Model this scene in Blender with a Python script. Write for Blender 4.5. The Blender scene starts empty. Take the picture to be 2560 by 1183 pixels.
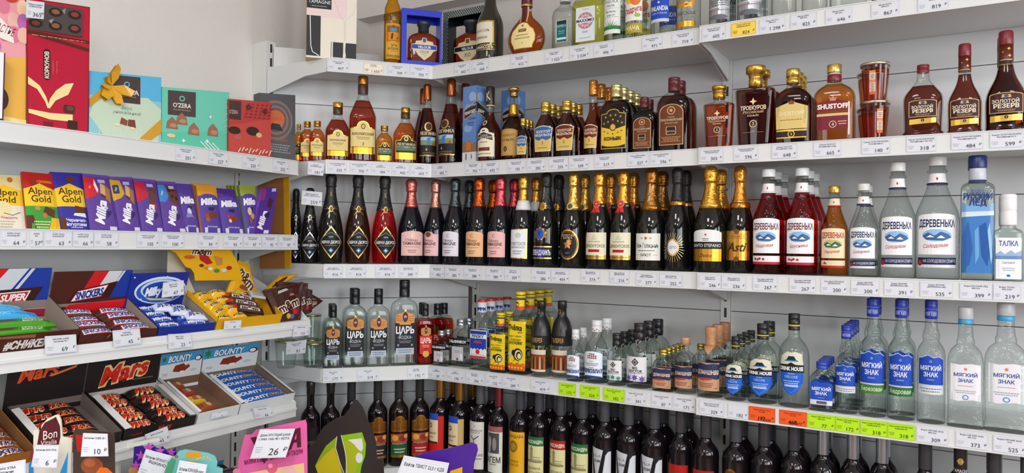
import bpy, bmesh, math, random
from mathutils import Vector as V, Matrix
random.seed(7)
sc = bpy.context.scene
COL = sc.collection
# ---------------------------------------------------------------- camera
HC = 1.45                                  # eye height; shelf heights below are given relative to it
FPX, PITCH, ROLL, YAW = 1846.0, .0117, .0117, math.radians(30.95)
def _basis():
    F = V((0, math.cos(PITCH), math.sin(PITCH))); U = V((0, -math.sin(PITCH), math.cos(PITCH))); R = V((1, 0, 0))
    c, s = math.cos(ROLL), math.sin(ROLL)
    R, U = c*R + s*U, -s*R + c*U
    Z = Matrix.Rotation(YAW, 3, 'Z')
    return Z @ F, Z @ R, Z @ U
CF, CR, CU = _basis()
cam = bpy.data.cameras.new('camera'); camo = bpy.data.objects.new('camera', cam); COL.objects.link(camo)
cam.sensor_fit = 'HORIZONTAL'; cam.sensor_width = 36.0; cam.lens = FPX/2560*36.0
cam.clip_start = .02
camo.matrix_world = Matrix((( CR.x, CU.x, -CF.x, 0), (CR.y, CU.y, -CF.y, 0), (CR.z, CU.z, -CF.z, HC), (0, 0, 0, 1)))
sc.camera = camo
# ---------------------------------------------------------------- colour management, world, lights
sc.view_settings.view_transform = 'Standard'; sc.view_settings.look = 'None'
sc.view_settings.gamma = 1.0; sc.view_settings.exposure = 0.22
sc.view_settings.use_curve_mapping = False
sc.cycles.max_bounces = 12; sc.cycles.diffuse_bounces = 4; sc.cycles.glossy_bounces = 4
sc.cycles.transmission_bounces = 8; sc.cycles.transparent_max_bounces = 72
sc.cycles.caustics_reflective = False; sc.cycles.caustics_refractive = False
sc.cycles.use_denoising = True
world = bpy.data.worlds.new('daylight'); sc.world = world; world.use_nodes = True
world.node_tree.nodes['Background'].inputs[0].default_value = (.80, .88, 1.0, 1)
world.node_tree.nodes['Background'].inputs[1].default_value = .5
def area(name, loc, target, sx, sy, power, colr):
    l = bpy.data.lights.new(name, 'AREA'); l.shape = 'RECTANGLE'; l.size = sx; l.size_y = sy
    l.energy = power; l.color = colr
    o = bpy.data.objects.new(name, l); COL.objects.link(o)
    o.location = loc; d = V(target) - V(loc)
    o.rotation_euler = d.to_track_quat('-Z', 'Y').to_euler()
    return o
# daylight through the two shop windows in the wall behind the camera and three at the right
for wx, ws in ((-1.65, .6), (2.1, 1.6)):
    area('window_light', (wx, -3.28, 1.75), (wx, 0, 1.55), ws-.06, 1.44, 17*ws, (.94, .975, 1))
for wy, ws in ((-.7, 1.7), (-2.5, 1.1), (1.2, .6)):
    area('window_light', (3.08, wy, 1.75), (0, wy, 1.45), ws-.06, 1.44, 37*ws, (.94, .975, 1))
# ceiling lamps of the shop
for lx, ly in ((-.7, -.5), (.9, -.5), (-.7, -2.2), (.9, -2.2)):
    area('ceiling_light', (lx, ly, 2.93), (lx, ly, 0), .6, .6, 19, (1, .985, .96))
# ---------------------------------------------------------------- helpers
def lin(c):
    return c/12.92 if c <= .04045 else ((c+.055)/1.055)**2.4
def rgba(h):
    """hex colour -> linear rgba; '*' in front marks metallic foil (kept in alpha)"""
    m = 1.0
    if h[0] == '*': h = h[1:]; m = 0.0
    return (lin(int(h[0:2], 16)/255), lin(int(h[2:4], 16)/255), lin(int(h[4:6], 16)/255), m)
def nodes(name):
    m = bpy.data.materials.new(name); m.use_nodes = True
    nt = m.node_tree; nt.nodes.clear()
    return m, nt, nt.nodes.new, nt.links.new
def mat_attr(name, rough, spec=.5, coat=0.0, bump=0.0, bscale=60.0, metal_rough=.28):
    """paint, paper or foil whose printed colours come from the mesh"""
    m, nt, N, Lk = nodes(name)
    o = N('ShaderNodeOutputMaterial'); p = N('ShaderNodeBsdfPrincipled'); a = N('ShaderNodeAttribute'); a.attribute_name = 'Col'
    Lk(a.outputs['Color'], p.inputs['Base Color'])
    s = N('ShaderNodeMath'); s.operation = 'SUBTRACT'; s.inputs[0].default_value = 1; Lk(a.outputs['Alpha'], s.inputs[1])
    k = N('ShaderNodeMath'); k.operation = 'MULTIPLY'; k.inputs[1].default_value = .85; Lk(s.outputs[0], k.inputs[0]); Lk(k.outputs[0], p.inputs['Metallic'])
    r = N('ShaderNodeMapRange'); r.inputs[3].default_value = metal_rough; r.inputs[4].default_value = rough; Lk(a.outputs['Alpha'], r.inputs[0]); Lk(r.outputs[0], p.inputs['Roughness'])
    p.inputs['Specular IOR Level'].default_value = spec; p.inputs['Coat Weight'].default_value = coat; p.inputs['Coat Roughness'].default_value = .08
    if bump:
        t = N('ShaderNodeTexNoise'); t.inputs['Scale'].default_value = bscale; t.inputs['Detail'].default_value = 3
        tc = N('ShaderNodeTexCoord'); Lk(tc.outputs['Object'], t.inputs['Vector'])
        b = N('ShaderNodeBump'); b.inputs['Strength'].default_value = bump; b.inputs['Distance'].default_value = .004
        Lk(t.outputs['Fac'], b.inputs['Height']); Lk(b.outputs[0], p.inputs['Normal'])
    Lk(p.outputs[0], o.inputs[0])
    return m
def mat_glass(name, tint=(.905, .935, .92), edge=(.16, .20, .19), bump=0.0, attr=False, gloss=True, bscale=90.0):
    m, nt, N, Lk = nodes(name)
    o = N('ShaderNodeOutputMaterial'); t = N('ShaderNodeBsdfTransparent'); g = N('ShaderNodeBsdfGlossy'); g.inputs['Roughness'].default_value = .03
    mx = N('ShaderNodeMixShader'); lw = N('ShaderNodeLayerWeight'); lw.inputs['Blend'].default_value = .35
    mc = N('ShaderNodeMix'); mc.data_type = 'RGBA'
    pw = N('ShaderNodeMath'); pw.operation = 'POWER'; pw.inputs[1].default_value = 2.6
    Lk(lw.outputs['Facing'], pw.inputs[0]); Lk(pw.outputs[0], mc.inputs[0])
    if attr:
        a = N('ShaderNodeAttribute'); a.attribute_name = 'Col'; Lk(a.outputs['Color'], mc.inputs[6])
        d = N('ShaderNodeMix'); d.data_type = 'RGBA'; d.blend_type = 'MULTIPLY'; d.inputs[0].default_value = 1
        Lk(a.outputs['Color'], d.inputs[6]); d.inputs[7].default_value = (*edge, 1); Lk(d.outputs[2], mc.inputs[7])
    else:
        mc.inputs[6].default_value = (*tint, 1); mc.inputs[7].default_value = (*edge, 1)
    Lk(mc.outputs[2], t.inputs[0])
    if gloss:
        p5 = N('ShaderNodeMath'); p5.operation = 'POWER'; p5.inputs[1].default_value = 5.0; fw = N('ShaderNodeLayerWeight'); fw.inputs['Blend'].default_value = .5; Lk(fw.outputs['Facing'], p5.inputs[0])
        fr = N('ShaderNodeMapRange'); fr.inputs[3].default_value = .035; fr.inputs[4].default_value = .7; Lk(p5.outputs[0], fr.inputs[0])
        if bump:
            n = N('ShaderNodeTexNoise'); n.inputs['Scale'].default_value = bscale; n.inputs['Detail'].default_value = 2
            tc = N('ShaderNodeTexCoord'); Lk(tc.outputs['Object'], n.inputs['Vector'])
            b = N('ShaderNodeBump'); b.inputs['Strength'].default_value = bump; b.inputs['Distance'].default_value = .006
            Lk(n.outputs['Fac'], b.inputs['Height']); Lk(b.outputs[0], g.inputs['Normal']); Lk(b.outputs[0], fw.inputs['Normal']); Lk(b.outputs[0], lw.inputs['Normal'])
        Lk(fr.outputs[0], mx.inputs[0]); Lk(t.outputs[0], mx.inputs[1]); Lk(g.outputs[0], mx.inputs[2]); Lk(mx.outputs[0], o.inputs[0])
    else:
        Lk(t.outputs[0], o.inputs[0])
    return m
M_PRINT = mat_attr('printed_paper', .5, .3)
M_GLOSSP = mat_attr('glossy_print', .3, .4, .2)
M_WRAP = mat_attr('film_wrapper', .25, .6, .3, .35, 45)
M_CAP = mat_attr('cap_plastic_and_metal', .32, .5, 0, 0, 60, .26)
M_FOIL = mat_attr('crinkled_foil', .4, .5, 0, .5, 130, .24)
M_DARK = mat_attr('dark_bottle_glass', .03, .5)
M_STEEL = mat_attr('white_painted_steel', .38, .45)
M_CARD = mat_attr('cardboard', .75, .25)
M_WALL = mat_attr('painted_plaster', .85, .2, 0, .25, 220)
M_GLASS = mat_glass('clear_glass')
M_GLASSB = mat_glass('embossed_glass', bump=.42)
M_GLASSJ = mat_glass('fluted_glass', (.9, .95, .93), (.3, .36, .34))
M_LIQ = mat_glass('spirit', attr=True, edge=(.35, .25, .2), gloss=False)
M_GTINT = mat_glass('tinted_glass', attr=True, edge=(.3, .25, .25))

class MB:
    """collects faces with a colour each; build() links them as ONE mesh object"""
    def __init__(s): s.v = []; s.f = []; s.c = []; s.sm = []
    def poly(s, pts, col, smooth=False):
        i = len(s.v); s.v += [tuple(p) for p in pts]; s.f.append(list(range(i, i+len(pts)))); s.c.append(col); s.sm.append(smooth)
    def box(s, a, b, col, M=None):
        (x0, y0, z0), (x1, y1, z1) = a, b
        P = [V(p) for p in ((x0,y0,z0),(x1,y0,z0),(x1,y1,z0),(x0,y1,z0),(x0,y0,z1),(x1,y0,z1),(x1,y1,z1),(x0,y1,z1))]
        if M: P = [M @ p for p in P]
        s.hexa(P, col)
    def hexa(s, P, col):
        i = len(s.v); s.v += [tuple(p) for p in P]
        for q in ((3,2,1,0),(4,5,6,7),(0,1,5,4),(1,2,6,5),(2,3,7,6),(3,0,4,7)):
            s.f.append([i+k for k in q]); s.c.append(col); s.sm.append(False)
    def prism(s, pts, n, t, col):
        """flat outline pts (counter-clockwise seen against n), thickened by t along -n"""
        n = V(n); A = [V(p) for p in pts]; B = [p - n*t for p in A]; k = len(A)
        s.poly(A, col); s.poly(B[::-1], col)
        for i in range(k): s.poly([A[i], B[i], B[(i+1) % k], A[(i+1) % k]], col)
    def lathe(s, prof, A=1.0, ratio=1.0, ex=2.0, rn=None, seg=28, col=(1,1,1,1), cap=True, flute=0, smooth=True):
        """rings (z, r) swept round z; wide rings may be flattened to a rounded rectangle"""
        i = len(s.v); n = len(prof)
        for z, r in prof:
            a, b, e = section(r*A, A, ratio, ex, rn)
            for k in range(seg):
                t = 2*math.pi*(k+.5)/seg; c, d = math.cos(t), math.sin(t)
                q = 1.0 if not flute else 1 - .035*(k % 2)
                s.v.append((q*a*math.copysign(abs(c)**(2/e), c), q*b*math.copysign(abs(d)**(2/e), d), z))
        for j in range(n-1):
            for k in range(seg):
                s.f.append([i+j*seg+k, i+j*seg+(k+1) % seg, i+(j+1)*seg+(k+1) % seg, i+(j+1)*seg+k]); s.c.append(col); s.sm.append(smooth)
        if cap:
            s.f.append([i+k for k in range(seg)][::-1]); s.c.append(col); s.sm.append(False)
            s.f.append([i+(n-1)*seg+k for k in range(seg)]); s.c.append(col); s.sm.append(False)
    def mesh(s, name, mat):
        me = bpy.data.meshes.new(name); me.from_pydata(s.v, [], s.f)
        at = me.attributes.new('Col', 'FLOAT_COLOR', 'CORNER')
        buf = []
        for f, c in zip(s.f, s.c): buf += list(c)*len(f)
        at.data.foreach_set('color', buf)
        me.polygons.foreach_set('use_smooth', s.sm)
        me.materials.append(mat); me.update()
        return me
    def build(s, name, mat, parent=None, loc=None, rz=0):
        return link(name, s.mesh(name, mat), parent, loc, rz)
def section(a, A, ratio, ex, rn):
    if rn is None or (ratio == 1 and ex == 2): return a, a*ratio, ex
    rn = rn*A
    if a <= rn: return a, a, 2.0
    k = (a-rn)/(A-rn)
    return a, rn + (a-rn)*(ratio*A-rn)/(A-rn), 2 + (ex-2)*k
def link(name, me, parent=None, loc=None, rz=0):
    o = bpy.data.objects.new(name, me); COL.objects.link(o)
    if parent: o.parent = parent
    if loc is not None: o.location = loc
    if rz: o.rotation_euler = (0, 0, rz)
    return o
USED = {}
def tag(o, label, cat, group=None, kind=None):
    if label:
        k = USED.get(label, 0); USED[label] = k+1
        if k: print('DUP LABEL', label)
        o['label'] = label
    if cat: o['category'] = cat
    if group: o['group'] = group
    if kind: o['kind'] = kind
    return o
def empty(name, loc, rz=0):
    o = bpy.data.objects.new(name, None); COL.objects.link(o); o.empty_display_size = .02
    o.location = loc; o.rotation_euler = (0, 0, rz)
    return o
def dup(root, loc):
    """a copy of a thing with copies of its parts and sub-parts"""
    r = root.copy(); COL.objects.link(r); r.location = loc
    for ch in root.children:
        c = ch.copy(); COL.objects.link(c); c.parent = r
        for g in ch.children:
            d = g.copy(); COL.objects.link(d); d.parent = c
    return r
# ---------------------------------------------------------------- the racks as frames: u along the front, d into the depth
ZS = {'T': .622, '2': .279, '3': -.071, '4': -.4205, '5': -.768}
class Frame:
    def __init__(s, ox, oy, th): s.o = V((ox, oy, 0)); s.th = th; s.u = V((math.cos(th), math.sin(th), 0)); s.n = V((-math.sin(th), math.cos(th), 0))
    def p(s, u, d, z): return s.o + s.u*u + s.n*d + V((0, 0, HC+z))
    def hit(s, x, y, d):
        r = CF + CR*((x-1280)/FPX) + CU*((591.5-y)/FPX)
        t = (s.o.dot(s.n)+d)/r.dot(s.n); q = r*t
        return (q-s.o).dot(s.u), q.z
    def u_at(s, x, d, z):
        y = 600
        for _ in range(4):
            u, zz = s.hit(x, y, d); y = proj(s.p(u, d, z))[1]
        return u
def proj(w):
    v = V(w) - V((0, 0, HC)); k = v.dot(CF)
    return 1280+FPX*v.dot(CR)/k, 591.5-FPX*v.dot(CU)/k
def depth_of(w): return (V(w)-V((0, 0, HC))).dot(CF)
FR = Frame(0, 2.063, 0); FR2 = Frame(0, 2.048, 0)
FM = Frame(-1.568, 2.063, math.radians(47.64)); FL = Frame(-1.835, 0, math.pi/2)
# ---------------------------------------------------------------- printing: flat art in label coordinates, wrapped on a surface
_tc = {}
def text_mesh(s, bold=0, shear=0):
    k = (s, bold, shear)
    if k not in _tc:
        c = bpy.data.curves.new('t', 'FONT'); c.body = s; c.size = 1; c.resolution_u = 2; c.offset = bold; c.shear = shear
        o = bpy.data.objects.new('t', c); COL.objects.link(o)
        bpy.context.view_layer.update()
        me = o.evaluated_get(bpy.context.evaluated_depsgraph_get()).to_mesh()
        vs = [(v.co.x, v.co.y) for v in me.vertices]; fs = [tuple(p.vertices) for p in me.polygons]
        bpy.data.objects.remove(o); bpy.data.curves.remove(c)
        x0 = min((v[0] for v in vs), default=0); x1 = max((v[0] for v in vs), default=1)
        _tc[k] = ([((v[0]-(x0+x1)/2), v[1]-.35) for v in vs], fs, max(x1-x0, .01))
    return _tc[k]
CAPH = .70
class Art:
    def __init__(s, w, h, ops=()):
        s.w = w; s.h = h; s.it = []; s.n = 0
        for o in ops: s.op(*o)
    def add(s, pts, col, faces=None):
        s.it.append((pts, faces, rgba(col) if isinstance(col, str) else col, s.n))
    def X(s, p): return (p[0]*s.w, p[1]*s.h)
    def op(s, k, *a):
        s.n += 1
        if k == 'r': x0, y0, x1, y1, c = a; s.add([s.X(p) for p in ((x0,y0),(x1,y0),(x1,y1),(x0,y1))], c)
        elif k == 'p': s.add([s.X(p) for p in a[0]], a[1])
        elif k == 'e':
            cx, cy, rx, ry, c = a; cx, cy = s.X((cx, cy)); rx *= s.w; ry = ry*s.h if ry else rx
            s.add([(cx+rx*math.cos(t*math.pi/14), cy+ry*math.sin(t*math.pi/14)) for t in range(28)], c)
        elif k == 'a':                                  # rectangle with an arched top
            x0, y0, x1, y1, rise, c = a; m = (x0+x1)/2
            s.add([s.X(p) for p in [(x0,y0),(x1,y0)] + [(m+(x1-m)*math.cos(t*math.pi/12), y1-rise+rise*math.sin(t*math.pi/12)) for t in range(13)]], c)
        elif k == 'b':                                  # label with shoulders and a bump in the middle of the top
            x0, y0, x1, y1, rise, c = a; w = (x1-x0)/2; m = (x0+x1)/2
            s.add([s.X(p) for p in [(x0,y0),(x1,y0),(x1,y1-rise)] + [(m+.5*w*math.cos(t*math.pi/10), y1-rise*.8+rise*.8*math.sin(t*math.pi/10)) for t in range(11)] + [(x0,y1-rise)]], c)
        elif k == 'o':                                  # rounded rectangle
            x0, y0, x1, y1, r, c = a; ry = r*s.w/s.h; pts = []
            for cx, cy, t0 in ((x1-r, y0+ry, -90), (x1-r, y1-ry, 0), (x0+r, y1-ry, 90), (x0+r, y0+ry, 180)):
                pts += [s.X((cx+r*math.cos(math.radians(t0+i*22.5)), cy+ry*math.sin(math.radians(t0+i*22.5)))) for i in range(5)]
            s.add(pts, c)
        elif k == 't':
            txt, cx, cy, h, c = a[:5]; o = dict(zip(('wm', 'rot', 'sh', 'bo'), a[5:]))
            vs, fs, tw = text_mesh(txt, o.get('bo', 0), o.get('sh', 0))
            wm, rot = o.get('wm', 0), math.radians(o.get('rot', 0))
            hh = h*s.h if abs(o.get('rot', 0)) < 60 else h*s.w
            k2 = hh/CAPH; kx = k2
            lim = wm*2*s.w if abs(o.get('rot', 0)) < 60 else wm*s.h
            if wm and tw*kx > lim: kx = lim/tw
            ca, sa = math.cos(rot), math.sin(rot); cx, cy = s.X((cx, cy))
            s.add([(cx+x*kx*ca-y*k2*sa, cy+x*kx*sa+y*k2*ca) for x, y in vs], c, fs)
        elif k == 'l':                                  # lines of very small print
            cx, cy, w, n, dy, c = a
            for i in range(n):
                ww = w*(1-.25*((i*7+3) % 3)/2); y = cy-i*dy; x = cx-ww
                while x < cx+ww:
                    L = (.06+.1*random.random())*w*1.6; x2 = min(x+L, cx+ww)
                    s.add([s.X(p) for p in ((x,y-dy*.2),(x2,y-dy*.2),(x2,y+dy*.2),(x,y+dy*.2))], c); x = x2+.05*w
        elif k == 'k':                                  # stroke along points
            pts, wd, c = a
            for i in range(len(pts)-1):
                p, q = V(s.X(pts[i])), V(s.X(pts[i+1])); d = (q-p)
                if d.length < 1e-9: continue
                d.normalize(); n = V((-d.y, d.x))*wd*s.w/2; e = d*wd*s.w*.3
                s.add([tuple(p-e-n), tuple(q+e-n), tuple(q+e+n), tuple(p-e+n)], c)
        elif k == '8':                                  # star or rosette
            cx, cy, r, n, inner, c = a; cx, cy = s.X((cx, cy)); r *= s.w
            s.add([(cx+(r if i % 2 == 0 else r*inner)*math.cos(math.pi*i/n+1.57), cy+(r if i % 2 == 0 else r*inner)*math.sin(math.pi*i/n+1.57)) for i in range(2*n)], c)
    def mesh(s, name, mat, fmap, xs=(), ys=(), eps=.00012):
        bm = bmesh.new(); cl = bm.loops.layers.float_color.new('Col')
        for pts, faces, col, lay in s.it:
            vs = [bm.verts.new((p[0], p[1], lay)) for p in pts]
            for f in (faces or [range(len(vs))]):
                if len(f) < 3: continue
                try: F = bm.faces.new([vs[i] for i in f])
                except ValueError: continue
                for l in F.loops: l[cl] = col
        for ax, vals in ((0, xs), (1, ys)):
            n = (1, 0, 0) if ax == 0 else (0, 1, 0)
            for t in vals:
                bmesh.ops.bisect_plane(bm, geom=bm.verts[:]+bm.edges[:]+bm.faces[:], dist=1e-7, plane_co=(t, 0, 0) if ax == 0 else (0, t, 0), plane_no=n)
        for v in bm.verts: v.co = fmap(v.co.x, v.co.y, .0003+v.co.z*eps)
        me = bpy.data.meshes.new(name); bm.to_mesh(me); bm.free()
        me.materials.append(mat)
        return me
def rng(a, b, st):
    n = max(1, int(math.ceil((b-a)/st))); return [a+(b-a)*i/n for i in range(1, n)]
def prof(t): return [tuple(float(q) for q in w.split(':')) for w in t.split()]
def r_at(pr, z):
    for (z0, r0), (z1, r1) in zip(pr, pr[1:]):
        if z0 <= z <= z1: return r0+(r1-r0)*(z-z0)/max(z1-z0, 1e-9)
    return pr[-1][1] if z > pr[-1][0] else pr[0][1]
def smooth_prof(pr, n=3):
    """a few more rings on the curved part of an outline"""
    out = []
    for i in range(len(pr)-1):
        p0 = pr[max(i-1, 0)]; p1 = pr[i]; p2 = pr[i+1]; p3 = pr[min(i+2, len(pr)-1)]
        out.append(p1)
        if abs(p1[1]-p2[1]) > .015 and p2[0]-p1[0] > .012 and i > 1:
            for k in range(1, n):
                t = k/n; m1 = (p2[1]-p0[1])*(p2[0]-p1[0])/max(p2[0]-p0[0], 1e-6); m2 = (p3[1]-p1[1])*(p2[0]-p1[0])/max(p3[0]-p1[0], 1e-6)
                h = (2*t**3-3*t**2+1)*p1[1]+(t**3-2*t**2+t)*m1+(-2*t**3+3*t**2)*p2[1]+(t**3-t**2)*m2
                out.append((p1[0]+(p2[0]-p1[0])*t, min(max(h, min(p1[1], p2[1])), max(p1[1], p2[1]))))
    out.append(pr[-1]); return out
# a flat pack, card or carton given by the four corners of its face (bl, br, tr, tl), its thickness going backwards
def pack(name, C, t, ops, side='cccccc', mat=None, pil=0.0, parent=None, nx=1, ny=1, eps=.00012, org=None):
    bl, br, tr, tl = [V(c) for c in C]
    n = ((br-bl).cross(tl-bl)).normalized()
    eye = V((0, 0, HC)); q_ = n.dot(tr-eye)
    if abs(q_) > .05: tr = eye+(tr-eye)*(n.dot(bl-eye)/q_)      # keep the face flat
    O = V(org) if org is not None else (bl+br)/2
    w = ((br-bl).length+(tr-tl).length)/4; h = ((tl-bl).length+(tr-br).length)/2
    def S(u, v): return (bl*(1-u)+br*u)*(1-v)+(tl*(1-u)+tr*u)*v
    def pf(u, v):
        if not pil: return 0
        a = 1-abs(2*u-1)**4; b = 1-abs(2*v-1)**6
        return -t*pil*(1-a*b)
    def fm(x, y, e):
        u = (x/w+1)/2; v = y/h
        return S(u, v)+n*(pf(min(max(u, 0), 1), min(max(v, 0), 1))+e)-O
    A = Art(w, h, ops)
    if pil: nx = max(nx, 8); ny = max(ny, 8)
    xs = [w*(2*i/nx-1) for i in range(1, nx)]; ys = [h*i/ny for i in range(1, ny)]
    me = A.mesh(name, mat or M_PRINT, fm, xs, ys, eps)
    b = MB(); sc_ = rgba(side)
    N_ = max(nx, 1); K_ = max(ny, 1)
    f = lambda i, j: S(i/N_, j/K_)+n*pf(i/N_, j/K_)-O
    for i in range(N_):
        for j in range(K_):
            b.poly([f(i, j), f(i+1, j), f(i+1, j+1), f(i, j+1)], sc_, bool(pil))
    back = [S(0, 0)-n*t-O, S(1, 0)-n*t-O, S(1, 1)-n*t-O, S(0, 1)-n*t-O]
    b.poly(back[::-1], sc_)
    E_ = [[f(i, 0) for i in range(N_+1)], [f(N_, j) for j in range(K_+1)], [f(N_-i, K_) for i in range(N_+1)], [f(0, K_-j) for j in range(K_+1)]]
    for q in range(4):
        e0 = E_[q]; B0, B1 = back[q], back[(q+1) % 4]
        for i in range(len(e0)-1):
            a0 = B0.lerp(B1, i/(len(e0)-1)); a1 = B0.lerp(B1, (i+1)/(len(e0)-1))
            b.poly([a0, a1, e0[i+1], e0[i]], sc_)
    me2 = b.mesh(name, mat or M_PRINT)
    bm = bmesh.new(); bm.from_mesh(me2); bm.from_mesh(me); bm.to_mesh(me2); bm.free(); bpy.data.meshes.remove(me)
    return link(name, me2, parent, O if parent is None else O)
# ---------------------------------------------------------------- the room
def struct(name, b, mat):
    o = b.build(name, mat); o['kind'] = 'structure'; return o
XL, YB, XR_, YF, ZC = -2.19, 2.42, 3.12, -3.32, 2.98
wallc = rgba('e0dcd6'); 
b = MB(); b.box((XL-.1, YF, 0), (XL, YB+.1, ZC), wallc); struct('wall_left', b, M_WALL)
b = MB(); b.box((XL, YB, 0), (XR_, YB+.1, ZC), rgba('dad5d1')); struct('wall_back', b, M_WALL)
b = MB(); b.box((XL-.1, YF-.1, -.1), (XR_+.1, YB+.1, 0), rgba('75523f')); struct('floor', b, M_STEEL)
b = MB(); b.box((XL-.1, YF-.1, ZC), (XR_+.1, YB+.1, ZC+.1), rgba('eeeeec')); struct('ceiling', b, M_WALL)
b = MB(); b.box((XL, 2.345, HC+.955), (XR_, YB, ZC), rgba('dad5d0')); struct('trim_1', b, M_WALL)
shopc = rgba('7d746c')
def pierced(name, ax, c0, c1, lo, hi, holes, n):
    """a wall with window openings"""
    b = MB(); z0, z1 = 1.0, 2.5; edges = [lo] + [e for h in holes for e in h] + [hi]
    def bx(a0, a1, za, zb):
        if ax == 'x': b.box((a0, c0, za), (a1, c1, zb), shopc)
        else: b.box((c0, a0, za), (c1, a1, zb), shopc)
    bx(lo, hi, 0, z0); bx(lo, hi, z1, ZC)
    for i in range(0, len(edges), 2): bx(edges[i], edges[i+1], z0, z1)
    struct(name, b, M_WALL)
    for h0, h1 in holes:
        w = MB(); c = rgba('f2f2f2'); m = (h0+h1)/2; cc = (c0+c1)/2
        for a0, a1, za, zb in ((h0, h0+.05, z0, z1), (h1-.05, h1, z0, z1), (h0+.05, h1-.05, z0, z0+.05), (h0+.05, h1-.05, z1-.05, z1), (m-.025, m+.025, z0+.05, z1-.05), (h0+.05, m-.025, 2.0, 2.04), (m+.025, h1-.05, 2.0, 2.04)):
            if ax == 'x': w.box((a0, cc+.02, za), (a1, cc+.05, zb), c)
            else: w.box((cc-.05, a0, za), (cc-.02, a1, zb), c)
        pierced.k += 1
        struct('window_%d' % pierced.k, w, M_STEEL)
pierced.k = 0
pierced('wall_front', 'x', YF-.1, YF, XL-.1, XR_+.1, ((-1.95, -1.35), (1.3, 2.9)), 3)
pierced('wall_right', 'y', XR_, XR_+.1, YF, YB+.1, ((-3.05, -1.95), (-1.55, .15), (.9, 1.5)), 1)
# ---------------------------------------------------------------- shelving
WHITE = rgba('d9dbdb'); PANEL = rgba('d2d3d4'); POST = rgba('dedfdc'); SLOT = rgba('2a2b2e')
RH = .047
def fbox(b, F, u0, u1, d0, d1, z0, z1, col):
    P = [F.p(u, d, z) for z in (z0, z1) for u, d in ((u0, d0), (u1, d0), (u1, d1), (u0, d1))]
    b.hexa(P, col)
def bracket(F, u, d1, dz, parent, org, w=.004, d0=0.0, zb=0.0, lab=None):
    b = MB(); z = dz[0]
    pts = [F.p(u, d0, z-.001), F.p(u, d0, z-RH), F.p(u, d0+.1, z-RH-.006), F.p(u, d1, z-.095+zb), F.p(u, d1, z-.001+zb)]
    b.prism([p-org for p in pts], F.u, w, WHITE); b.prism([p-org for p in pts][::-1], -F.u, w*0+.0005, WHITE)
    return b.build('bracket', M_STEEL, parent)
def shelf(F, u0, u1, z, depth, label, group, name='shelf', ends=(True, True), rail=True):
    org = F.p((u0+u1)/2, 0, z); r = empty(name, org)
    tag(r, label, 'shelf', group)
    def P(b, nm):
        b.v = [tuple(V(v)-org) for v in b.v]; return b.build(nm, M_STEEL, r)
    b = MB(); fbox(b, F, u0+.004, u1-.004, .001, depth, z-.03, z, WHITE); P(b, 'board')
    b = MB(); fbox(b, F, u0, u1, -.004, .0, z-RH, z+.001, WHITE); fbox(b, F, u0, u1, -.0075, -.004, z-RH, z-RH+.004, WHITE); fbox(b, F, u0, u1, -.006, -.004, z-.0015, z+.001, WHITE)
    P(b, 'price_rail')
    if ends[0]: bracket(F, u0+.004, depth, (z,), r, org)
    if ends[1]: bracket(F, u1, depth, (z,), r, org)
    return r
ROWN = {'T': 'top', '2': 'second', '3': 'third', '4': 'fourth', '5': 'fifth'}
DR = .28
for row in 'T2345':
    z = ZS[row]
    shelf(FR, -1.566, -.622, z, DR, 'white steel %s-tier shelf with price rail in the middle bay' % ROWN[row], 'shelves of the middle bay')
    shelf(FR2, -.618, .34, z, DR+.015, 'white steel %s-tier shelf with price rail in the right bay' % ROWN[row], 'shelves of the right bay')
# the corner bay: boards are cut to the corner, only their front is set across it
mA, mB, mC, mD = V((-1.570, 2.063, 0)), V((-1.811, 1.797, 0)), V((-2.10, 1.797, 0)), V((-1.570, 2.34, 0))
for row in 'T2345':
    z = HC+ZS[row]; org = (mA+mB)/2+V((0, 0, z)); r = empty('corner_shelf', org)
    tag(r, 'white steel %s-tier shelf set across the corner' % ROWN[row], 'shelf', 'shelves of the corner bay')
    b = MB(); pts = [mA, mD, mC, mB]; b.prism([p+V((0, 0, z))-org for p in pts], (0, 0, 1), .03, WHITE); b.build('board', M_STEEL, r)
    b = MB(); fbox(b, FM, -.359, 0, -.004, 0, ZS[row]-RH, ZS[row]+.001, WHITE); fbox(b, FM, -.359, 0, -.0075, -.004, ZS[row]-RH, ZS[row]-RH+.004, WHITE); fbox(b, FM, -.359, 0, -.006, -.004, ZS[row]-.0015, ZS[row]+.001, WHITE)
    b.v = [tuple(V(v)-org) for v in b.v]; b.build('price_rail', M_STEEL, r)
    if row in '34':
        b = MB(); e = V((0, -.006, 0)); P_ = [mB+e, mC+e, mC+e+V((0, .003, 0)), mB+e+V((0, .003, 0))]
        b.hexa([p+V((0, 0, z-.046))-org for p in P_]+[p+V((0, 0, z))-org for p in P_], rgba('dfe1e3')); b.build('side_rail', M_STEEL, r)
    for p, q, nn in ((mB, mC, V((0, -1, 0))),):
        b = MB(); e = q-p
        p, q = p+nn*.0015, q+nn*.0015; pts = [p+V((0, 0, -.001)), p+V((0, 0, -RH)), p+e*.35+V((0, 0, -RH-.004)), q+V((0, 0, -.095)), q+V((0, 0, -.001))]
        b.prism([x+V((0, 0, z))-org for x in pts[::-1]], nn, .004, WHITE); b.build('bracket', M_STEEL, r)
def upright(b, c, ang, z0, z1, w=.03, dpt=.06, slots=True):
    """post with two columns of slots on its face; ang turns the face"""
    M = Matrix.Translation(c) @ Matrix.Rotation(ang, 4, 'Z')
    b.box((-w/2, 0, z0), (w/2, dpt, z1), POST, M)
    z = z0+.03
    while slots and z < z1-.03:
        b.poly([M @ V(p) for p in ((-.004, -.0006, z), (.004, -.0006, z), (.004, -.0006, z+.03), (-.004, -.0006, z+.03))], SLOT); z += .05
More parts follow.
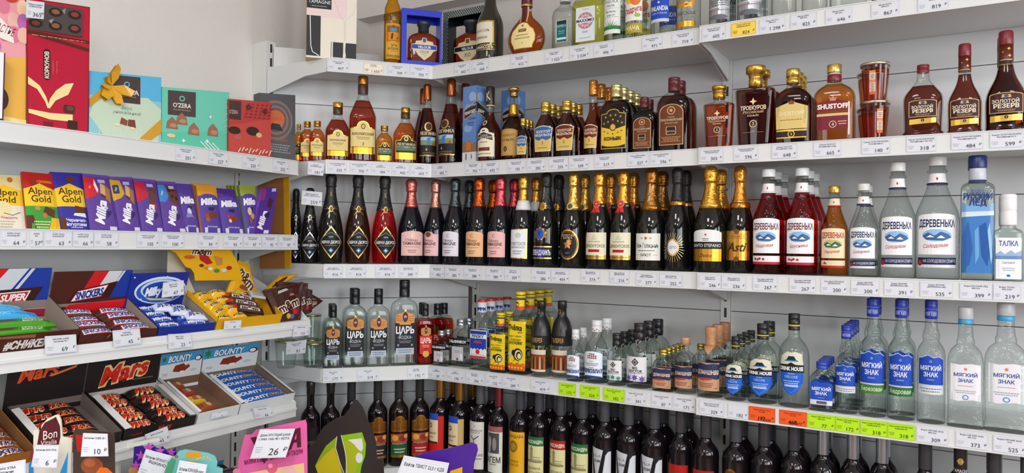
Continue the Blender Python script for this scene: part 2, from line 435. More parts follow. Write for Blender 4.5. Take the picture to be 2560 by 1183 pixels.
def panels(F, u0, u1, d, zs, parent, org, M=M_STEEL):
    for k, (za, zb) in enumerate(zip(zs, zs[1:])):
        b = MB(); fbox(b, F, u0, u1, d, d+.012, za+.0012, zb-.0012, PANEL)
        b.v = [tuple(V(v)-org) for v in b.v]; b.build('back_panel', M, parent)
SEAM = [-1.25, -.90, -.55, -.20, .15, .50, .70]
org = FR.p(-.62, DR, -HC); frame = empty('wall_rack_frame', org)
tag(frame, 'grey backed steel rack frame standing along the back wall', 'rack')
for u in (-1.568, -.62, .338):
    b = MB(); c = FR.p(u, DR+.006, 0); upright(b, V((c.x, c.y, 0)), 0, 0, HC+.70); b.v = [tuple(V(v)-org) for v in b.v]; b.build('upright', M_STEEL, frame)
panels(FR, -1.552, -.636, DR+.01, SEAM, frame, org); panels(FR, -.604, .322, DR+.01, SEAM, frame, org)
FD = Frame(-2.10, 1.797, math.atan2(2.34-1.797, 2.10-1.57)); wD = (mD-mC).length
org = V((-2.11, 1.79, 0)); fr2 = empty('corner_rack_frame', org)
tag(fr2, 'grey backed steel rack frame set diagonally across the corner', 'rack')
b = MB(); upright(b, V((-2.104, 1.815, 0)), math.radians(84), 0, HC+.72, .036, .084); b.v = [tuple(V(v)-org) for v in b.v]; b.build('upright', M_STEEL, fr2)
panels(FD, .02, wD-.02, .004, SEAM, fr2, org)
# the sweets rack on the left wall
ZL = {'1': .265, '2': .024, '3': -.2445, '4': -.485, '5': -.735}
DL3, DL4 = -.107, -.125
for k in '12':
    shelf(FL, .2, {'1': 1.697, '2': 1.70}[k], ZL[k], .275, 'white steel %s shelf on the left wall' % {'1': 'chocolate box', '2': 'chocolate bar'}[k], 'shelves of the sweets rack', ends=(False, True))
def tilted(z, d0, u1, rise, label, name):
    org = FL.p(.9, d0, z); r = empty(name, org); tag(r, label, 'shelf', 'shelves of the sweets rack')
    b = MB(); P = []
    for zz in (-.012, 0):
        P += [FL.p(.2, d0, z+zz)-org, FL.p(u1, d0, z+zz)-org, FL.p(u1, .27, z+zz+rise)-org, FL.p(.2, .27, z+zz+rise)-org]
    b.hexa(P, WHITE); b.build('board', M_STEEL, r)
    b = MB(); fbox(b, FL, .2, u1, d0-.006, d0-.0005, z-.04, z+.004, WHITE); fbox(b, FL, .2, u1, d0-.010, d0-.006, z-.018, z-.012, WHITE); b.v = [tuple(V(v)-org) for v in b.v]; b.build('front_lip', M_STEEL, r)
    b = MB(); pts = [FL.p(u1, d0-.004, z-.04), FL.p(u1, d0+.06, z-.06), FL.p(u1, .27, z+rise-.10), FL.p(u1, .27, z+rise+.02), FL.p(u1, d0+.05, z+.045), FL.p(u1, d0+.02, z+.02), FL.p(u1, d0-.004, z+.004)]
    b.prism([p-org for p in pts][::-1], FL.u, .004, WHITE); b.prism([p-org for p in pts], -FL.u, .0005, WHITE); b.build('bracket', M_STEEL, r)
    return r
RISE3, RISE4 = .158, .146
tilted(ZL['3'], DL3, 1.655, RISE3, 'white sloping display shelf holding the upper trays of bars', 'display_shelf')
tilted(ZL['4'], DL4, 1.585, RISE4, 'white sloping display shelf holding the lower trays of bars', 'display_shelf')
shelf(FL, .2, 1.55, ZL['5']-.05, .275, 'white steel bottom shelf of the sweets rack', 'shelves of the sweets rack', ends=(False, True))
org = V((-2.12, 1.0, 0)); fr3 = empty('sweets_rack_frame', org); tag(fr3, 'pale steel rack frame against the left wall', 'rack')
for u in (1.70, .7):
    b = MB(); c = FL.p(u, .285, 0); upright(b, V((c.x, c.y, 0)), math.pi/2, 0, HC+.262, .03, .05); b.v = [tuple(V(v)-org) for v in b.v]; b.build('upright', M_STEEL, fr3)
panels(FL, .2, .68, .287, [-1.2, -.85, -.6, -.25, .02, .262], fr3, org); panels(FL, .72, 1.68, .287, [-1.2, -.85, -.6, -.25, .02, .262], fr3, org)
# ---------------------------------------------------------------- bottles: outlines are z:r pairs (fractions of height and of half width)
PR = {
 'champ': '0:.82 .008:.95 .02:1 .30:1 .40:.985 .47:.92 .54:.80 .60:.67 .66:.54 .72:.43 .78:.36 .84:.325 .95:.32',
 'abrau': '0:.78 .008:.88 .02:.91 .12:.96 .22:1 .32:.99 .42:.92 .50:.82 .57:.70 .64:.57 .71:.46 .78:.38 .84:.345 .95:.34',
 'flask': '0:.93 .01:.99 .03:1 .56:1 .64:.97 .69:.90 .735:.77 .765:.60 .785:.44 .80:.36 .84:.32 .95:.32',
 'kiz': '0:.93 .01:.98 .03:1 .48:1 .54:.98 .60:.84 .66:.68 .71:.53 .74:.42 .77:.36 .82:.34 .95:.34',
 'kizs': '0:.93 .01:.98 .03:1 .52:1 .60:.98 .67:.88 .73:.70 .775:.50 .80:.42 .84:.40 .95:.40',
 'lezl': '0:.93 .01:.98 .03:1 .34:1 .42:.97 .50:.87 .58:.72 .66:.56 .72:.46 .77:.40 .82:.37 .96:.36',
 'kenig': '0:.90 .01:.97 .03:1 .33:1 .39:.98 .44:.90 .49:.74 .53:.56 .57:.44 .62:.37 .70:.34 .97:.33',
 'garant': '0:.85 .01:.95 .05:1 .33:1 .42:.97 .48:.88 .54:.70 .59:.52 .64:.40 .70:.34 .95:.34',
 'medal': '0:.93 .01:.98 .03:1 .45:1 .53:.97 .60:.87 .67:.70 .73:.52 .78:.42 .82:.38 .95:.38',
 'medalt': '0:.93 .01:.98 .03:1 .36:1 .42:.96 .47:.85 .52:.68 .57:.54 .62:.47 .70:.45 .97:.45',
 'troek': '0:.80 .015:.83 .05:.845 .40:.93 .64:.985 .67:1 .695:.99 .71:.93 .725:.70 .735:.42 .75:.36 .95:.34',
 'shust': '0:.93 .01:.98 .03:1 .54:1 .60:.985 .64:.93 .68:.80 .71:.64 .735:.48 .755:.38 .78:.34 .95:.33',
 'rezf': '0:.98 .01:1 .045:1 .06:.94 .075:.90 .20:.91 .46:.955 .52:.95 .58:.88 .64:.72 .70:.54 .75:.40 .78:.33 .82:.30 .95:.28',
 'rez': '0:.92 .01:1 .03:1 .05:.95 .26:.965 .34:.96 .40:.89 .46:.74 .52:.57 .58:.45 .64:.38 .70:.34 .97:.32',
 'armag': '0:.50 .01:.56 .04:.70 .10:.86 .17:.97 .235:1 .30:.97 .37:.85 .43:.67 .48:.47 .52:.33 .56:.26 .62:.24 .95:.22',
 'anan': '0:.93 .01:.99 .03:1 .35:1 .42:.97 .47:.88 .52:.72 .57:.56 .63:.44 .72:.38 .95:.35',
 'uchk': '0:.93 .01:1 .50:1 .53:1.06 .57:1.1 .60:1.0 .62:.96 .66:.94 .70:.84 .74:.66 .80:.55 .95:.55',
 'square': '0:.95 .01:1 .56:1 .62:.98 .66:.92 .70:.76 .73:.56 .76:.42 .82:.38 .95:.38',
 'tall': '0:.93 .01:1 .62:1 .67:.94 .72:.80 .77:.60 .81:.46 .86:.40 .95:.40',
 'derev': '0:.93 .01:1 .46:1 .52:.97 .58:.86 .65:.68 .72:.52 .78:.42 .84:.36 .865:.35 .87:.46 .885:.46 .89:.36 .95:.36',
 'tsar': '0:.96 .01:1 .60:1 .66:.985 .70:.93 .735:.80 .755:.64 .77:.46 .785:.39 .95:.37',
 'finsky': '0:.95 .01:1 .50:1 .57:.98 .63:.90 .69:.74 .74:.55 .78:.42 .83:.36 .95:.36',
 'pchel': '0:.95 .01:1 .60:1 .655:.97 .70:.84 .735:.66 .765:.52 .80:.44 .84:.41 .95:.41',
 'galer': '0:.95 .01:1 .55:1 .61:.97 .67:.89 .73:.74 .775:.55 .80:.43 .83:.38 .95:.38',
 'perv': '0:.95 .01:1 .44:1 .52:.97 .59:.86 .65:.70 .71:.52 .76:.42 .80:.38 .95:.38',
 'doc': '0:.95 .01:1 .50:1 .565:.97 .62:.88 .665:.70 .695:.52 .715:.42 .74:.38 .95:.38',
 'domf': '0:.95 .01:1 .54:1 .62:.98 .68:.88 .74:.70 .79:.52 .83:.44 .95:.42',
 'dom': '0:.95 .01:1 .56:1 .62:.96 .67:.84 .71:.64 .735:.44 .76:.34 .95:.34',
 'dh': '0:.95 .01:1 .50:1 .57:.98 .63:.88 .68:.70 .715:.52 .74:.40 .78:.37 .95:.37',
 'mzf': '0:.95 .01:1 .56:1 .64:.98 .70:.88 .76:.68 .80:.50 .84:.44 .95:.42',
 'mz': '0:.95 .01:1 .44:1 .54:1 .58:.97 .615:.86 .645:.66 .67:.56 .685:.60 .71:.62 .735:.56 .78:.46 .85:.41 .95:.40',
 'mzw': '0:.98 .01:1 .045:1 .06:.96 .42:.98 .56:.96 .60:.90 .64:.78 .67:.60 .685:.48 .70:.50 .72:.49 .74:.44 .85:.38 .95:.36',
 'bord': '0:.95 .01:1 .56:1 .60:.98 .635:.90 .665:.74 .69:.56 .71:.45 .74:.40 .95:.38',
 'talka': '0:.95 .01:1 .52:1 .56:.97 .585:.86 .60:.68 .61:.56 .64:.53 .95:.51',
 'led': '0:.93 .01:.96 .4:1 .70:1 .745:.97 .77:.84 .785:.62 .80:.50 .83:.46 .95:.46',
}
PR = {k: smooth_prof(prof(v)) for k, v in PR.items()}
def foil(top='.40', z0=.66):
    return z0
# caps: (name, outline, colour, style) ; labels: (name, z0, z1, half width, art)
def cyl(n, z0, z1, r, c, st=''): return (n, '%g:%g %g:%g %g:%g %g:%g' % (z0, r*.985, z0+.004, r, z1-.008, r, z1, r*.93), c, st)
def sparkcap(c, z0=.665, w=0): return ('foil_capsule', None, c, z0)
BK = '17181c'; GD = '*c9993a'; CREAM = 'e8d9a4'; WHT = 'f1f1f3'; RED = 'b3121f'; MAR = '5c1a20'; BLU = '1d3fb0'; NAVY = '1c2550'
K = {}
def kind(key, pr, name, cat, ra=1, ex=2, gl='dark', gc='15100f', lq=None, fill=.0, caps=(), labs=()):
    K[key] = dict(pr=pr, name=name, cat=cat, ra=ra, ex=ex, gl=gl, gc=gc, lq=lq, fill=fill, caps=caps, labs=labs)
SP = ('sparkling_wine_bottle', 'bottle')
def diamond(edge):
    return [('p', [(0, 0), (1, .5), (0, 1), (-1, .5)], edge), ('p', [(0, .06), (.9, .5), (0, .94), (-.9, .5)], '101014'), ('k', [(-.62, .66), (0, .8), (.62, .66)], .02, 'b9b9b9'),
            ('t', '1870', 0, .66, .05, 'd8d8d8'), ('t', 'АБРАУ-ДЮРСО', 0, .5, .085, 'f2f2f2', .78, 0, 0, .02), ('l', 0, .40, .5, 1, .04, 'a0a0a0'), ('8', 0, .25, .2, 4, .7, '5d93b8'), ('8', 0, .25, .11, 4, .7, 'cfe3ee')]
def abrau(key, gl, gc, lq, edge):
    kind(key, 'abrau', *SP, gl=gl, gc=gc, lq=lq, fill=.72, caps=[sparkcap('1b1a1d', .60)], labs=[
        ('label', .06, .42, .99, diamond(edge)),
        ('neck_label', .70, .84, .30, [('t', '1870', 0, .5, .62, 'd9b25a', .98, 90)]),
        ('medallion', .54, .645, .62, [('k', [(-.9, .95), (.15, .45), (.6, .0)], .05, edge), ('k', [(.9, .95), (-.15, .45), (-.6, .0)], .05, edge), ('k', [(-1, .62), (1, .62)], .05, edge), ('e', 0, .62, .26, .36, edge), ('e', 0, .62, .17, .24, '7d5a1c')])])
abrau('abrau_dark', 'dark', '1b1815', None, '*d8c48a'); abrau('abrau_brown', 'dark', '2a1409', None, '*d8b070'); abrau('abrau_red', 'clear', '', 'b01218', '*d8b070'); abrau('abrau_small', 'dark', '17161a', None, '*c6c8cc')
def tam(key, fc, lc, tc='5a4336', arch=False):
    kind(key, 'champ', *SP, gc='101218', caps=[sparkcap(fc, .66)], labs=[('label', .10, .385, .92, [
        ('a' if not arch else 'b', -1, 0, 1, 1, .12, lc), ('k', [(-.9, .05), (.9, .05)], .015, 'b79a6a'), ('t', 'C', -.05 if arch else 0, .82, .14, '*c9a04a'),
        ('t', 'Château', -.1, .64, .11, tc, .6), ('t', 'TAMAGNE', -.05, .50, .12, tc, .8, 0, 0, .02), ('l', 0, .36, .6, 1, .06, 'a58a80'), ('l', -.05, .22, .35, 2, .08, '8d746c')] + ([('e', 0, .88, .3, .1, '6b4a1c')] if arch else []))])
tam('tam_pink', '*d8766a', 'efc0be'); tam('tam_rose', '*c98f80', 'eebfc0', arch=True); tam('tam_white', '*4a5557', 'e4e2ec', '3b3340'); tam('tam_peach', '*b8541e', 'f0bb8e'); tam('tam_coral', '*d45560', 'f0bcb8')
kind('sov', 'champ', *SP, gc='12141a', caps=[sparkcap('*d9a648', .68), ('collar', '.615:.66 .64:.62 .69:.52 .72:.46', 'dfe0e2', '')], labs=[('label', .09, .41, .85, [('r', -1, 0, 1, 1, '*d3a548'), ('r', -.93, .03, .93, .97, 'eceef0'), ('e', .1, .78, .3, .09, 'c9ced6'), ('t', 'СОВЕТСКОЕ', 0, .5, .10, '23252c', .85), ('t', 'ШАМПАНСКОЕ', 0, .38, .06, '4b4d54', .75), ('l', 0, .25, .5, 2, .08, '8d8f96')])])
kind('gelen', 'champ', *SP, gc='12130f', caps=[sparkcap('151518', .60)], labs=[
    ('crest', .285, .42, .62, [('8', 0, .5, .9, 9, .75, '*c9993a'), ('e', 0, .5, .5, .42, '2452b8'), ('t', 'Г', 0, .5, .3, '0e1a3a')]),
    ('label', .09, .225, .95, [('r', -1, 0, 1, 1, '121216'), ('r', -1, .9, 1, 1, '*d8bd70'), ('r', -1, .02, 1, .12, '*d8bd70'), ('e', 0, .5, .6, .35, '1d2f9a'), ('t', 'ГЕЛЕНДЖИКЪ', 0, .5, .38, 'e8e8ea', .9, 0, 0, .02)]),
    ('neck_label', .70, .88, .3, [('t', 'ГЕЛЕНДЖИКЪ', 0, .5, .5, 'c8c8cc', .98, 90)]), ('neck_crest', .60, .68, .42, [('8', 0, .5, .9, 9, .7, '*c9993a'), ('e', 0, .5, .4, .3, '8a6420')])])
kind('balka', 'champ', *SP, gc='14140f', caps=[sparkcap('*dcae52', .60)], labs=[
    ('medallion', .09, .40, .95, [('e', 0, .5, .95, .5, '*e0a95c'), ('e', 0, .5, .86, .45, '181512'), ('e', 0, .5, .8, .42, '*a06a2c'), ('e', 0, .5, .77, .405, '181512'), ('8', 0, .5, .42, 5, .5, '*d89a58'), ('8', .15, .6, .25, 5, .5, '*d89a58'), ('t', 'ЗОЛОТАЯ', 0, .80, .07, 'e8d0a0', .8), ('t', 'БАЛКА', 0, .72, .07, 'e8d0a0', .5), ('t', '1889', 0, .22, .06, '4a86c8')]),
    ('neck_label', .69, .86, .3, [('t', 'КРЫМ', 0, .5, .5, '5a3c10', .8, 90)]), ('neck_crest', .60, .68, .42, [('e', 0, .5, .7, .48, 'd9d3a8'), ('e', 0, .5, .5, .35, '6a5a2a')])])
kind('derb', 'champ', *SP, gc='12140f', caps=[sparkcap('*d79b3c', .655)], labs=[
    ('label', .10, .37, .97, [('r', -1, 0, 1, 1, 'e6e0c4'), ('r', -1, 0, 1, .16, '*c9a050'), ('p', [(-1, 1), (-.78, 1), (-1, .72)], RED), ('p', [(0, .95), (.25, .72), (-.25, .72)], 'd2cdb0'), ('l', 0, .66, .5, 1, .06, '8c866a'), ('t', 'ДЕРБЕНТСКОЕ', 0, .5, .11, '4a4436', .9), ('o', -.5, .27, .45, .37, .05, RED), ('l', 0, .09, .8, 1, .06, '6a4a20')]),
    ('seal', .56, .71, .6, [('p', [(-.3, .5), (-.75, .0), (-.35, .12), (-.15, .0), (.05, .45)], 'd0282c'), ('p', [(.3, .5), (.55, .05), (.25, .12), (.05, .05), (-.05, .45)], 'd0282c'), ('8', 0, .66, .55, 14, .88, 'd0282c'), ('e', 0, .66, .42, .24, 'e7b9a8'), ('e', 0, .66, .37, .215, 'c4262a'), ('8', 0, .66, .24, 5, .55, '*b98a40')]),
    ('neck_band', .625, .655, .75, [('r', -1, 0, 1, 1, '1a1a1c'), ('t', 'ДЕРБЕНТ', .78, .5, .5, 'e0e0e0', .18)])])
kind('golit', 'champ', *SP, gc='14140f', caps=[sparkcap('*9c6a2a', .58)], labs=[
    ('label', .10, .36, .97, [('r', -1, 0, 1, 1, 'ecebe2'), ('8', 0, .82, .12, 4, .6, 'b8561e'), ('t', '18', -.3, .82, .06, '4a4a44'), ('t', '78', .3, .82, .06, '4a4a44'), ('t', 'Левъ Голицынъ', 0, .55, .17, '2c3038', .85), ('l', 0, .36, .6, 1, .08, '77777a'), ('t', 'БРЮТ', 0, .2, .10, '33363c', .4), ('k', [(-.8, .2), (-.5, .2)], .02, '8a8a8a'), ('k', [(.5, .2), (.8, .2)], .02, '8a8a8a')]),
    ('neck_label', .66, .87, .32, [('t', 'Левъ Голицынъ', 0, .5, .55, 'f0ead8', .98, 90)])])
kind('ceto', 'champ', *SP, gc='101010', caps=[sparkcap('17171b', .67), cyl('neck_band', .635, .675, .60, '*c8924a')], labs=[
    ('sunburst', .08, .38, .95, [('k', [(.42*math.cos(t*math.pi/14), .5+.21*math.sin(t*math.pi/14)), (.93*math.cos(t*math.pi/14), .5+.47*math.sin(t*math.pi/14))], .022, '*d8c28a') for t in range(28)] + [('e', 0, .5, .46, .27, '*c9a862'), ('e', 0, .5, .36, .22, 'dfe0e0'), ('t', 'CETO', 0, .5, .08, '222222', .3)]),
    ('neck_text', .64, .67, .5, [('t', 'CETO', 0, .5, .7, '3a240c', .9)])])
kind('stef', 'champ', *SP, gc='14140e', caps=[sparkcap('*dba23c', .60)], labs=[
    ('label', .10, .40, .97, [('r', -1, .02, 1, .42, '*c78f34'), ('a', -1, .6, 1, 1, .12, 'e6e8e6'), ('r', -1, .40, 1, .62, '16150f'), ('t', 'SANTO STEFANO', 0, .51, .10, 'f2f2ee', .93), ('8', 0, .84, .08, 5, .6, 'c2262a'), ('l', 0, .72, .2, 2, .05, '5a5a5a'), ('t', 'Dolce', 0, .2, .11, '4a2e0a', .5, 0, .4)]),
    ('neck_label', .68, .85, .3, [('t', 'S. STEFANO', 0, .5, .55, '4a3008', .98, 90)])])
kind('asti', 'champ', *SP, gc='14110d', caps=[sparkcap('*c98a3a', .62), cyl('neck_band', .60, .655, .70, '*a8702e')], labs=[
    ('label', .10, .41, .92, [('8', 0, .5, .99, 16, .93, '*8a5a20'), ('o', -1, .06, 1, .94, .12, '*c8913c'), ('o', -.82, .70, .82, .84, .1, '6a4210'), ('o', -.78, .71, .78, .83, .09, '*c8913c'), ('t', 'CONSAECO', 0, .77, .07, '5a3a10', .7), ('t', 'Asti', 0, .46, .26, '3c240a', .75, 0, .35, .02), ('8', 0, .1, .25, 7, .6, '6a4210'), ('8', 0, .92, .25, 7, .6, '6a4210')])])
# ---- cognac and brandy
CG = ('cognac_bottle', 'bottle'); AM = 'b4581a'; DAM = '7a2a10'
def kizlab(big): return [('b', -1, 0, 1, 1, .22, '*d8b455'), ('b', -.95, .02, .95, .975, .22, 'e6d08c'), ('e', 0, .83, .18, .085, '6a4a2a'), ('e', 0, .83, .12, .06, 'd8bd78'), ('t', 'КИЗЛЯРСКИЙ', 0, .60, .075 if big else .06, '4a2a18', .85, 0, 0, .02), ('l', 0, .50, .55, 2, .05, '8a6a3a')] + ([('t', '3', 0, .30, .1, '3a2012')] if big else [('t', '* * *', 0, .36, .05, '5a3a1a')]) + [('r', -1, .02, 1, .2, '*c9962e'), ('r', -1, .19, 1, .215, '*8a5c1a')]
kind('kizs', 'kizs', *CG, ra=.55, ex=3, gl='clear', lq='a8501a', fill=.80, caps=[cyl('cap', .86, 1, .46, '*b98a34', 'r')], labs=[('label', .12, .56, .82, kizlab(False))])
kind('kizm', 'kiz', *CG, ra=.6, ex=3, gl='clear', lq='6e2210', fill=.70, caps=[cyl('cap', .91, 1, .42, '*c09236'), cyl('neck_wrap', .80, .91, .40, '3a2412')], labs=[('label', .08, .52, .84, kizlab(False))])
kind('kizl', 'kiz', *CG, ra=.6, ex=3, gl='clear', lq='6e2210', fill=.71, caps=[cyl('cap', .90, 1, .38, '*a8702e'), cyl('neck_wrap', .79, .90, .38, '4a2818')], labs=[('label', .09, .47, .92, kizlab(True))])
LEZ = [('b', -1, 0, 1, 1, .24, '*d0a040'), ('b', -.95, .02, .95, .975, .24, '2a1c10'), ('e', 0, .85, .2, .1, '*c9a050'), ('e', 0, .85, .13, .065, '3a2412'), ('t', 'ЛЕЗГИНКА', 0, .62, .10, 'ecd898', .9, 0, 0, .02), ('r', -.9, .36, .9, .54, '5a7a4a'), ('p', [(-.9, .5), (-.4, .54), (0, .46), (.5, .54), (.9, .48), (.9, .54), (-.9, .54)], '8fa6c8'), ('r', -.95, .02, .95, .28, '*d8a83c')]
kind('lezs', 'kizs', *CG, ra=.55, ex=3, gl='clear', lq='c06a18', fill=.80, caps=[cyl('cap', .86, 1, .44, '*c09a44', 'r')], labs=[('label', .06, .54, .85, LEZ)])
kind('lezm', 'kiz', *CG, ra=.6, ex=3, gl='clear', lq='a04a14', fill=.72, caps=[cyl('cap', .91, 1, .38, '*c09236'), cyl('neck_wrap', .81, .91, .38, '4a3014')], labs=[('label', .07, .50, .86, LEZ)])
LEZL = [('r', -1, 0, 1, .76, '1c1310'), ('e', 0, .86, .42, .135, '*c9a868'), ('e', 0, .86, .3, .1, '4a2a1c'), ('t', 'ЛЕЗГИНКА', 0, .66, .09, 'e6d8a8', .95, 0, 0, .02), ('r', -.85, .32, .85, .56, '7d8f5c'), ('r', -.85, .46, .85, .56, 'a8bcd8'), ('p', [(-.2, .33), (.15, .33), (.1, .44), (.3, .55), (-.15, .53)], '3a78c8'), ('p', [(.4, .33), (.7, .33), (.6, .42)], 'b03020'), ('t', '6', -.2, .2, .08, 'e8dcb0'), ('l', .1, .1, .7, 2, .05, '8a7448'), ('r', -1, 0, 1, .03, '*a88a48')]
kind('lezl', 'lezl', *CG, gl='clear', lq='5a1c0c', fill=.70, caps=[('capsule', '.80:.40 .81:.41 .97:.40 .99:.37 1:.28', '*96542a', '')], labs=[('label', .10, .52, .95, LEZL)])
kind('kenig', 'kenig', *CG, gl='clear', lq='702a0e', fill=.66, caps=[('capsule', '.755:.36 .76:.37 .985:.37 1:.33', '241a14', ''), cyl('neck_band', .74, .757, .38, 'd8c49a')], labs=[
    ('label', .06, .44, .93, [('b', -1, 0, 1, 1, .2, 'e9dcc0'), ('p', [(-.85, .56), (-.8, .74), (0, .84), (.8, .74), (.85, .56), (0, .64)], '2a211c'), ('t', 'СТАРЫЙ', 0, .735, .05, 'e8dcc0', .5), ('t', 'КЕНИГСБЕРГ', 0, .66, .07, 'f0e6cc', .85), ('p', [(-.15, .88), (.15, .88), (.1, .94), (0, .9), (-.1, .94)], '2a211c'), ('l', 0, .5, .4, 1, .06, '6a5a44'), ('r', -.6, .2, .6, .32, '6a3a1e'), ('l', 0, .1, .7, 1, .06, '7a6a54')]),
    ('neck_label', .79, .95, .5, [('t', 'K', 0, .5, .7, 'e8d8b0', .9, 20, .4)]), ('medallion', .47, .55, .5, [('e', -.2, .5, .4, .45, 'e2d4b4'), ('e', -.2, .5, .26, .3, '5a2a12')])])
kind('garant', 'garant', *CG, gl='clear', lq='6e2c0e', fill=.60, caps=[('stopper', '.875:.30 .88:.34 .90:.34 .905:.33 .95:.33 .955:.46 .99:.46 1:.40', '*caa05a', ''), ('neck_foil', '.60:.42 .66:.40 .76:.37 .77:.36', '*c0922e', '')], labs=[('label', .07, .43, .86, [('a', -1, 0, 1, 1, .1, 'b98a44'), ('a', -.9, .03, .9, .95, .1, 'c29a54'), ('t', 'ГАРАНТ', 0, .75, .1, '4a2c10', .8), ('t', 'КОНЬЯК', 0, .58, .1, '4a2c10', .8), ('e', -.2, .25, .2, .1, '5a3614'), ('t', '3', -.2, .25, .08, 'd8b870')])])
def medal(c, n): return [('p', [(-.85, 0), (.85, 0), (1, .9), (.5, .97), (0, 1), (-.5, .97), (-1, .9)], 'e9dca8'), ('p', [(-.8, .03), (.8, .03), (.94, .87), (.5, .94), (0, .965), (-.5, .94), (-.94, .87)], 'd8b964'), ('p', [(-.86, .50), (-.4, .42), (0, .5), (.4, .42), (.86, .5), (.94, .87), (.5, .94), (0, .965), (-.5, .94), (-.94, .87)], c), ('t', 'ЗОЛОТОЙ', 0, .76, .09, 'f0e2b4', .75, 0, 0, .02), ('t', 'МЕДАЛЬОН', 0, .63, .09, 'f0e2b4', .85, 0, 0, .02), ('t', n, 0, .33, .12, '6a4a1a'), ('l', 0, .14, .55, 1, .06, '8a6a34')]
GCAP = cyl('cap', .83, 1, .40, '*d0ab4c', 'r')
for key, c, n in (('medb', '2a62b0', '3'), ('medr', '6e1a1e', '5')):
    kind(key, 'medal', *CG, ra=.5, ex=3, gl='clear', lq='5a240c', fill=.78, caps=[GCAP], labs=[('label', .12, .58, .84, medal(c, n))])
kind('medt', 'medalt', *CG, gl='clear', lq='6a280c', fill=.70, caps=[('capsule', '.80:.48 .82:.49 .985:.49 1:.42', '*c8843a', 'f')], labs=[('label', .10, .41, .93, medal('6e1a1e', '5'))])
kind('kony', 'flask', *CG, ra=.5, ex=4, gl='clear', lq='4a1a0c', fill=.76, caps=[cyl('cap', .82, 1, .34, '*d6c98a', 'r')], labs=[('label', .08, .64, .80, [('b', -1, 0, 1, 1, .12, 'e6c04a'), ('b', -.96, .015, .96, .985, .12, '2a1d10'), ('p', [(-.96, .10), (-.5, .06), (0, .05), (.5, .06), (.96, .1), (.96, .56), (.3, .50), (-.3, .50), (-.96, .56)], 'e2bd36')] + [('8', x, y, .11, 6, .3, 'd8b65a') for x, y in ((-.6, .8), (-.2, .84), (.2, .84), (.6, .8), (-.4, .68), (.4, .68), (0, .73), (-.72, .64), (.72, .64))] + [('e', 0, .54, .26, .095, '7a4a1a'), ('e', 0, .54, .19, .07, 'd8b050')] + [('8', x, y, .08, 5, .4, '6a4a12') for x, y in ((-.7, .44), (-.4, .4), (0, .37), (.4, .4), (.7, .44))] + [('t', 'КОНЬЯК', 0, .25, .08, '2a1d10', .8, 0, 0, .03)])])
kind('prask', 'flask', *CG, ra=.5, ex=4, gl='clear', lq='4e1c0e', fill=.75, caps=[cyl('cap', .81, 1, .345, '5a1820', 'r')], labs=[('label', .08, .63, .72, [('a', -1, 0, 1, 1, .2, 'd8b080'), ('a', -.94, .015, .94, .985, .2, '6a3416'), ('e', 0, .84, .34, .1, 'd2ab7a'), ('e', 0, .84, .27, .08, '6a3416'), ('8', 0, .84, .16, 6, .6, 'd2ab7a'), ('t', 'КОНЬЯК', 0, .68, .03, 'd8b890', .4), ('t', 'ПРАСКОВЕЙСКИЙ', 0, .61, .05, 'ecd6b4', .88), ('t', 'ТРЁХЛЕТНИЙ', 0, .53, .035, 'd8b890', .6), ('o', -.42, .25, .42, .45, .1, 'd2ab7a'), ('o', -.36, .265, .36, .44, .1, '221410'), ('t', 'БОЧКА', 0, .33, .04, 'e8d4b0', .55), ('l', 0, .19, .8, 4, .035, 'caa270')])])
TR = [('8', 0, .84, .3, 4, .4, 'e6d2a4'), ('t', 'ТРОЕКУРОВ', 0, .68, .10, 'f0e4cc', .98, 0, 0, .02), ('t', 'Российский', 0, .575, .075, 'dcbf94', .8, 0, .3), ('t', 'КОНЬЯК', 0, .48, .05, 'e8d4b0', .55), ('8', 0, .27, .32, 18, .82, 'dcbf94'), ('e', 0, .27, .23, 0, '3a1a12'), ('t', '3', 0, .27, .09, 'f0e4cc'), ('k', [(-.8, .05), (.8, .05)], .015, 'dcbf94'), ('t', '1963', 0, .08, .03, 'dcbf94')]
GST = ('stopper', '.79:.36 .795:.40 .86:.40 .87:.38 .885:.38 .89:.44 .90:.44 .905:.36 .93:.38 .94:.47 .985:.48 1:.44', '*c99a40', '')
kind('troek', 'troek', *CG, ra=.5, ex=4, gl='clear', lq='8a3210', fill=.70, caps=[GST], labs=[('label', .16, .62, .72, TR)])
kind('troekl', 'troek', *CG, ra=.55, ex=5, gl='clear', lq='5e1c10', fill=.70, caps=[('stopper', '.74:.32 .745:.36 .83:.36 .84:.34 .87:.34 .88:.38 .90:.38 .91:.50 .985:.51 1:.48', '*d0a44a', '')], labs=[('label', .14, .62, .66, TR)])
SHG = ('stopper', '.80:.32 .805:.36 .86:.37 .865:.34 .885:.34 .89:.38 .985:.38 1:.34', '*d8b456', '')
kind('shg', 'shust', *CG, ra=.5, ex=4, gl='clear', lq='5a200e', fill=.74, caps=[SHG], labs=[('label', .03, .57, .85, [('p', [(-.96, .30), (.96, .30), (1, .84), (.3, .93), (0, .99), (-.3, .93), (-1, .84)], 'dcc178'), ('p', [(-.16, .9), (.16, .9), (.22, 1.0), (.1, .96), (0, 1.02), (-.1, .96), (-.22, 1.0)], '7a4a20'), ('t', 'SHUSTOFF', 0, .68, .09, 'ecdcae', .9, 0, 0, .03), ('l', 0, .52, .7, 1, .05, '9a7a3a'), ('r', -.94, .24, .94, .28, '*d2ac54'), ('r', -.94, .10, .94, .24, '2a1810'), ('r', -.94, .07, .94, .10, '*d2ac54'), ('e', 0, .17, .22, 0, '*d2ac54'), ('e', 0, .17, .17, 0, '2a1810'), ('t', '3', 0, .17, .06, 'f0e8d0')])])
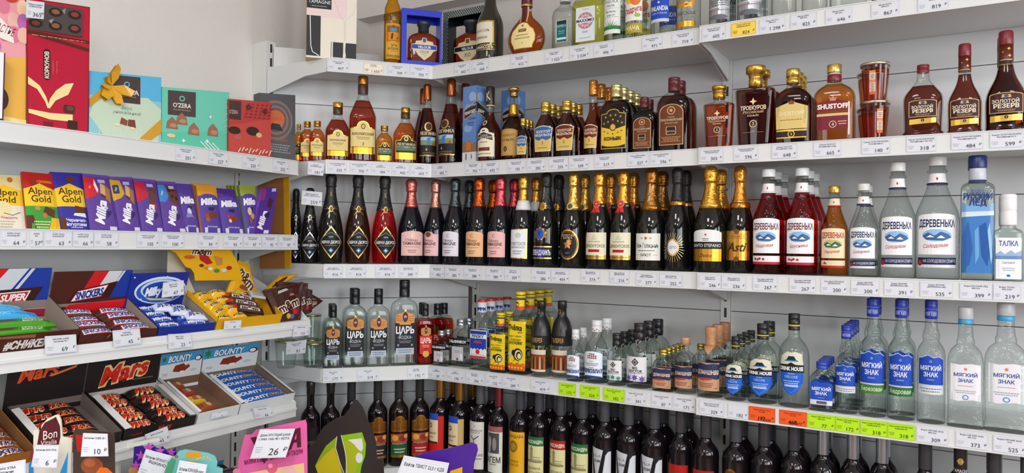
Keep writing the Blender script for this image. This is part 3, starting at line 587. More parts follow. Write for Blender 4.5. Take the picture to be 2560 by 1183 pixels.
kind('shr', 'shust', *CG, ra=.5, ex=4, gl='clear', lq='a4541a', fill=.74, caps=[cyl('cap', .895, 1, .36, '*d8b866'), cyl('collar', .865, .895, .30, 'e8e6e0'), cyl('neck_band', .785, .87, .35, '7a1a28')], labs=[('label', .03, .57, .82, [('p', [(-.96, .66), (.96, .66), (1, .84), (.3, .93), (0, .99), (-.3, .93), (-1, .84)], '781a2c'), ('p', [(-.16, .9), (.16, .9), (.22, 1.0), (.1, .96), (0, 1.02), (-.1, .96), (-.22, 1.0)], 'c88a6a'), ('t', 'SHUSTOFF', 0, .77, .11, 'f4ece0', .92, 0, 0, .04), ('r', -.95, .54, .95, .60, 'dcb88a'), ('r', -.95, .22, .95, .53, '781a2c'), ('e', 0, .34, .22, 0, 'd8b08a'), ('e', 0, .34, .17, 0, '5a1420'), ('t', '4', 0, .34, .08, 'f0e8d8'), ('l', .55, .40, .25, 2, .06, 'dcb88a'), ('r', .88, .08, .97, .86, 'e8dcd0')])])
REZ = [('a', -1, .30, 1, 1, .08, 'd2aa78'), ('a', -.95, .325, .95, .975, .08, '3c1712'), ('p', [(-.3, .82), (.3, .82), (.25, .93), (-.25, .93)], 'c8a878'), ('e', 0, .875, .14, .05, '3a4a8a'), ('t', 'ЗОЛОТОЙ', -.05, .70, .11, 'f0e2cc', .85, 0, 0, .02), ('t', 'РЕЗЕРВ', 0, .54, .14, 'f0e2cc', .9, 0, 0, .03), ('l', 0, .41, .55, 2, .04, 'c8a888'), ('p', [(-.95, 0), (.95, .04), (.95, .25), (-.95, .21)], '*d2b054'), ('e', 0, .16, .12, 0, '2a1410'), ('t', '5', 0, .16, .06, 'e8d8a0')]
kind('rezf', 'rezf', *CG, ra=.45, ex=3.2, gl='clear', lq='4c180e', fill=.70, caps=[cyl('cap', .89, 1, .30, '7a1826', 'r')], labs=[('label', .16, .50, .66, REZ)])
kind('rez', 'rez', *CG, ra=.6, ex=2.6, gl='clear', lq='4c180e', fill=.66, caps=[('cap', '.86:.36 .865:.375 .985:.36 1:.32', '7a1c28', ''), ('neck_wrap', '.695:.365 .70:.37 .86:.36', '5a2010', ''), ], labs=[('label', .09, .38, .80, REZ), ('neck_label', .70, .855, .6, [('8', .4, .75, .3, 4, .5, '*d2a050'), ('8', .5, .3, .3, 4, .5, '*d2a050'), ('8', -.5, .55, .25, 4, .5, '*b08040'), ('r', -1, .02, 1, .07, 'd8b070')])])
kind('armag', 'armag', *CG, ra=.45, gl='clear', lq='8a3c0c', fill=.60, caps=[('capsule', '.66:.25 .665:.27 .97:.25 1:.22', '5c1424', ''), cyl('neck_band', .665, .70, .275, '*c8a060')], labs=[('label', .085, .44, .66, [('p', [(-.75, 0), (.75, 0), (.8, .1), (1, .3), (1, .5), (.85, .7), (.6, .8), (.35, .95), (0, 1), (-.35, .95), (-.6, .8), (-.85, .7), (-1, .5), (-1, .3), (-.8, .1)], 'c8973c'), ('p', [(-.72, .02), (.72, .02), (.77, .12), (.96, .31), (.96, .49), (.82, .68), (.57, .78), (.33, .93), (0, .98), (-.33, .93), (-.57, .78), (-.82, .68), (-.96, .49), (-.96, .31), (-.77, .12)], 'eedc9c'), ('r', -.32, .62, .32, .74, '6a2c14'), ('t', 'ПИЙТ', 0, .68, .08, 'e8d090', .5), ('e', 0, .86, .08, 0, '8a6a2a'), ('l', 0, .5, .5, 1, .06, '6a4a2a'), ('t', 'КРАСНОГОРСКИЙ', 0, .38, .05, '5a3a20', .8), ('t', 'V', 0, .2, .06, '5a3a20')]), ('neck_strip', .44, .66, .22, [('r', -1, 0, 1, 1, 'd8b080'), ('r', -.7, 0, .7, 1, '5c1a14')])])
kind('anan', 'anan', *CG, gl='dark', gc='2a2620', labs=[('label', .18, .42, .86, [('r', -1, 0, 1, 1, '*c8a84e'), ('r', -.94, .0, .86, .93, 'dcd4c2'), ('t', 'АНАНАСОВЪ', -.15, .55, .11, '4a4236', .75, 0, .2), ('t', 'Премиум', -.15, .26, .13, '5a4a2a', .6, 0, .4)]), ('lower_label', .105, .165, .92, [('r', -1, 0, 1, 1, '*b8963e'), ('r', -1, .14, 1, .86, '15120e'), ('t', 'АНАНАСОВЪ', 0, .5, .5, 'ece4d0', .9, 0, 0, .02)])])
kind('uchk', 'uchk', 'brandy_bottle', 'bottle', gl='clear', lq='b8680c', fill=.78, caps=[cyl('cap', .84, 1, .6, '*b98a34')], labs=[('label', .06, .47, .97, [('r', -1, 0, 1, .45, 'd8a63a'), ('r', -1, .45, 1, 1, 'd89a2c'), ('o', -.8, .50, .8, .93, .1, '9a5a14'), ('r', -.7, .52, .7, .75, 'd88a1c'), ('e', 0, .82, .42, .06, '3a94c0'), ('e', 0, .9, .2, .05, '8a4a1c'), ('p', [(-.3, .55), (-.1, .55), (0, .72), (-.25, .7)], '4a2c14'), ('p', [(.35, .55), (.5, .55), (.5, .66)], '5a3a14'), ('t', 'УЧ', .05, .37, .09, '3a2410', .7), ('t', 'КУДУК', 0, .28, .06, '3a2410', .8), ('t', '* * *', 0, .19, .05, '3a2410', .5), ('t', 'Учкудук', 0, .08, .08, '3a2410', .85, 0, .3)])])
# ---- tequila and vodka
TQ = ('tequila_bottle', 'bottle'); VD = ('vodka_bottle', 'bottle'); WC = 'e4e6ea'
kind('olmeca', 'square', *TQ, ra=.6, ex=4, gl='clearb', lq='cfd6c0', fill=.70, caps=[cyl('cap', .80, 1, .44, 'c8c8c2')], labs=[('label', .18, .50, .42, [('r', -1.2, -.02, 1.2, 1.02, 'd2d8d0'), ('r', -1, 0, 1, 1, '0f6e74'), ('r', -1, .84, 1, 1, '12343c'), ('t', 'OLMECA', 0, .75, .11, 'e8f0f0', .9), ('t', 'TEQUILA', 0, .5, .06, 'cfe0e0', .7), ('t', 'BLANCO', 0, .40, .05, 'cfe0e0', .6), ('r', -.95, .1, .95, .2, 'dfe8e8')])])
kind('maxx', 'square', *TQ, ra=.7, ex=6, gl='clear', lq='c9a83c', fill=.66, caps=[cyl('cap', .80, 1, .44, '*c8a84e')], labs=[('label', .08, .56, .62, [('r', -1, 0, 1, 1, 'dde3e6'), ('t', 'TEQUILA', 0, .93, .035, '3a3a40', .6), ('e', 0, .60, .82, .24, 'b87a88'), ('8', 0, .60, .75, 12, .7, 'd8b2ba'), ('e', 0, .6, .4, .12, 'b87a88'), ('r', -.95, .53, .95, .68, 'dde3e6'), ('t', 'MAXXIMO', 0, .605, .085, '1c2026', .92, 0, 0, .03), ('t', 'Gold', 0, .28, .06, '8a8a8e', .4, 0, .3), ('l', 0, .1, .6, 1, .04, 'a0a0a6')])])
kind('salsa', 'tall', *TQ, gl='clear', lq='cfd6d0', fill=.8, caps=[cyl('cap', .84, 1, .44, 'd8d8d4')], labs=[('label', .10, .52, .97, [('r', -1, 0, 1, 1, 'e2e6e4'), ('t', 'TEQUILA', 0, .92, .075, '20282a', .95), ('t', 'SALSA', 0, .80, .06, '20282a', .8), ('k', [(-.8, .72), (.8, .72)], .015, '3a4240'), ('t', 'The better', 0, .63, .055, '2a3230', .8, 0, .3), ('t', 'taste of', 0, .53, .055, '2a3230', .7, 0, .3), ('k', [(-.8, .47), (.8, .47)], .015, '3a4240'), ('r', -1, .12, 1, .22, '2c7a3c')] + [('p', [(-.06+.02*x, .15), (.06+.02*x, .15), (x, y)], c) for x, y, c in ((-.95, .3, '2c7a3c'), (-.7, .36, '3c9a50'), (-.35, .4, '2c7a3c'), (0, .42, '54b068'), (.35, .4, '2c7a3c'), (.7, .36, '3c9a50'), (.95, .3, '2c7a3c'))])])
kind('chacha', 'tall', *VD, gl='clear', caps=[cyl('cap', .84, 1, .44, 'd8c890')], labs=[('label', .20, .56, .95, [('r', -1, 0, 1, 1, 'ece8e2'), ('e', -.2, .72, .7, .2, 'e8c23a'), ('e', .3, .62, .5, .16, 'e0782a'), ('e', .05, .82, .2, .09, 'e2b090'), ('8', .5, .85, .3, 6, .5, '3a7a3a'), ('t', 'Подруга', 0, .33, .16, 'b82430', .92, 10, .2, .02), ('e', .5, .16, .3, .06, '9ac04a')]), ('lower_label', .065, .17, .95, [('r', -1, 0, 1, 1, 'b0a02a'), ('t', 'ЧАЧА', 0, .5, .45, 'f0ecd8', .7, 0, 0, .02)])])
kind('finl', 'tall', *VD, gl='clearb', caps=[cyl('cap', .84, 1, .44, 'd0d4da')], labs=[('label', .14, .38, .88, [('r', -1, .14, 1, 1, '1e44b4'), ('r', -1, 0, 1, .14, 'c6ccd4'), ('t', 'FINLANDIA', 0, .60, .2, 'f0f4fa', .92, 0, 0, .02), ('t', 'VODKA OF FINLAND', 0, .38, .08, 'c8d4f0', .8), ('8', 0, .86, .15, 4, .5, 'dfe6f4')])])
kind('tsko', 'tall', *VD, gl='clearb', caps=[cyl('cap', .84, 1, .44, '*c8a04a')], labs=[('label', .05, .46, .94, [('r', -1, 0, 1, .14, '*dc9a34'), ('o', -.85, .5, .85, 1.0, .3, '*dc9a34'), ('o', -.62, .6, .62, .98, .25, '8a8478'), ('e', .15, .56, .22, 0, '*dc9a34'), ('e', .15, .56, .12, 0, 'b06a14'), ('t', 'ЦАРСКАЯ', 0, .34, .085, '4a3826', .9)])])
kind('tsks', 'tall', *VD, gl='clear', caps=[cyl('cap', .84, 1, .44, '*b8bcc4')], labs=[('label', .06, .5, .97, [('r', -1, 0, 1, 1, '*a9abb0'), ('e', 0, .82, .6, .12, 'd8dade'), ('t', 'ЦАРСКАЯ', 0, .55, .11, '1c1d22', .92, 0, 0, .03), ('l', 0, .42, .8, 3, .05, '5a5c62'), ('r', -1, .2, 1, .215, 'b06a78'), ('r', -1, .26, 1, .275, 'e6e6ea'), ('8', 0, .23, .15, 4, .5, '8a8c94'), ('e', 0, .05, .8, .06, '6a6c74')])])
kind('plain', 'tall', *VD, gl='clear', caps=[cyl('cap', .84, 1, .44, 'd0d4da')], labs=[('label', .3, .6, .9, [('r', -1, 0, 1, 1, 'c8cccf')])])
kind('fluted', 'square', *VD, ra=.7, ex=5, gl='clearj', caps=[cyl('cap', .80, 1, .44, 'b8a888')], labs=[])
kind('darkb', 'square', *CG, ra=.6, ex=4, gl='dark', gc='1c1218', caps=[cyl('cap', .80, 1, .42, '222222')])
def derlab(tc, bg, sc_, sub): return [('a', -1, 0, 1, 1, .07, bg), ('t', 'ДЕРЕВЕНЬКА', 0, .76, .17, tc, .92, 0, 0, .03), ('e', 0, .47, .72, .15, sc_[0]), ('p', [(-.7, .46), (-.4, .54), (-.1, .46), (.2, .56), (.55, .5), (.72, .42), (.3, .34), (-.5, .36)], sc_[1]), ('p', [(-.5, .42), (-.3, .48), (-.1, .42)], 'f2f4f8'), ('p', [(.0, .40), (.2, .47), (.4, .40)], 'f2f4f8'), ('t', sub, -.05, .22, .09, 'c0303c', .6, 4, .3)]
SNOW = ('8fbfe4', '3d5f94')
def derev(key, gl, lq, tc, bg, sub, capc, low, scn=SNOW, neck='f0eeee', nb=NAVY):
    kind(key, 'derev', *VD, gl=gl, lq=lq, fill=.80, caps=[cyl('cap', .925, 1, .42, capc), cyl('neck_band', .77, .785, .49, nb)], labs=[('label', .20, .53, .93, derlab(tc, bg, scn, sub)), ('lower_label', .095, .175, .95, low), ('neck_label', .785, .862, .85, [('r', -1, 0, 1, 1, neck), ('8', 0, .5, .1, 4, .5, 'c0303c'), ('e', 0, .42, .08, .15, 'c0303c')])])
LOWN = [('r', -1, .3, 1, 1, NAVY), ('r', -1, 0, 1, .3, 'd8dae0'), ('t', 'НА СОЛОДОВОМ СПИРТЕ', .15, .66, .3, 'e6e8f0', .8), ('e', -.85, .5, .17, 0, '8e1c34'), ('e', -.85, .5, .1, 0, 'a83448')]
LOWB = [('r', -1, 0, 1, 1, 'eceaea'), ('r', -1, 0, 1, .3, 'b81c34'), ('e', -.7, .62, .09, 0, 'a81c2c'), ('e', -.5, .55, .08, 0, 'b8283a'), ('e', -.35, .66, .08, 0, 'a81c2c'), ('e', -.1, .6, .08, 0, 'b8283a')]
derev('der_p', 'clearb', '8a0a26', '6a2238', 'eef0f2', 'Кедровая', 'dfe2e4', LOWB, nb='d8dce0'); derev('der_r', 'clearb', 'c00a24', '6a2238', 'eef0f2', 'Брусника', 'dfe2e4', LOWB, nb='d8dce0')
derev('der_o', 'clearb', 'b4560e', 'a83a1c', 'ecd8b4', 'Перцовая', '*c8a04a', [('r', -1, 0, 1, 1, 'e6d2b0'), ('r', -1, 0, 1, .3, 'b02418'), ('p', [(-.8, .5), (-.4, .45), (-.6, .85)], 'c02818')], ('c8b878', '3a6a4a'), 'e8d8c0', 'b02418')
derev('der_c', 'clearb', None, NAVY, 'eef0f4', 'Солодовая', 'd4d6d4', LOWN)
kind('led', 'led', *VD, ra=.75, ex=6, gl='clear', caps=[cyl('cap', .90, 1, .56, '1c2a66'), ('neck_sleeve', '.80:.50 .805:.52 .895:.50 .90:.48', 'c4c8d4', ''), cyl('neck_band', .795, .81, .53, '24346e')], labs=[('label', .06, .735, .93, [('r', -1, 0, 1, .72, '3f7cc0'), ('p', [(-1, .72), (1, .72), (1, .82), (.5, .79), (0, .83), (-.6, .80), (-1, .84)], '7aa8d8'), ('p', [(-1, .66), (1, .68), (1, .73), (-1, .72)], 'cfe2ee'), ('p', [(-.9, .45), (-.6, .62), (-.3, .3), (-.5, .1), (-.8, .05)], '2a5fae'), ('p', [(.1, .55), (.5, .6), (.8, .3), (.6, .08), (.25, .2)], '2458a4'), ('p', [(-.2, .5), (.05, .55), (.1, .2), (-.15, .1)], '6aa4dc'), ('p', [(.6, .5), (.75, .6), (.9, .2), (.82, .1)], '9cc6ea'), ('t', 'ВОДКА', 0, .975, .028, '3a5a9a', .4), ('t', 'РУССКИЙ', 0, .91, .065, '1c3a86', .9, 0, 0, .02), ('t', 'ЛЁД', 0, .83, .07, '1c3a86', .55, 0, 0, .02)])])
kind('talka', 'talka', *VD, ra=.6, ex=5, gl='clear', caps=[('cap', '.64:.56 .65:.58 .76:.58 .765:.56 .98:.56 1:.52', 'e6e6e8', 'r')], labs=[('label', .03, .50, .85, [('r', -1, 0, 1, 1, 'ebedf2'), ('t', 'ТАЛКА', 0, .86, .12, '24489a', .75, 0, 0, .02), ('p', [(-1, .5), (1, .5), (1, .7), (.5, .62), (.2, .7), (-.3, .6), (-.6, .68), (-1, .6)], '9cb4d8'), ('r', -1, .48, 1, .56, '6a8cc0'), ('t', 'Снежная', 0, .40, .05, '8a94a8', .5, 0, .3), ('l', 0, .26, .5, 2, .05, 'a8b0c0'), ('e', 0, .08, .15, .03, '2a7ac0')])])
EAG = [('p', [(-.95, .15), (-.5, .1), (.5, .1), (.95, .15), (1, .6), (.8, .72), (.4, .74), (0, .8), (-.4, .74), (-.8, .72), (-1, .6)], '*a87444'), ('k', [(-.9, .55), (-.3, .5)], .03, '3a2a20'), ('k', [(-.92, .42), (-.3, .38)], .03, '3a2a20'), ('k', [(-.85, .3), (-.3, .28)], .03, '3a2a20'), ('k', [(.9, .55), (.3, .5)], .03, '3a2a20'), ('k', [(.92, .42), (.3, .38)], .03, '3a2a20'), ('k', [(.85, .3), (.3, .28)], .03, '3a2a20'), ('e', 0, .5, .34, .36, 'c89a70'), ('e', 0, .5, .28, .31, '5a2418'), ('8', 0, .52, .2, 5, .5, 'd8a888'), ('8', 0, .9, .16, 5, .5, '*c8a050'), ('r', -.6, .04, .6, .16, '*b07a3a')]
TSL = [('r', -1, .12, 1, 1, '15171f'), ('r', -.88, 0, .88, .2, 'b9c0cc'), ('t', 'ЦАРЬ', 0, .77, .21, 'f0f2f4', .9, 0, 0, .03), ('t', 'ВОДКА', 0, .54, .10, 'd4d8de', .6), ('k', [(-.75, .54), (-.55, .54)], .02, 'd4d8de'), ('k', [(.55, .54), (.75, .54)], .02, 'd4d8de'), ('l', 0, .42, .6, 2, .045, '9aa0aa'), ('r', -.75, .26, -.6, .33, '9aa0aa'), ('r', .6, .26, .75, .33, '9aa0aa'), ('l', 0, .14, .7, 2, .07, '5a7aa0')]
BCAP = cyl('cap', .80, 1, .385, '15161a', 'r')
kind('tsar', 'tsar', *VD, ra=.55, ex=5, gl='clear', caps=[BCAP], labs=[('label', .13, .50, .74, TSL), ('crest', .47, .665, .70, EAG)])
kind('tsarr', 'tsar', 'bitter_bottle', 'bottle', ra=.55, ex=5, gl='clear', lq='9a3410', fill=.72, caps=[BCAP], labs=[('label', .12, .48, .72, [('r', -1, .16, 1, 1, 'c8281c'), ('8', 0, .16, .6, 9, .8, '*c8a050'), ('t', 'ЦАРЬ', 0, .78, .22, 'f4e8dc', .85, 0, 0, .03), ('l', 0, .55, .6, 2, .07, 'e8c0a0'), ('e', 0, .38, .3, .08, 'a01c14')]), ('crest', .47, .66, .60, EAG)])
kind('kalash', 'flask', *VD, ra=.5, ex=4, gl='clear', caps=[cyl('cap', .86, 1, .36, '*b4b8bc', 'r')], labs=[('label', .46, .60, .86, [('r', -1, 0, 1, 1, '14161a'), ('t', 'KALASHNIKOV', 0, .5, .42, 'e8eaec', .92, 0, 0, .04)]), ('lower_label', .12, .42, .55, [('r', -1, 0, 1, 1, 'b9babf'), ('r', -.92, .03, .92, .97, 'c4c5ca'), ('l', 0, .7, .5, 2, .1, '7a7c84'), ('e', 0, .12, .18, 0, '8a2a44'), ('r', .5, .1, .9, .5, 'e6e6e8')])])
kind('finsky', 'finsky', *VD, ra=.6, ex=4, gl='clear', caps=[cyl('cap', .965, 1, .385, 'c8242c'), ('capsule', '.82:.38 .825:.39 .965:.38', 'd4d8dc', '')], labs=[('label', .17, .57, .80, [('r', -1, 0, 1, 1, 'dfe4e6'), ('r', -.95, .85, .95, .97, '1c3a9e'), ('t', 'FINSKY', 0, .78, .11, '16284e', .95, 0, 0, .03), ('p', [(-.95, .31), (-.8, .36), (-.6, .3), (-.4, .36), (-.2, .3), (0, .36), (.2, .3), (.4, .36), (.6, .3), (.8, .36), (.95, .31), (.95, .70), (-.95, .70)], '1c3a9e'), ('t', 'Standart', 0, .62, .06, '6a8ad8', .7, 0, .2), ('o', -.5, .53, .5, .58, .05, 'c82c34'), ('e', 0, .23, .24, 0, 'c8242c'), ('l', 0, .13, .8, 1, .04, '8a8c94'), ('r', -.95, .01, .95, .08, 'c8242c')]), ('neck_label', .825, .90, .9, [('p', [(-1, 0), (-.8, .5), (-.6, .1), (-.4, .7), (-.2, .1), (0, .6), (.2, .1), (.4, .7), (.6, .1), (.8, .5), (1, 0), (1, 1), (.8, .75), (.6, 1), (.4, .8), (.2, 1), (0, .8), (-.2, 1), (-.4, .8), (-.6, 1), (-.8, .8), (-1, 1)], '1c3a9e')])])
PCH = [('r', -1, 0, 1, 1, 'f0d020'), ('r', -1, 0, 1, .10, 'd8641c')] + [('e', -.8+.32*i, .10+.02*(i % 2), .2, .035, 'd8641c') for i in range(6)] + [('e', -.7+.35*i, .06, .1, .02, 'f0d020') for i in range(5)] + [('t', 'Пчёлка', -.06, .87, .10, '1c1810', .76, -3, 0, .03), ('t', 'люкс', .5, .78, .04, '4a3a10', .3, 0, .3), ('t', 'Бери с мёдом -', 0, .70, .035, '4a3a10', .75, 0, .2), ('t', 'Хорошо', 0, .63, .05, '4a3a10', .6, 0, .2), ('t', 'ЖУЖИМ!', 0, .56, .06, '2a2010', .75, 0, 0, .02), ('e', .28, .33, .52, .125, '1c1810'), ('e', .34, .32, .40, .10, 'e8dc9a'), ('e', .40, .31, .30, .08, '1c1810'), ('e', .45, .30, .2, .055, 'e8dc9a'), ('e', -.2, .36, .2, .06, '1c1810'), ('p', [(-.9, .32), (-.5, .40), (-.45, .30)], 'b8c8d0'), ('k', [(0, .24), (-.2, .18)], .04, '1c1810'), ('k', [(.3, .21), (.4, .15)], .04, '1c1810')]
PCAP = [('cap', '.925:.44 .93:.46 .985:.46 1:.42', 'e6c822', ''), cyl('cap_stripe', .952, .968, .47, '1c1810')]
kind('pchel', 'pchel', *VD, ra=.85, ex=5, gl='clear', lq='d8d0a8', fill=.7, caps=PCAP, labs=[('label', .05, .645, .93, PCH), ('neck_label', .78, .90, .9, [('r', -1, 0, 1, 1, 'f0d020'), ('r', -1, 0, 1, .35, 'd8541c'), ('e', -.3, .55, .4, .25, '2a2010'), ('e', -.2, .52, .25, .14, 'f0d020')])])
kind('galer', 'galer', *VD, gl='clear', caps=[('capsule', '.415:1.02 .42:1.03 .54:1.03 .55:1.05 .56:1.02 .61:.99 .67:.91 .73:.77 .775:.58 .80:.46 .86:.41 .865:.42 .90:.42 .905:.46 .985:.46 1:.42', '1f1e20', '')], labs=[('label', .07, .36, .96, [('r', -1, 0, 1, 1, 'd6c9b4'), ('r', -1, .1, 1, .78, '8a3f1c')] + [('p', [(x, .12), (x+.22, .12), (x+.16, .6+.1*((i*3) % 2)), (x+.04, .66)], c) for i, (x, c) in enumerate(((-.95, '5a2c16'), (-.7, 'c08848'), (-.45, '3a241a'), (-.2, 'b86a30'), (.05, '5a2c16'), (.3, 'd0a060'), (.55, '4a2818'), (.75, 'a85a28')))]), ('capsule_text', .44, .53, .8, [('t', 'ГАЛЕРЕЯ', -.05, .5, .62, 'b8945a', .8, 0, 0, .02)]), ('neck_medallion', .82, .90, .36, [('e', -.3, .5, .5, .42, '*c8a87a'), ('e', -.3, .5, .3, .26, '2a1c14')])])
PV = [('a', -1, 0, 1, .97, .12, '5a86b8'), ('a', -.96, .015, .96, .955, .12, 'e6ebf2'), ('a', -.9, .0, .9, .08, .05, '1d4a8a')] + [('e', -.36+.18*i, .72+.07*j, .07, .028, '8a4a3a') for i in range(5) for j in range(3) if abs(i-2)+j < 4] + [('t', '1902', 0, .60, .04, '5a5a62'), ('l', 0, .52, .6, 2, .06, '7a8290'), ('t', 'ВОДКА', 0, .37, .04, '4a5260', .4), ('t', 'ПЕРВОЗЛАТ', 0, .25, .13, '1c4286', .95, 0, 0, .04)]
kind('perv', 'perv', *VD, gl='clear', caps=[('cap', '.81:.42 .815:.44 .985:.43 1:.39', 'dfe1e4', 'r')], labs=[('label', .09, .53, .95, PV), ('neck_label', .815, .88, .8, [('r', -1, 0, 1, 1, 'dfe1e4')] + [('e', -.7+.35*i, .3+.3*(i % 2), .12, .16, '*a87848') for i in range(5)])])
def doc(c): return [('r', -1, 0, 1, 1, 'dfe0e2'), ('p', [(0, .62), (.32, .78), (0, .95), (-.32, .78)], '2c2a30'), ('p', [(0, .68), (.2, .78), (0, .89), (-.2, .78)], 'c8b8b0'), ('e', 0, .78, .1, .05, '2c2a30'), ('t', 'BIG', 0, .545, .10, '23232a', .45, 0, 0, .03), ('t', 'DOCTOR', 0, .42, .10, '23232a', .85, 0, 0, .03), ('l', 0, .33, .7, 1, .05, '5a5a62'), ('8', 0, .15, .3, 7, .5, c), ('8', -.6, .12, .35, 7, .4, c), ('8', .6, .1, .35, 7, .4, c)]
for key, c in (('docg', '2a8a74'), ('docv', '6a52a0')):
    kind(key, 'doc', *VD, gl='clear', caps=[('cap', '.73:.41 .735:.43 .97:.42 .975:.45 .99:.45 1:.42', '1c1a1d', 'r')], labs=[('label', .11, .49, .95, doc(c)), ('neck_tag', .66, .97, .55, [('p', [(-.5, .97), (.2, .97), (.45, .2), (.1, 0), (-.35, .2)], 'a89a94'), ('p', [(-.44, .95), (.15, .95), (.38, .21), (.1, .04), (-.29, .21)], '221e20'), ('e', .06, .26, .24, .1, c), ('t', '0', .06, .26, .08, 'e0e0e0')])])
DOM = [('r', -1, 0, 1, 1, 'c49270'), ('p', [(-1, .42), (-.6, .44), (-.2, .40), (.3, .45), (.7, .41), (1, .44), (1, .95), (.5, .98), (0, .94), (-.6, .98), (-1, .94)], '2a3058'), ('p', [(-.9, .40), (-.3, .36), (.4, .40), (.3, .46), (-.7, .46)], 'a8443a'), ('t', 'ДОМАШНЯЯ', 0, .66, .14, 'e6c8ac', .92, 0, 0, .03), ('l', -.1, .26, .6, 3, .06, '6a4030'), ('l', .7, .1, .15, 1, .05, '6a4030')]
kind('domf', 'domf', *VD, ra=.6, ex=4, gl='clear', lq='d0c8b4', fill=.75, caps=[cyl('cap', .86, 1, .45, '*b8a04a', 'r')], labs=[('label', .08, .56, .88, DOM)])
kind('dom', 'dom', *VD, gl='clear', caps=[('cap', '.86:.34 .865:.46 .985:.46 1:.43', 'c09270', '')], labs=[('label', .10, .50, .96, DOM)])
kind('doml', 'dom', *VD, gl='clear', caps=[('paper_wrap', '.70:.30 .72:.44 .76:.42 .86:.41 .90:.44 .98:.46 1:.44', 'b8845c', 'f')], labs=[('label', .10, .50, .97, DOM), ('wrap_tip', .62, .73, .5, [('p', [(-.95, 1), (.95, 1), (.1, 0)], 'bd8a62')])])
DHL = [('p', [(-.9, .30), (-.5, .1), (0, .0), (.5, .1), (.9, .30), (.95, .60), (-.95, .60)], '1d5cc4'), ('p', [(-.95, .68), (.95, .68), (.8, .95), (.3, 1), (0, .98), (-.3, 1), (-.8, .9)], 'd6d4bc'), ('p', [(-.4, .8), (-.2, .9), (.2, .9), (.4, .8)], '14202c'), ('r', -.5, .78, .5, .81, '3a7ac0'), ('p', [(-1, .53), (1, .53), (1, .70), (.3, .71), (0, .76), (-.3, .71), (-1, .70)], '111318'), ('t', 'DRINK HOUSE', 0, .615, .085, 'f0f0f0', .92, 0, 0, .04), ('t', 'ВОДКА', 0, .5, .03, 'c8dcf4', .3), ('t', 'DELUXE', 0, .43, .055, 'c8dcf4', .6), ('l', 0, .33, .6, 2, .05, 'b8d0f0'), ('r', -.5, .2, .5, .25, 'a8c4ec'), ('k', [(-.8, .27), (0, .06), (.8, .27)], .03, '5a9ae8')]
kind('dh', 'dh', *VD, gl='clear', caps=[cyl('cap', .86, 1, .41, '1a1b1e', 'r'), cyl('cap_ring', .845, .862, .425, 'd8c020'), cyl('neck_band', .80, .845, .405, '1e1f22')], labs=[('label', .10, .57, .93, DHL)])
kind('dhl', 'dh', *VD, gl='clear', caps=[cyl('cap', .885, 1, .38, '1a1b1e', 'r'), cyl('cap_ring', .865, .882, .385, 'd8c020'), cyl('neck_band', .82, .865, .375, '1e1f22')], labs=[('label', .13, .60, .86, DHL)])
def mz(low, lt=None): return [('p', [(-1, .24), (1, .24), (1, .90), (.6, .97), (.2, .94), (-.2, 1), (-.6, .94), (-1, .97)], '1c48b4'), ('p', [(-1, .88), (-.6, .92), (-.2, .98), (.2, .92), (.6, .95), (1, .88), (1, .90), (.6, .97), (.2, .94), (-.2, 1), (-.6, .94), (-1, .97)], 'a8c0e8'), ('8', 0, .83, .15, 8, .55, '6a8ad0'), ('t', 'МЯГКИЙ', 0, .66, .11, 'eef2fa', .8, 0, 0, .02), ('t', 'ЗНАК', 0, .50, .11, 'eef2fa', .52, 0, 0, .02), ('t', 'ВОДКА', 0, .37, .03, 'c8d8f4', .3), ('r', -1, .205, 1, .24, 'c8ccd4'), ('r', -1, 0, 1, .205, low)] + ([('t', lt, 0, .11, .10, 'eef4e0', .8, 0, .1)] if lt else [('l', 0, .14, .8, 2, .07, '7a7e88')])
MCAP = [('cap', '.845:.44 .85:.46 .985:.455 1:.42', '1b2f9c', 'r'), cyl('cap_ring', .925, .932, .47, 'a8b4d8')]
kind('mz', 'mz', *VD, gl='clearb', caps=MCAP, labs=[('label', .24, .56, .96, mz('d4d8de')), ('cap_text', .86, .915, .7, [('t', 'МЯГКИЙ', 0, .5, .6, 'b8c4e4', .9)])])
kind('mzb', 'mz', *VD, gl='clearb', caps=MCAP, labs=[('label', .20, .56, .96, mz('3f7a2c', 'Березовая')), ('cap_text', .86, .915, .7, [('t', 'МЯГКИЙ', 0, .5, .6, 'b8c4e4', .9)])])
kind('mzk', 'mz', *VD, gl='clearb', caps=MCAP, labs=[('label', .20, .56, .96, mz('2c6a34', 'Кедровая')), ('cap_text', .86, .915, .7, [('t', 'МЯГКИЙ', 0, .5, .6, 'b8c4e4', .9)])])
kind('mzf', 'mzf', *VD, ra=.55, ex=4, gl='clear', caps=[cyl('cap', .86, 1, .47, '2444b0', 'r')], labs=[('label', .13, .62, .84, [('r', -1, 0, 1, .2, 'd6d8e0'), ('p', [(-1, .2), (1, .2), (1, .9), (.5, .96), (0, .92), (-.5, 1), (-1, .92)], '1f4cb8'), ('t', 'МЯГКИЙ', 0, .66, .13, 'eef2fa', .85, 0, 0, .02), ('t', 'ЗНАК', 0, .48, .13, 'eef2fa', .55, 0, 0, .02), ('l', 0, .3, .3, 1, .04, 'b8c8ec'), ('r', -.4, .04, .5, .16, '5a5c66')])])
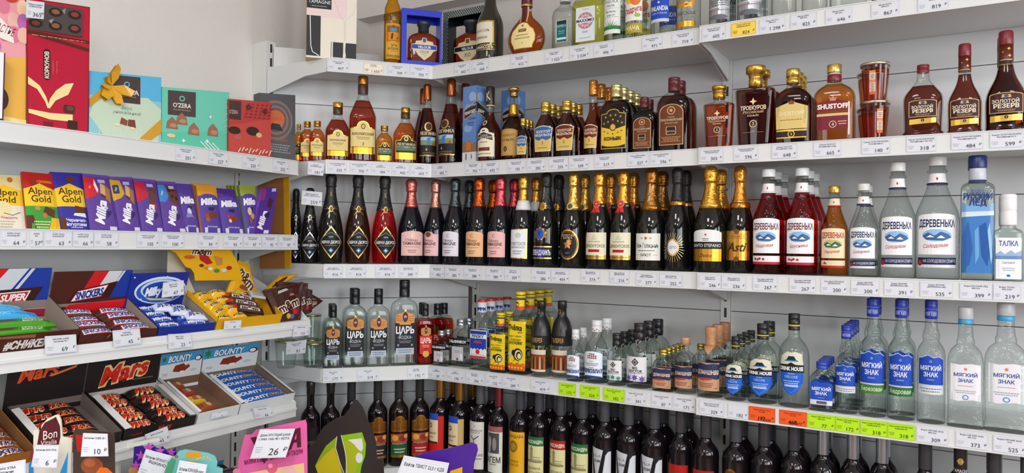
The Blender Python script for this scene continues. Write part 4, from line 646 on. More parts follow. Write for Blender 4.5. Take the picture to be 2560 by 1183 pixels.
kind('mzw', 'mzw', *VD, ra=.6, ex=4, gl='clearb', caps=[('cap', '.90:.41 .905:.42 .985:.42 1:.39', 'b4b8bc', ''), cyl('cap_band', .86, .90, .42, '3a9ac8')], labs=[('label', .22, .535, .80, [('p', [(-1, .03), (-.5, 0), (.5, .05), (1, .02), (1, .97), (.4, 1), (-.4, .96), (-1, .99)], 'e4e4ea'), ('8', 0, .85, .16, 8, .5, 'd08a5a'), ('t', 'МЯГКИЙ', 0, .70, .09, '2c4494', .82, 0, 0, .02), ('t', 'ЗНАК', 0, .55, .09, '2c4494', .55, 0, 0, .02), ('l', 0, .41, .5, 1, .04, 'b48a98'), ('l', 0, .28, .7, 2, .05, '9a9ca8'), ('e', 0, .11, .2, .065, '5a8ac4'), ('e', 0, .11, .13, .04, 'dfe4ee')])])
# ---- still wine
WN = ('wine_bottle', 'bottle')
def wine(key, cc, lab, gc='130d12', top=None, z0=.74):
    caps = [('capsule', '%g:.415 %g:.43 .93:.43 .94:.46 .985:.46 1:.42' % (z0, z0+.004), cc, '')]
    if top: caps.append(cyl('cap_top', .975, 1.004, .48, top))
    kind(key, 'bord', *WN, gc=gc, caps=caps, labs=[('label',)+l if len(l) == 4 else l for l in lab])
GREY = '4a4b50'
wine('w_blank', '22201f', [(.16, .50, .9, [('r', -1, 0, 1, 1, '201c20'), ('t', 'ПОРТВЕЙН', 0, .5, .12, '8a7a6a', .7)])], z0=.86)
wine('w_dark', '2a2a2c', [(.16, .50, .9, [('r', -1, 0, 1, 1, '1a1818')])])
def shato(c): return [('b', -1, .62, 1, 1, .14, '*d09a48'), ('b', -.97, .64, .97, .98, .14, '*a8702c'), ('8', 0, .84, .16, 6, .5, '6a4218'), ('t', 'ШАТО', 0, .71, .06, '5a3814', .6), ('r', -1, 0, 1, .56, c), ('r', -1, .36, 1, .56, 'b8522a'), ('e', -.5, .47, .35, .07, 'd8a040'), ('e', .3, .46, .4, .08, '8a2c1c'), ('e', .7, .5, .25, .05, 'e0b060'), ('r', -1, .31, 1, .36, '2a1a14'), ('t', 'КИНДЗМАРАУЛИ', 0, .335, .035, 'ecdcc0', .8), ('l', 0, .2, .6, 2, .07, 'e0d0b8'), ('r', -1, 0, 1, .06, '*c08a3c')]
wine('w_sh_b', '2c2a2b', [(.10, .56, .94, shato('2a2426'))]); wine('w_sh_g', '2c2a2b', [(.10, .56, .94, shato('1c5a34'))], gc='1c120a'); wine('w_sh_r', '2c2a2b', [(.10, .56, .94, shato('a81c20'))])
def geor(low): return [('r', -1, 0, .45, 1, 'e4d2aa'), ('r', .45, 0, 1, .95, low), ('r', -1, .86, .45, 1, '2450b8'), ('e', -.4, .74, .22, 0, '7a2018'), ('e', -.4, .74, .13, 0, 'e0c8a8'), ('t', 'Киндзмараули', -.28, .58, .05, '7a6a4a', .55, 4, .3), ('l', -.3, .49, .3, 1, .04, '8a7a5a'), ('r', -1, 0, .45, .38, low), ('r', -.95, .36, .4, .40, '3a1a14')]
wine('w_ge_r', '*c8954a', [(.06, .58, .97, geor('c82018'))]); wine('w_ge_y', '*c8954a', [(.06, .58, .97, geor('c8aa6a'))])
wine('w_jil', '55565a', [(.05, .56, .95, [('r', -1, 0, 1, 1, 'd6d2cc'), ('8', 0, .90, .08, 4, .6, 'b05a5a'), ('t', 'Киндзмараули', 0, .82, .045, '5a5250', .8), ('l', 0, .77, .6, 1, .03, '6a6260'), ('k', [(-.4, .68), (-.1, .62), (.45, .70)], .08, '1a1818'), ('k', [(-.1, .62), (-.05, .52)], .07, '1a1818'), ('t', 'LUXE', .5, .3, .05, '2a2828', .4), ('l', .3, .22, .5, 1, .04, '5a5654')])])
wine('w_agem', '*a84a56', [(.05, .54, .95, [('r', -1, 0, 1, 1, 'd8d8cc'), ('r', -1, .88, 1, 1, 'a05a5e'), ('r', -.75, .42, .65, .86, '4a4a4a'), ('e', -.4, .66, .2, .12, 'a8a8a4'), ('e', .15, .62, .22, .14, '8a8a88'), ('r', -.5, .44, -.3, .6, 'b8b8b4'), ('t', 'АГЕМ', 0, .28, .12, '3a3a38', .8, 0, 0, .02), ('l', 0, .18, .4, 1, .04, '6a6a66')])])
wine('w_sand', '43454c', [(.04, .52, .95, [('r', -1, 0, 1, 1, 'e4a81e'), ('t', 'САНДАРА', 0, .90, .06, '6a3a10', .9, 0, 0, .02), ('e', -.2, .68, .5, .13, '8a6a20'), ('e', -.2, .68, .32, .08, 'b08a2c'), ('t', 'ДОЛИНА', -.2, .36, .05, '6a3a10', .6), ('t', 'СТРАСТИ', -.2, .28, .05, '6a3a10', .6)])])
def mass(c): return [('r', -1, 0, 1, .82, 'd8d49c'), ('r', -1, .80, 1, 1, c), ('t', 'МАССАНДРА', 0, .89, .07, 'e8e4c8', .92, 0, 0, .03), ('r', -.4, .45, -.1, .72, '9a9670'), ('p', [(-.45, .72), (-.05, .72), (-.25, .8)], '8a8660'), ('r', -.9, .43, .8, .48, '8a8660'), ('l', .3, .55, .4, 2, .05, 'a09c74'), ('t', 'ДОЛИНА', 0, .30, .06, '7a5a2a', .7), ('t', 'МАССАНДРЫ', 0, .20, .06, '7a5a2a', .8)]
wine('w_ma_g', '47484d', [(.04, .50, .95, mass('1f6a3c'))]); wine('w_ma_r', '47484d', [(.04, .50, .95, mass('a81c22'))])
wine('w_villa', '4a4b50', [(.0, .50, .97, [('r', -1, 0, 1, 1, '121014'), ('p', [(-.85, 1), (.3, .96), (-.28, .32)], 'c9ccd2'), ('p', [(-1, .98), (-.98, .98), (-.4, 0), (-1, 0)], 'c9ccd2'), ('p', [(1, .94), (1, 0), (-.05, 0), (.5, .86), (.72, .93)], 'cfd4da'), ('t', 'VILLA', -.3, .84, .055, '6a6c74', .4), ('t', 'KRIM', -.3, .74, .055, '5a5c64', .45, 0, 0, .02)])])
wine('w_villo', '4a4b50', [(.0, .50, .97, K['w_villa']['labs'][0][4])], top='d8501c')
wine('w_red', '3c3c40', [(.0, .46, .95, [('r', -1, 0, 1, 1, 'b01416'), ('r', -1, 0, -.6, 1, '8a3a1c'), ('p', [(-.5, .2), (-.3, 1), (.0, .2)], '*a8703a'), ('e', .0, .3, .05, 0, 'f0e8d8')])])
wine('w_grey', '4a4b52', [('medallion', .40, .52, .5, [('e', -.3, .5, .9, .48, '*a87838'), ('e', -.3, .5, .6, .32, '5a3a14')])])
wine('w_greyb', '3a3a3f', [(.05, .38, .9, [('r', -1, 0, 1, 1, '22201f')])])
wine('w_silver', '*b4bac4', [(.05, .36, .9, [('r', -1, 0, 1, 1, '8a1c20')])], top='a8162c')
wine('w_emb', '2a2326', [('label', .05, .38, .9, [('r', -1, 0, 1, 1, '1a1616')]), ('neck_crest', .80, .885, .8, [('8', 0, .55, .5, 4, .6, '*d8c070'), ('e', 0, .55, .35, .3, '*d8c070')]), ('neck_text', .755, .79, .9, [('t', 'TAMAGNE', 0, .5, .8, 'd8d8d0', .95)])])
def tint_of(h):
    '''what one wall of the drink lets through, from the colour seen through both'''
    return tuple(min(1, c/.31)**.5 for c in rgba(h)[:3])+(1,)
def smooth_cap(outline): return prof(outline)
def make_bottle(key, H, A):
    k = K[key]; pr = PR[k['pr']]; rn = pr[-1][1]; ra, ex = k['ra'], k['ex']
    r = bpy.data.objects.new(k['name'], None); COL.objects.link(r); r.empty_display_size = .02
    top = max(float(c[1].split()[-1].split(':')[0]) if c[1] else 1 for c in k['caps']) if k['caps'] else 1.02
    body = [(z*H, q) for z, q in pr]
    m = MB(); tint = rgba(k['gc']) if k['gl'] in ('dark', 'tint') else (1, 1, 1, 1)
    if k['lq'] and k['gl'] != 'dark':
        g = MB(); fl = []
        for z, q in pr:
            if z > k['fill']: break
            fl.append((max(z, .015)*H, q*.95-.004/max(A, .01)*.1))
        fl.append((k['fill']*H, r_at(pr, k['fill'])*.95))
        g.lathe(fl, A, ra, ex, rn, 28, tint_of(k['lq'])); g.build('liquid', M_LIQ, r)
    m.lathe(body, A, ra, ex, rn, 30, tint)
    m.build('glass_body', {'dark': M_DARK, 'clear': M_GLASS, 'clearb': M_GLASSB, 'clearj': M_GLASSJ, 'tint': M_GTINT}[k['gl']], r)
    for nm, ol, c, st in k['caps']:
        b = MB(); mat = M_CAP
        if ol is None:                                  # foil of a sparkling wine: follows the neck, bulges over the wire
            z0 = st; pts = [(z, r_at(pr, z)+.022) for z in [z0+(.835-z0)*i/6 for i in range(7)]] + [(.845, .37), (.855, .42), (.865, .435), (.875, .40), (.885, .41), (.93, .45), (.96, .435), (.985, .37), (1.0, .22)]
            mat = M_FOIL
        else: pts = smooth_cap(ol)
        if st == 'f': mat = M_FOIL
        if st == 'r':
            z0, z1 = pts[0][0], pts[-1][0]; rr = max(p[1] for p in pts); s_ = z1-z0; zz = z0+s_*.42
            pts = [pts[0], (z0+.05*s_, rr), (zz, rr), (zz+.02*s_, rr*.96), (zz+.05*s_, rr*.96), (zz+.07*s_, rr), (z0+.80*s_, rr), (z0+.82*s_, rr*.97), (z0+.85*s_, rr), (z1-.06*s_, rr), (z1-.02*s_, rr*.95), (z1, rr*.86)]
        full = bool(ol) and max(p[1] for p in pts) > .9
        b.lathe([(z*H, q) for z, q in pts], A, ra if full else 1, ex if full else 2, rn if full else None, 22, rgba(c)); b.build(nm, mat, r)
    capmax = lambda z: max([r_at([p for p in prof(c[1])], z) for c in k['caps'] if c[1] and prof(c[1])[0][0] <= z <= prof(c[1])[-1][0]] + [r_at(pr, z)+.03 for c in k['caps'] if c[1] is None and z >= c[3]] + [r_at(pr, min(z, .95))])
    for nm, z0, z1, hw, ops in k['labs']:
        zs = [z0*H+(z1-z0)*H*i/12 for i in range(13)]
        R0 = max(capmax(z/H) for z in (zs[0], zs[6], zs[12]))*A
        hwm = hw*A if R0 > .75*A else hw*R0*1.45
        art = Art(hwm, (z1-z0)*H, ops)
        rnd = (ra == 1 and ex == 2) or R0 < .6*A
        def fm(x, y, e, z0=z0, rnd=rnd):
            z = z0*H+y; q = capmax(min(max(z/H, 0), 1))*A
            a, b, n = section(q, A, ra, ex, rn)
            if rnd and not (ra == 1 and ex == 2): a = b = q
            if rnd or n < 2.05 and abs(a-b) < 1e-5:
                t = x/a; return (( a+e)*math.sin(t), -(a+e)*math.cos(t), z)
            t = min(abs(x)/a, .995); return (x, -b*(1-t**n)**(1/n)-e, z)
        straight = max(abs(capmax((z0*H+(z1-z0)*H*i/4)/H)-capmax(z0)) for i in range(5)) < .01
        me = art.mesh(nm, M_PRINT, fm, rng(-hwm, hwm, (.2 if rnd else .3)*R0), () if straight else rng(0, (z1-z0)*H, (z1-z0)*H/8))
        link(nm, me, r)
    return r
# ---------------------------------------------------------------- bottles: row, kind, pixel column, pixel top, pixel width, how many stand behind, look, (own depth)
ORD = ['', ', second of its file', ', third of its file', ', fourth of its file', ', fifth of its file']
def frame_for(row, x): return FM if x < 1077 else FR if x < 1745 else FR2
def put(row, key, cx, ytop, wpx, nb, desc, d=None, H=None, F=None, dmax=.265):
    F = F or frame_for(row, cx); k = K[key]; wpx *= 1.07 if k['pr'] in ('champ', 'bord') else 1; z = ZS[row]; dd = d if d is not None else .045
    for _ in range(3):
        u = F.u_at(cx, dd, z); w = F.p(u, dd, z); dep = depth_of(w); v = (w-V((0, 0, HC+z))); v.z = 0; v.normalize()
        cphi = abs(v.dot(V((CF.x, CF.y, 0)).normalized())); ca = abs(v.dot(F.n)); r2 = k['ra']**2
        A = wpx*dep*cphi/(2*FPX)/math.sqrt(ca*ca+r2*(1-ca*ca))
        if d is None: dd = A*k['ra']+.008
    if H is None: H = min(F.hit(cx, ytop, dd)[1]-z, .31)
    r = make_bottle(key, H, A); r.location = F.p(u, dd, z); r.rotation_euler = (0, 0, F.th)
    g = '%s on the %s shelf' % (k['name'].replace('_', ' ')+'s', ROWN[row])
    tag(r, desc, k['cat'], g)
    st = 2*A*k['ra']*1.02+.002
    for i in range(1, nb+1):
        d2 = dd+i*st
        if d2+A*k['ra'] > dmax+.012: break
        c = dup(r, F.p(u, d2, z)); tag(c, desc+ORD[i], None)
    return r, A, H
# top shelf
put('T', 'uchk', 980, 0, 43, 0, 'ochre bottle with desert camel label beside the blue gift box', H=.30)
put('T', 'anan', 1224, 0, 68, 0, 'black tapering bottle with cream label beside the dark gift box', H=.315, d=.05)
put('T', 'armag', 1316, 0, 94, 0, 'round bellied amber bottle with a cream shield label', H=.245)
put('T', 'olmeca', 1412, 0, 60, 0, 'pale square bottle with a small teal label', H=.215, d=.085)
put('T', 'maxx', 1475, 0, 80, 0, 'golden square bottle with white label and pink rosette', H=.225, d=.06)
put('T', 'salsa', 1536, 0, 52, 1, 'slim clear bottle with green agave leaves on its label', H=.255)
put('T', 'chacha', 1590, 0, 54, 1, 'clear bottle with fruit painted label and mustard band', H=.275)
put('T', 'finl', 1656, 0, 60, 1, 'clear bottle with a blue band label on the top shelf', H=.28)
put('T', 'tsko', 1720, 0, 64, 0, 'frosted bottle with an orange medallion label', H=.28)
put('T', 'tsks', 1803, 0, 62, 1, 'silver labelled bottle above the white 605 tag', H=.28)
put('T', 'tsks', 1878, 0, 72, 1, 'wider silver labelled bottle above the yellow tag', H=.30)
put('T', 'plain', 1960, 0, 62, 0, 'clear bottle cut by the photo top beside the silver ones', H=.30)
put('T', 'plain', 2036, 0, 64, 0, 'clear bottle next to the fluted one on the top shelf', H=.30)
put('T', 'fluted', 2120, 0, 90, 0, 'broad fluted clear bottle on the top shelf', H=.26)
put('T', 'darkb', 2203, 0, 48, 0, 'dark bottle at the right end of the top shelf', H=.26)
# second shelf
put('2', 'lezs', 746, 311, 26, 0, 'small amber bottle half hidden by the grey chocolate box', d=.118)
put('2', 'kizs', 767, 304, 40, 0, 'small gold capped flask, second from left in the corner', d=.085)
put('2', 'kizs', 792, 303, 40, 0, 'small gold capped flask with cream label, third in the corner', d=.05)
put('2', 'kizm', 843, 257, 62, 0, 'reddish sloping decanter with an arched cream label')
put('2', 'kizl', 905, 191, 68, 0, 'tallest corner cognac with broad gold label and number 3')
put('2', 'lezs', 960, 315, 42, 0, 'small amber flask between two larger corner bottles')
put('2', 'lezm', 1012, 270, 60, 0, 'amber decanter with dark gold label and mountain picture')
put('2', 'lezl', 1066, 211, 50, 1, 'conical brown bottle with copper capsule at corner edge')
put('2', 'lezl', 1126, 198, 60, 2, 'conical brown bottle with copper capsule before the blue carton', d=.05)
put('2', 'kenig', 1224, 218, 60, 0, 'brown bottle with black capsule between two blue cartons', d=.036)
put('2', 'garant', 1283, 220, 62, 0, 'round shouldered cognac with gilt stopper and tan label', d=.062)
put('2', 'medb', 1307, 297, 32, 2, 'tiny blue labelled cognac flask with gold cap', d=.018)
put('2', 'medb', 1363, 257, 56, 2, 'blue and gold labelled cognac flask')
put('2', 'medr', 1416, 253, 56, 2, 'red and gold labelled cognac flask')
put('2', 'medt', 1482, 202, 46, 2, 'tall cognac with crinkled copper capsule and red label')
put('2', 'kony', 1540, 213, 78, 4, 'broad flask with yellow and black ornamented label')
put('2', 'prask', 1610, 244, 62, 1, 'smaller brown labelled flask with maroon cap')
put('2', 'prask', 1684, 195, 84, 1, 'large brown labelled flask with maroon cap')
put('2', 'troek', 1797, 216, 76, 0, 'small flat shouldered decanter with brass stopper')
put('2', 'troekl', 1888, 167, 98, 1, 'large flat shouldered decanter with broad brass stopper')
put('2', 'shg', 1982, 174, 94, 2, 'embossed decanter with pale gold crown label')
put('2', 'shr', 2085, 163, 104, 0, 'embossed decanter with dark red crown label')
put('2', 'rezf', 2307, 163, 106, 0, 'squat footed flask with a red screw cap')
put('2', 'rez', 2411, 111, 90, 0, 'long necked brown bottle with maroon cap')
put('2', 'rez', 2514, 79, 106, 1, 'biggest long necked brown bottle at the right edge')
# third shelf
put('3', 'abrau_small', 738, 472, 40, 0, 'small black sparkling bottle half hidden by the sweets shelf', d=.14)
put('3', 'abrau_small', 773, 470, 50, 0, 'small black sparkling bottle with a silver diamond label', d=.088)
put('3', 'abrau_dark', 825, 434, 65, 0, 'dark sparkling bottle with gold diamond label, nearest the small ones')
put('3', 'abrau_brown', 893, 436, 65, 0, 'brown sparkling bottle with gold diamond label')
put('3', 'abrau_red', 960, 438, 65, 0, 'red sparkling bottle with gold diamond label')
put('3', 'tam_pink', 1026, 447, 62, 0, 'sparkling bottle with salmon foil and pink label at corner end')
put('3', 'tam_rose', 1087, 450, 54, 0, 'sparkling bottle with rose foil and oval topped pink label')
put('3', 'tam_white', 1136, 446, 57, 1, 'sparkling bottle with grey foil and white label')
put('3', 'tam_peach', 1196, 444, 60, 1, 'sparkling bottle with bronze foil and peach label')
put('3', 'tam_coral', 1250, 441, 60, 1, 'sparkling bottle with coral foil and pink label')
put('3', 'sov', 1307, 438, 58, 1, 'sparkling bottle with white collar and white framed label')
put('3', 'gelen', 1364, 432, 60, 1, 'sparkling bottle with black foil and blue gold crest')
put('3', 'balka', 1432, 430, 60, 1, 'sparkling bottle with round gold griffin medallion')
put('3', 'derb', 1497, 428, 62, 1, 'red sealed sparkling bottle with cream label, left of two')
put('3', 'derb', 1557, 426, 62, 1, 'red sealed sparkling bottle with cream label, right of two')
put('3', 'golit', 1627, 421, 72, 1, 'sparkling bottle with brown foil and plain white label')
put('3', 'ceto', 1692, 420, 62, 1, 'sparkling bottle with a golden sunburst emblem')
put('3', 'stef', 1775, 416, 80, 1, 'sparkling bottle with white and gold banded label')
put('3', 'asti', 1849, 415, 70, 0, 'sparkling bottle with all gold label and foil', d=.072)
put('3', 'der_p', 1920, 424, 82, 2, 'dark crimson liqueur bottle with white village label')
put('3', 'der_r', 2004, 421, 84, 2, 'bright red liqueur bottle with white village label')
put('3', 'der_o', 2085, 466, 72, 0, 'small amber bottle with cream village label')
put('3', 'der_c', 2158, 460, 76, 1, 'smallest clear bottle with white village label')
put('3', 'der_c', 2243, 408, 94, 0, 'middle sized clear bottle with white village label')
put('3', 'der_c', 2342, 393, 114, 0, 'largest clear bottle with white village label')
put('3', 'led', 2443, 390, 86, 1, 'square bottle with blue ice picture on its front')
put('3', 'talka', 2520, 486, 76, 1, 'clear flat flask with white screw cap at right edge')
# fourth shelf
put('4', 'tsar', 831, 763, 48, 2, 'small black labelled vodka flask beside the glass jars')
put('4', 'tsar', 886, 722, 60, 1, 'medium black labelled vodka flask, left of the pair')
put('4', 'tsar', 944, 722, 58, 0, 'medium black labelled vodka flask, right of the pair')
put('4', 'tsar', 1009, 700, 68, 0, 'largest black labelled vodka flask with bronze eagle')
put('4', 'tsarr', 1062, 760, 42, 2, 'small amber red flask with black cap')
put('4', 'tsarr', 1092, 759, 42, 1, 'amber red flask behind the tiny silver capped bottle', d=.12)
put('4', 'kalash', 1103, 826, 44, 1, 'tiny silver capped clear flask with a black strip label', d=.02)
put('4', 'kalash', 1152, 798, 55, 1, 'clear wide flask with a black strip label', d=.055)
put('4', 'finsky', 1204, 749, 56, 3, 'clear bottle with blue and red label and red topped cap')
put('4', 'pchel', 1251, 782, 46, 1, 'small yellow labelled bottle with striped yellow cap', d=.03)
put('4', 'pchel', 1300, 729, 52, 3, 'tall yellow labelled bottle with striped yellow cap')
put('4', 'galer', 1352, 752, 50, 0, 'black hooded bottle with dancing figures label')
put('4', 'galer', 1404, 752, 51, 0, 'black hooded bottle with reddish painting label', d=.062)
put('4', 'perv', 1438, 823, 43, 1, 'small clear bottle with white ship label and silver cap', d=.027)
put('4', 'perv', 1491, 800, 60, 1, 'larger clear bottle with white ship label and silver cap')
put('4', 'docg', 1541, 833, 48, 2, 'small clear bottle with black neck tag and green print')
put('4', 'docv', 1598, 808, 64, 2, 'larger clear bottle with black neck tag and violet print')
put('4', 'domf', 1658, 873, 52, 4, 'small flat clear flask with gold cap and kraft label')
put('4', 'dom', 1713, 843, 54, 0, 'clear bottle with tan stopper and kraft label')
put('4', 'doml', 1776, 817, 66, 2, 'clear bottle with paper wrapped cap and kraft label')
put('4', 'domf', 1752, 859, 44, 0, 'gold capped flask standing between the kraft labelled bottles', d=.15)
put('4', 'dh', 1838, 841, 54, 3, 'small clear bottle with black cap, yellow ring, blue label')
put('4', 'dh', 1906, 809, 74, 1, 'medium clear bottle with black cap, yellow ring, blue label')
put('4', 'dhl', 1984, 784, 78, 0, 'largest clear bottle with black cap, yellow ring, blue label')
put('4', 'mzf', 2055, 904, 66, 3, 'small clear flask with blue cap and blue label')
put('4', 'mz', 2115, 813, 58, 3, 'quarter size blue labelled bottle beside the small flask')
put('4', 'mzb', 2181, 746, 70, 1, 'blue labelled bottle with light green lower band')
put('4', 'mzk', 2252, 748, 70, 1, 'blue labelled bottle with dark green lower band')
put('4', 'mz', 2327, 750, 72, 0, 'tall blue labelled bottle with silver lower band')
put('4', 'mzw', 2413, 768, 94, 0, 'white labelled broad bottle with light blue cap ring')
put('4', 'mzw', 2514, 757, 112, 0, 'biggest white labelled bottle at the right edge')
# fifth shelf, still wines
HW = .315
for cx, key, w, nb, desc, hh in (
    (774, 'w_blank', 46, 0, 'plain black wine bottle beside the pink card', .30), (824, 'w_blank', 46, 0, 'plain black wine bottle behind the cat shaped card', .30), (876, 'w_dark', 48, 0, 'dark wine bottle above the cat shaped card', .31),
    (942, 'w_sh_b', 47, 0, 'wine bottle with gold and black label beside the cat card', .31), (995, 'w_sh_g', 47, 0, 'wine bottle with gold and green label', .31), (1047, 'w_sh_r', 47, 0, 'wine bottle with gold and red label', .31),
    (1099, 'w_ge_r', 50, 1, 'gold capped wine bottle with cream and red label', .31), (1148, 'w_ge_y', 52, 1, 'gold capped wine bottle with cream and tan label', .31), (1199, 'w_jil', 48, 1, 'wine bottle with white label above the purple card', .31),
    (1245, 'w_agem', 48, 0, 'wine bottle with rose capsule and photo label', .31), (1299, 'w_sand', 49, 1, 'wine bottle with a yellow label', .31), (1346, 'w_ma_g', 50, 1, 'wine bottle with green topped label, nearest the yellow one', .31),
    (1400, 'w_ma_r', 48, 1, 'wine bottle with red topped label', .31), (1455, 'w_ma_g', 52, 1, 'wine bottle with green topped label, right of the red one', .31), (1510, 'w_villa', 56, 1, 'wine bottle with white V label, first of three', .31),
    (1570, 'w_villa', 58, 1, 'wine bottle with white V label, second of three', .31), (1634, 'w_villo', 62, 1, 'wine bottle with white V label and orange cap top', .31), (1700, 'w_red', 58, 1, 'wine bottle with red label, left of two', .31), (1763, 'w_red', 62, 0, 'wine bottle with red label, right of two', .31),
    (1838, 'w_grey', 64, 1, 'wine bottle with a bronze round medallion', .31), (1909, 'w_greyb', 66, 1, 'grey capped wine bottle next to the medallion one', .31), (1983, 'w_greyb', 66, 1, 'grey capped wine bottle next to the silver foiled one', .31),
    (2056, 'w_silver', 66, 1, 'silver foiled wine bottle under the green 77 tag', .31), (2131, 'w_silver', 68, 1, 'silver foiled wine bottle under the green 318 tags', .31), (2204, 'w_silver', 70, 1, 'silver foiled wine bottle, rightmost of three', .31),
    (2312, 'w_greyb', 78, 0, 'grey capped wine bottle under the white 309 tag', .31), (2400, 'w_emb', 76, 1, 'wine bottle with a gold emblem on its black capsule', .31), (2486, 'w_greyb', 82, 1, 'grey capped wine bottle under the white 525 tag', .31), (2568, 'w_grey', 82, 0, 'wine bottle cut by the right edge of the photo', .31)):
    put('5', key, cx, 0, w, nb, desc, H=hh)
# ---- stacked glass jars with tin lids
def jar(F, row, cx, d, wpx, hh, lq, desc, n=2, lidc='*b8ae78', label=None, lz=.2):
    z = ZS[row]; u = F.u_at(cx, d, z); w = F.p(u, d, z); A = wpx*depth_of(w)/(2*FPX)*.98
    proto = None
    for i in range(n):
        loc = F.p(u, d, z)+V((0, 0, i*hh))
        r = bpy.data.objects.new('glass_jar', None); COL.objects.link(r)
        P = [(0, .74), (.02*hh, .80), (.70*hh, .95), (.86*hh, .97), (.93*hh, 1.0)]
        if lq: m = MB(); m.lathe([(.04*hh, .72), (.68*hh, .90), (.84*hh, .91)], A, col=tint_of(lq)); m.build('liquid', M_LIQ, r)
        m = MB(); m.lathe(P, A, seg=40, flute=1, col=(1, 1, 1, 1), smooth=False); m.build('glass_body', M_GLASSJ, r)
        m = MB(); m.lathe([(.92*hh, 1.0), (.925*hh, 1.06), (.985*hh, 1.06), (.998*hh, 1.02)], A, col=rgba(lidc)); m.build('lid', M_CAP, r)
        if label and (i in label):
            a0 = label[i]
            art = Art(A*.22, hh*.62, [('r', -1, 0, 1, 1, 'e2cdb4'), ('r', -1, 0, 1, .12, 'd8642c'), ('r', -1, .5, 1, .62, 'd8845c'), ('r', -1, .9, 1, 1, 'd8845c'), ('l', 0, .45, .7, 6, .06, '8a5a44'), ('l', 0, .82, .7, 3, .07, '8a5a44')])
            fm = lambda x, y, e: ((A*(.88+.1*y/hh)+e+.0006)*math.sin(x/A+a0), -(A*(.88+.1*y/hh)+e+.0006)*math.cos(x/A+a0), .15*hh+y)
            link('label', art.mesh('label', M_PRINT, fm, (), ()), r)
        r.location = loc; r.rotation_euler = (0, 0, F.th)
        tag(r, desc+(', lower of the stack' if i == 0 else ', upper of the stack'), 'jar', 'glass jars on the %s shelf' % ROWN[row])
jar(FR2, '2', 2187, .045, 68, .098, '8a3a14', 'faceted amber jar with tin lid in front', 2, '*c8c0a8', {0: .45, 1: -.12})
jar(FR2, '2', 2178, .125, 66, .094, '8a3a14', 'faceted amber jar with tin lid behind', 2, '*c8c0a8')
jar(FM, '4', 782, .05, 52, .083, None, 'fluted clear jar with tin lid, nearest the vodka', 1)
jar(FM, '4', 715, .055, 56, .093, None, 'fluted clear jar with tin lid behind the 81 tag', 2)
jar(FM, '4', 778, .135, 46, .085, None, 'fluted clear jar with tin lid behind the front jar', 2)
# ---- cartons on the bottle shelves
def carton(name, F, x0, x1, row, d, dp, ytop, ops, side, label, H=None, cat='box', mat=None):
    z = ZS[row]; u0 = F.u_at(x0, d, z); u1 = F.u_at(x1, d, z); H = H or F.hit((x0+x1)/2, ytop, d)[1]-z
    o = pack(name, (F.p(u0, d, z), F.p(u1, d, z), F.p(u1, d, z+H), F.p(u0, d, z+H)), dp, ops, side, mat or M_PRINT)
    return tag(o, label, cat), u0, u1, H
W_ = 'f4f2ee'
carton('gift_carton', FM, 765, 890, 'T', .012, .10, 0, [('r', -1, 0, 1, 1, 'ece4d4'), ('r', -1, .42, .6, 1, 'eed6d4'), ('r', -1, .505, -.02, .66, '26272e'), ('t', 'Château', -.5, .615, .03, 'f0f0ec', .4), ('t', 'TAMAGNE', -.5, .575, .035, 'f0f0ec', .44), ('l', -.5, .53, .3, 1, .02, 'a8a8ac'), ('r', -1, .02, -.44, .43, '2e2f35'), ('k', [(-.86, .43), (-.82, .12), (-.75, .06), (-.5, .025)], .03, W_), ('r', -.02, .02, .0, .175, '2e2f35'), ('r', .06, .02, .47, .175, '2e2f35'), ('r', .56, .02, 1, .175, '2e2f35'), ('k', [(.48, .175), (.50, .1), (.47, .03)], .02, W_), ('k', [(.56, .175), (.54, .1), (.58, .03)], .02, W_), ('k', [(.06, .9), (.1, .6), (.3, .46), (.5, .40), (.52, .2)], .008, 'd4ccb8'), ('k', [(1, .6), (.85, .48), (.56, .40), (.55, .2)], .008, 'd4ccb8')], 'e2c090', 'tall cream and pink gift carton with dark panels on the top shelf', H=.33)
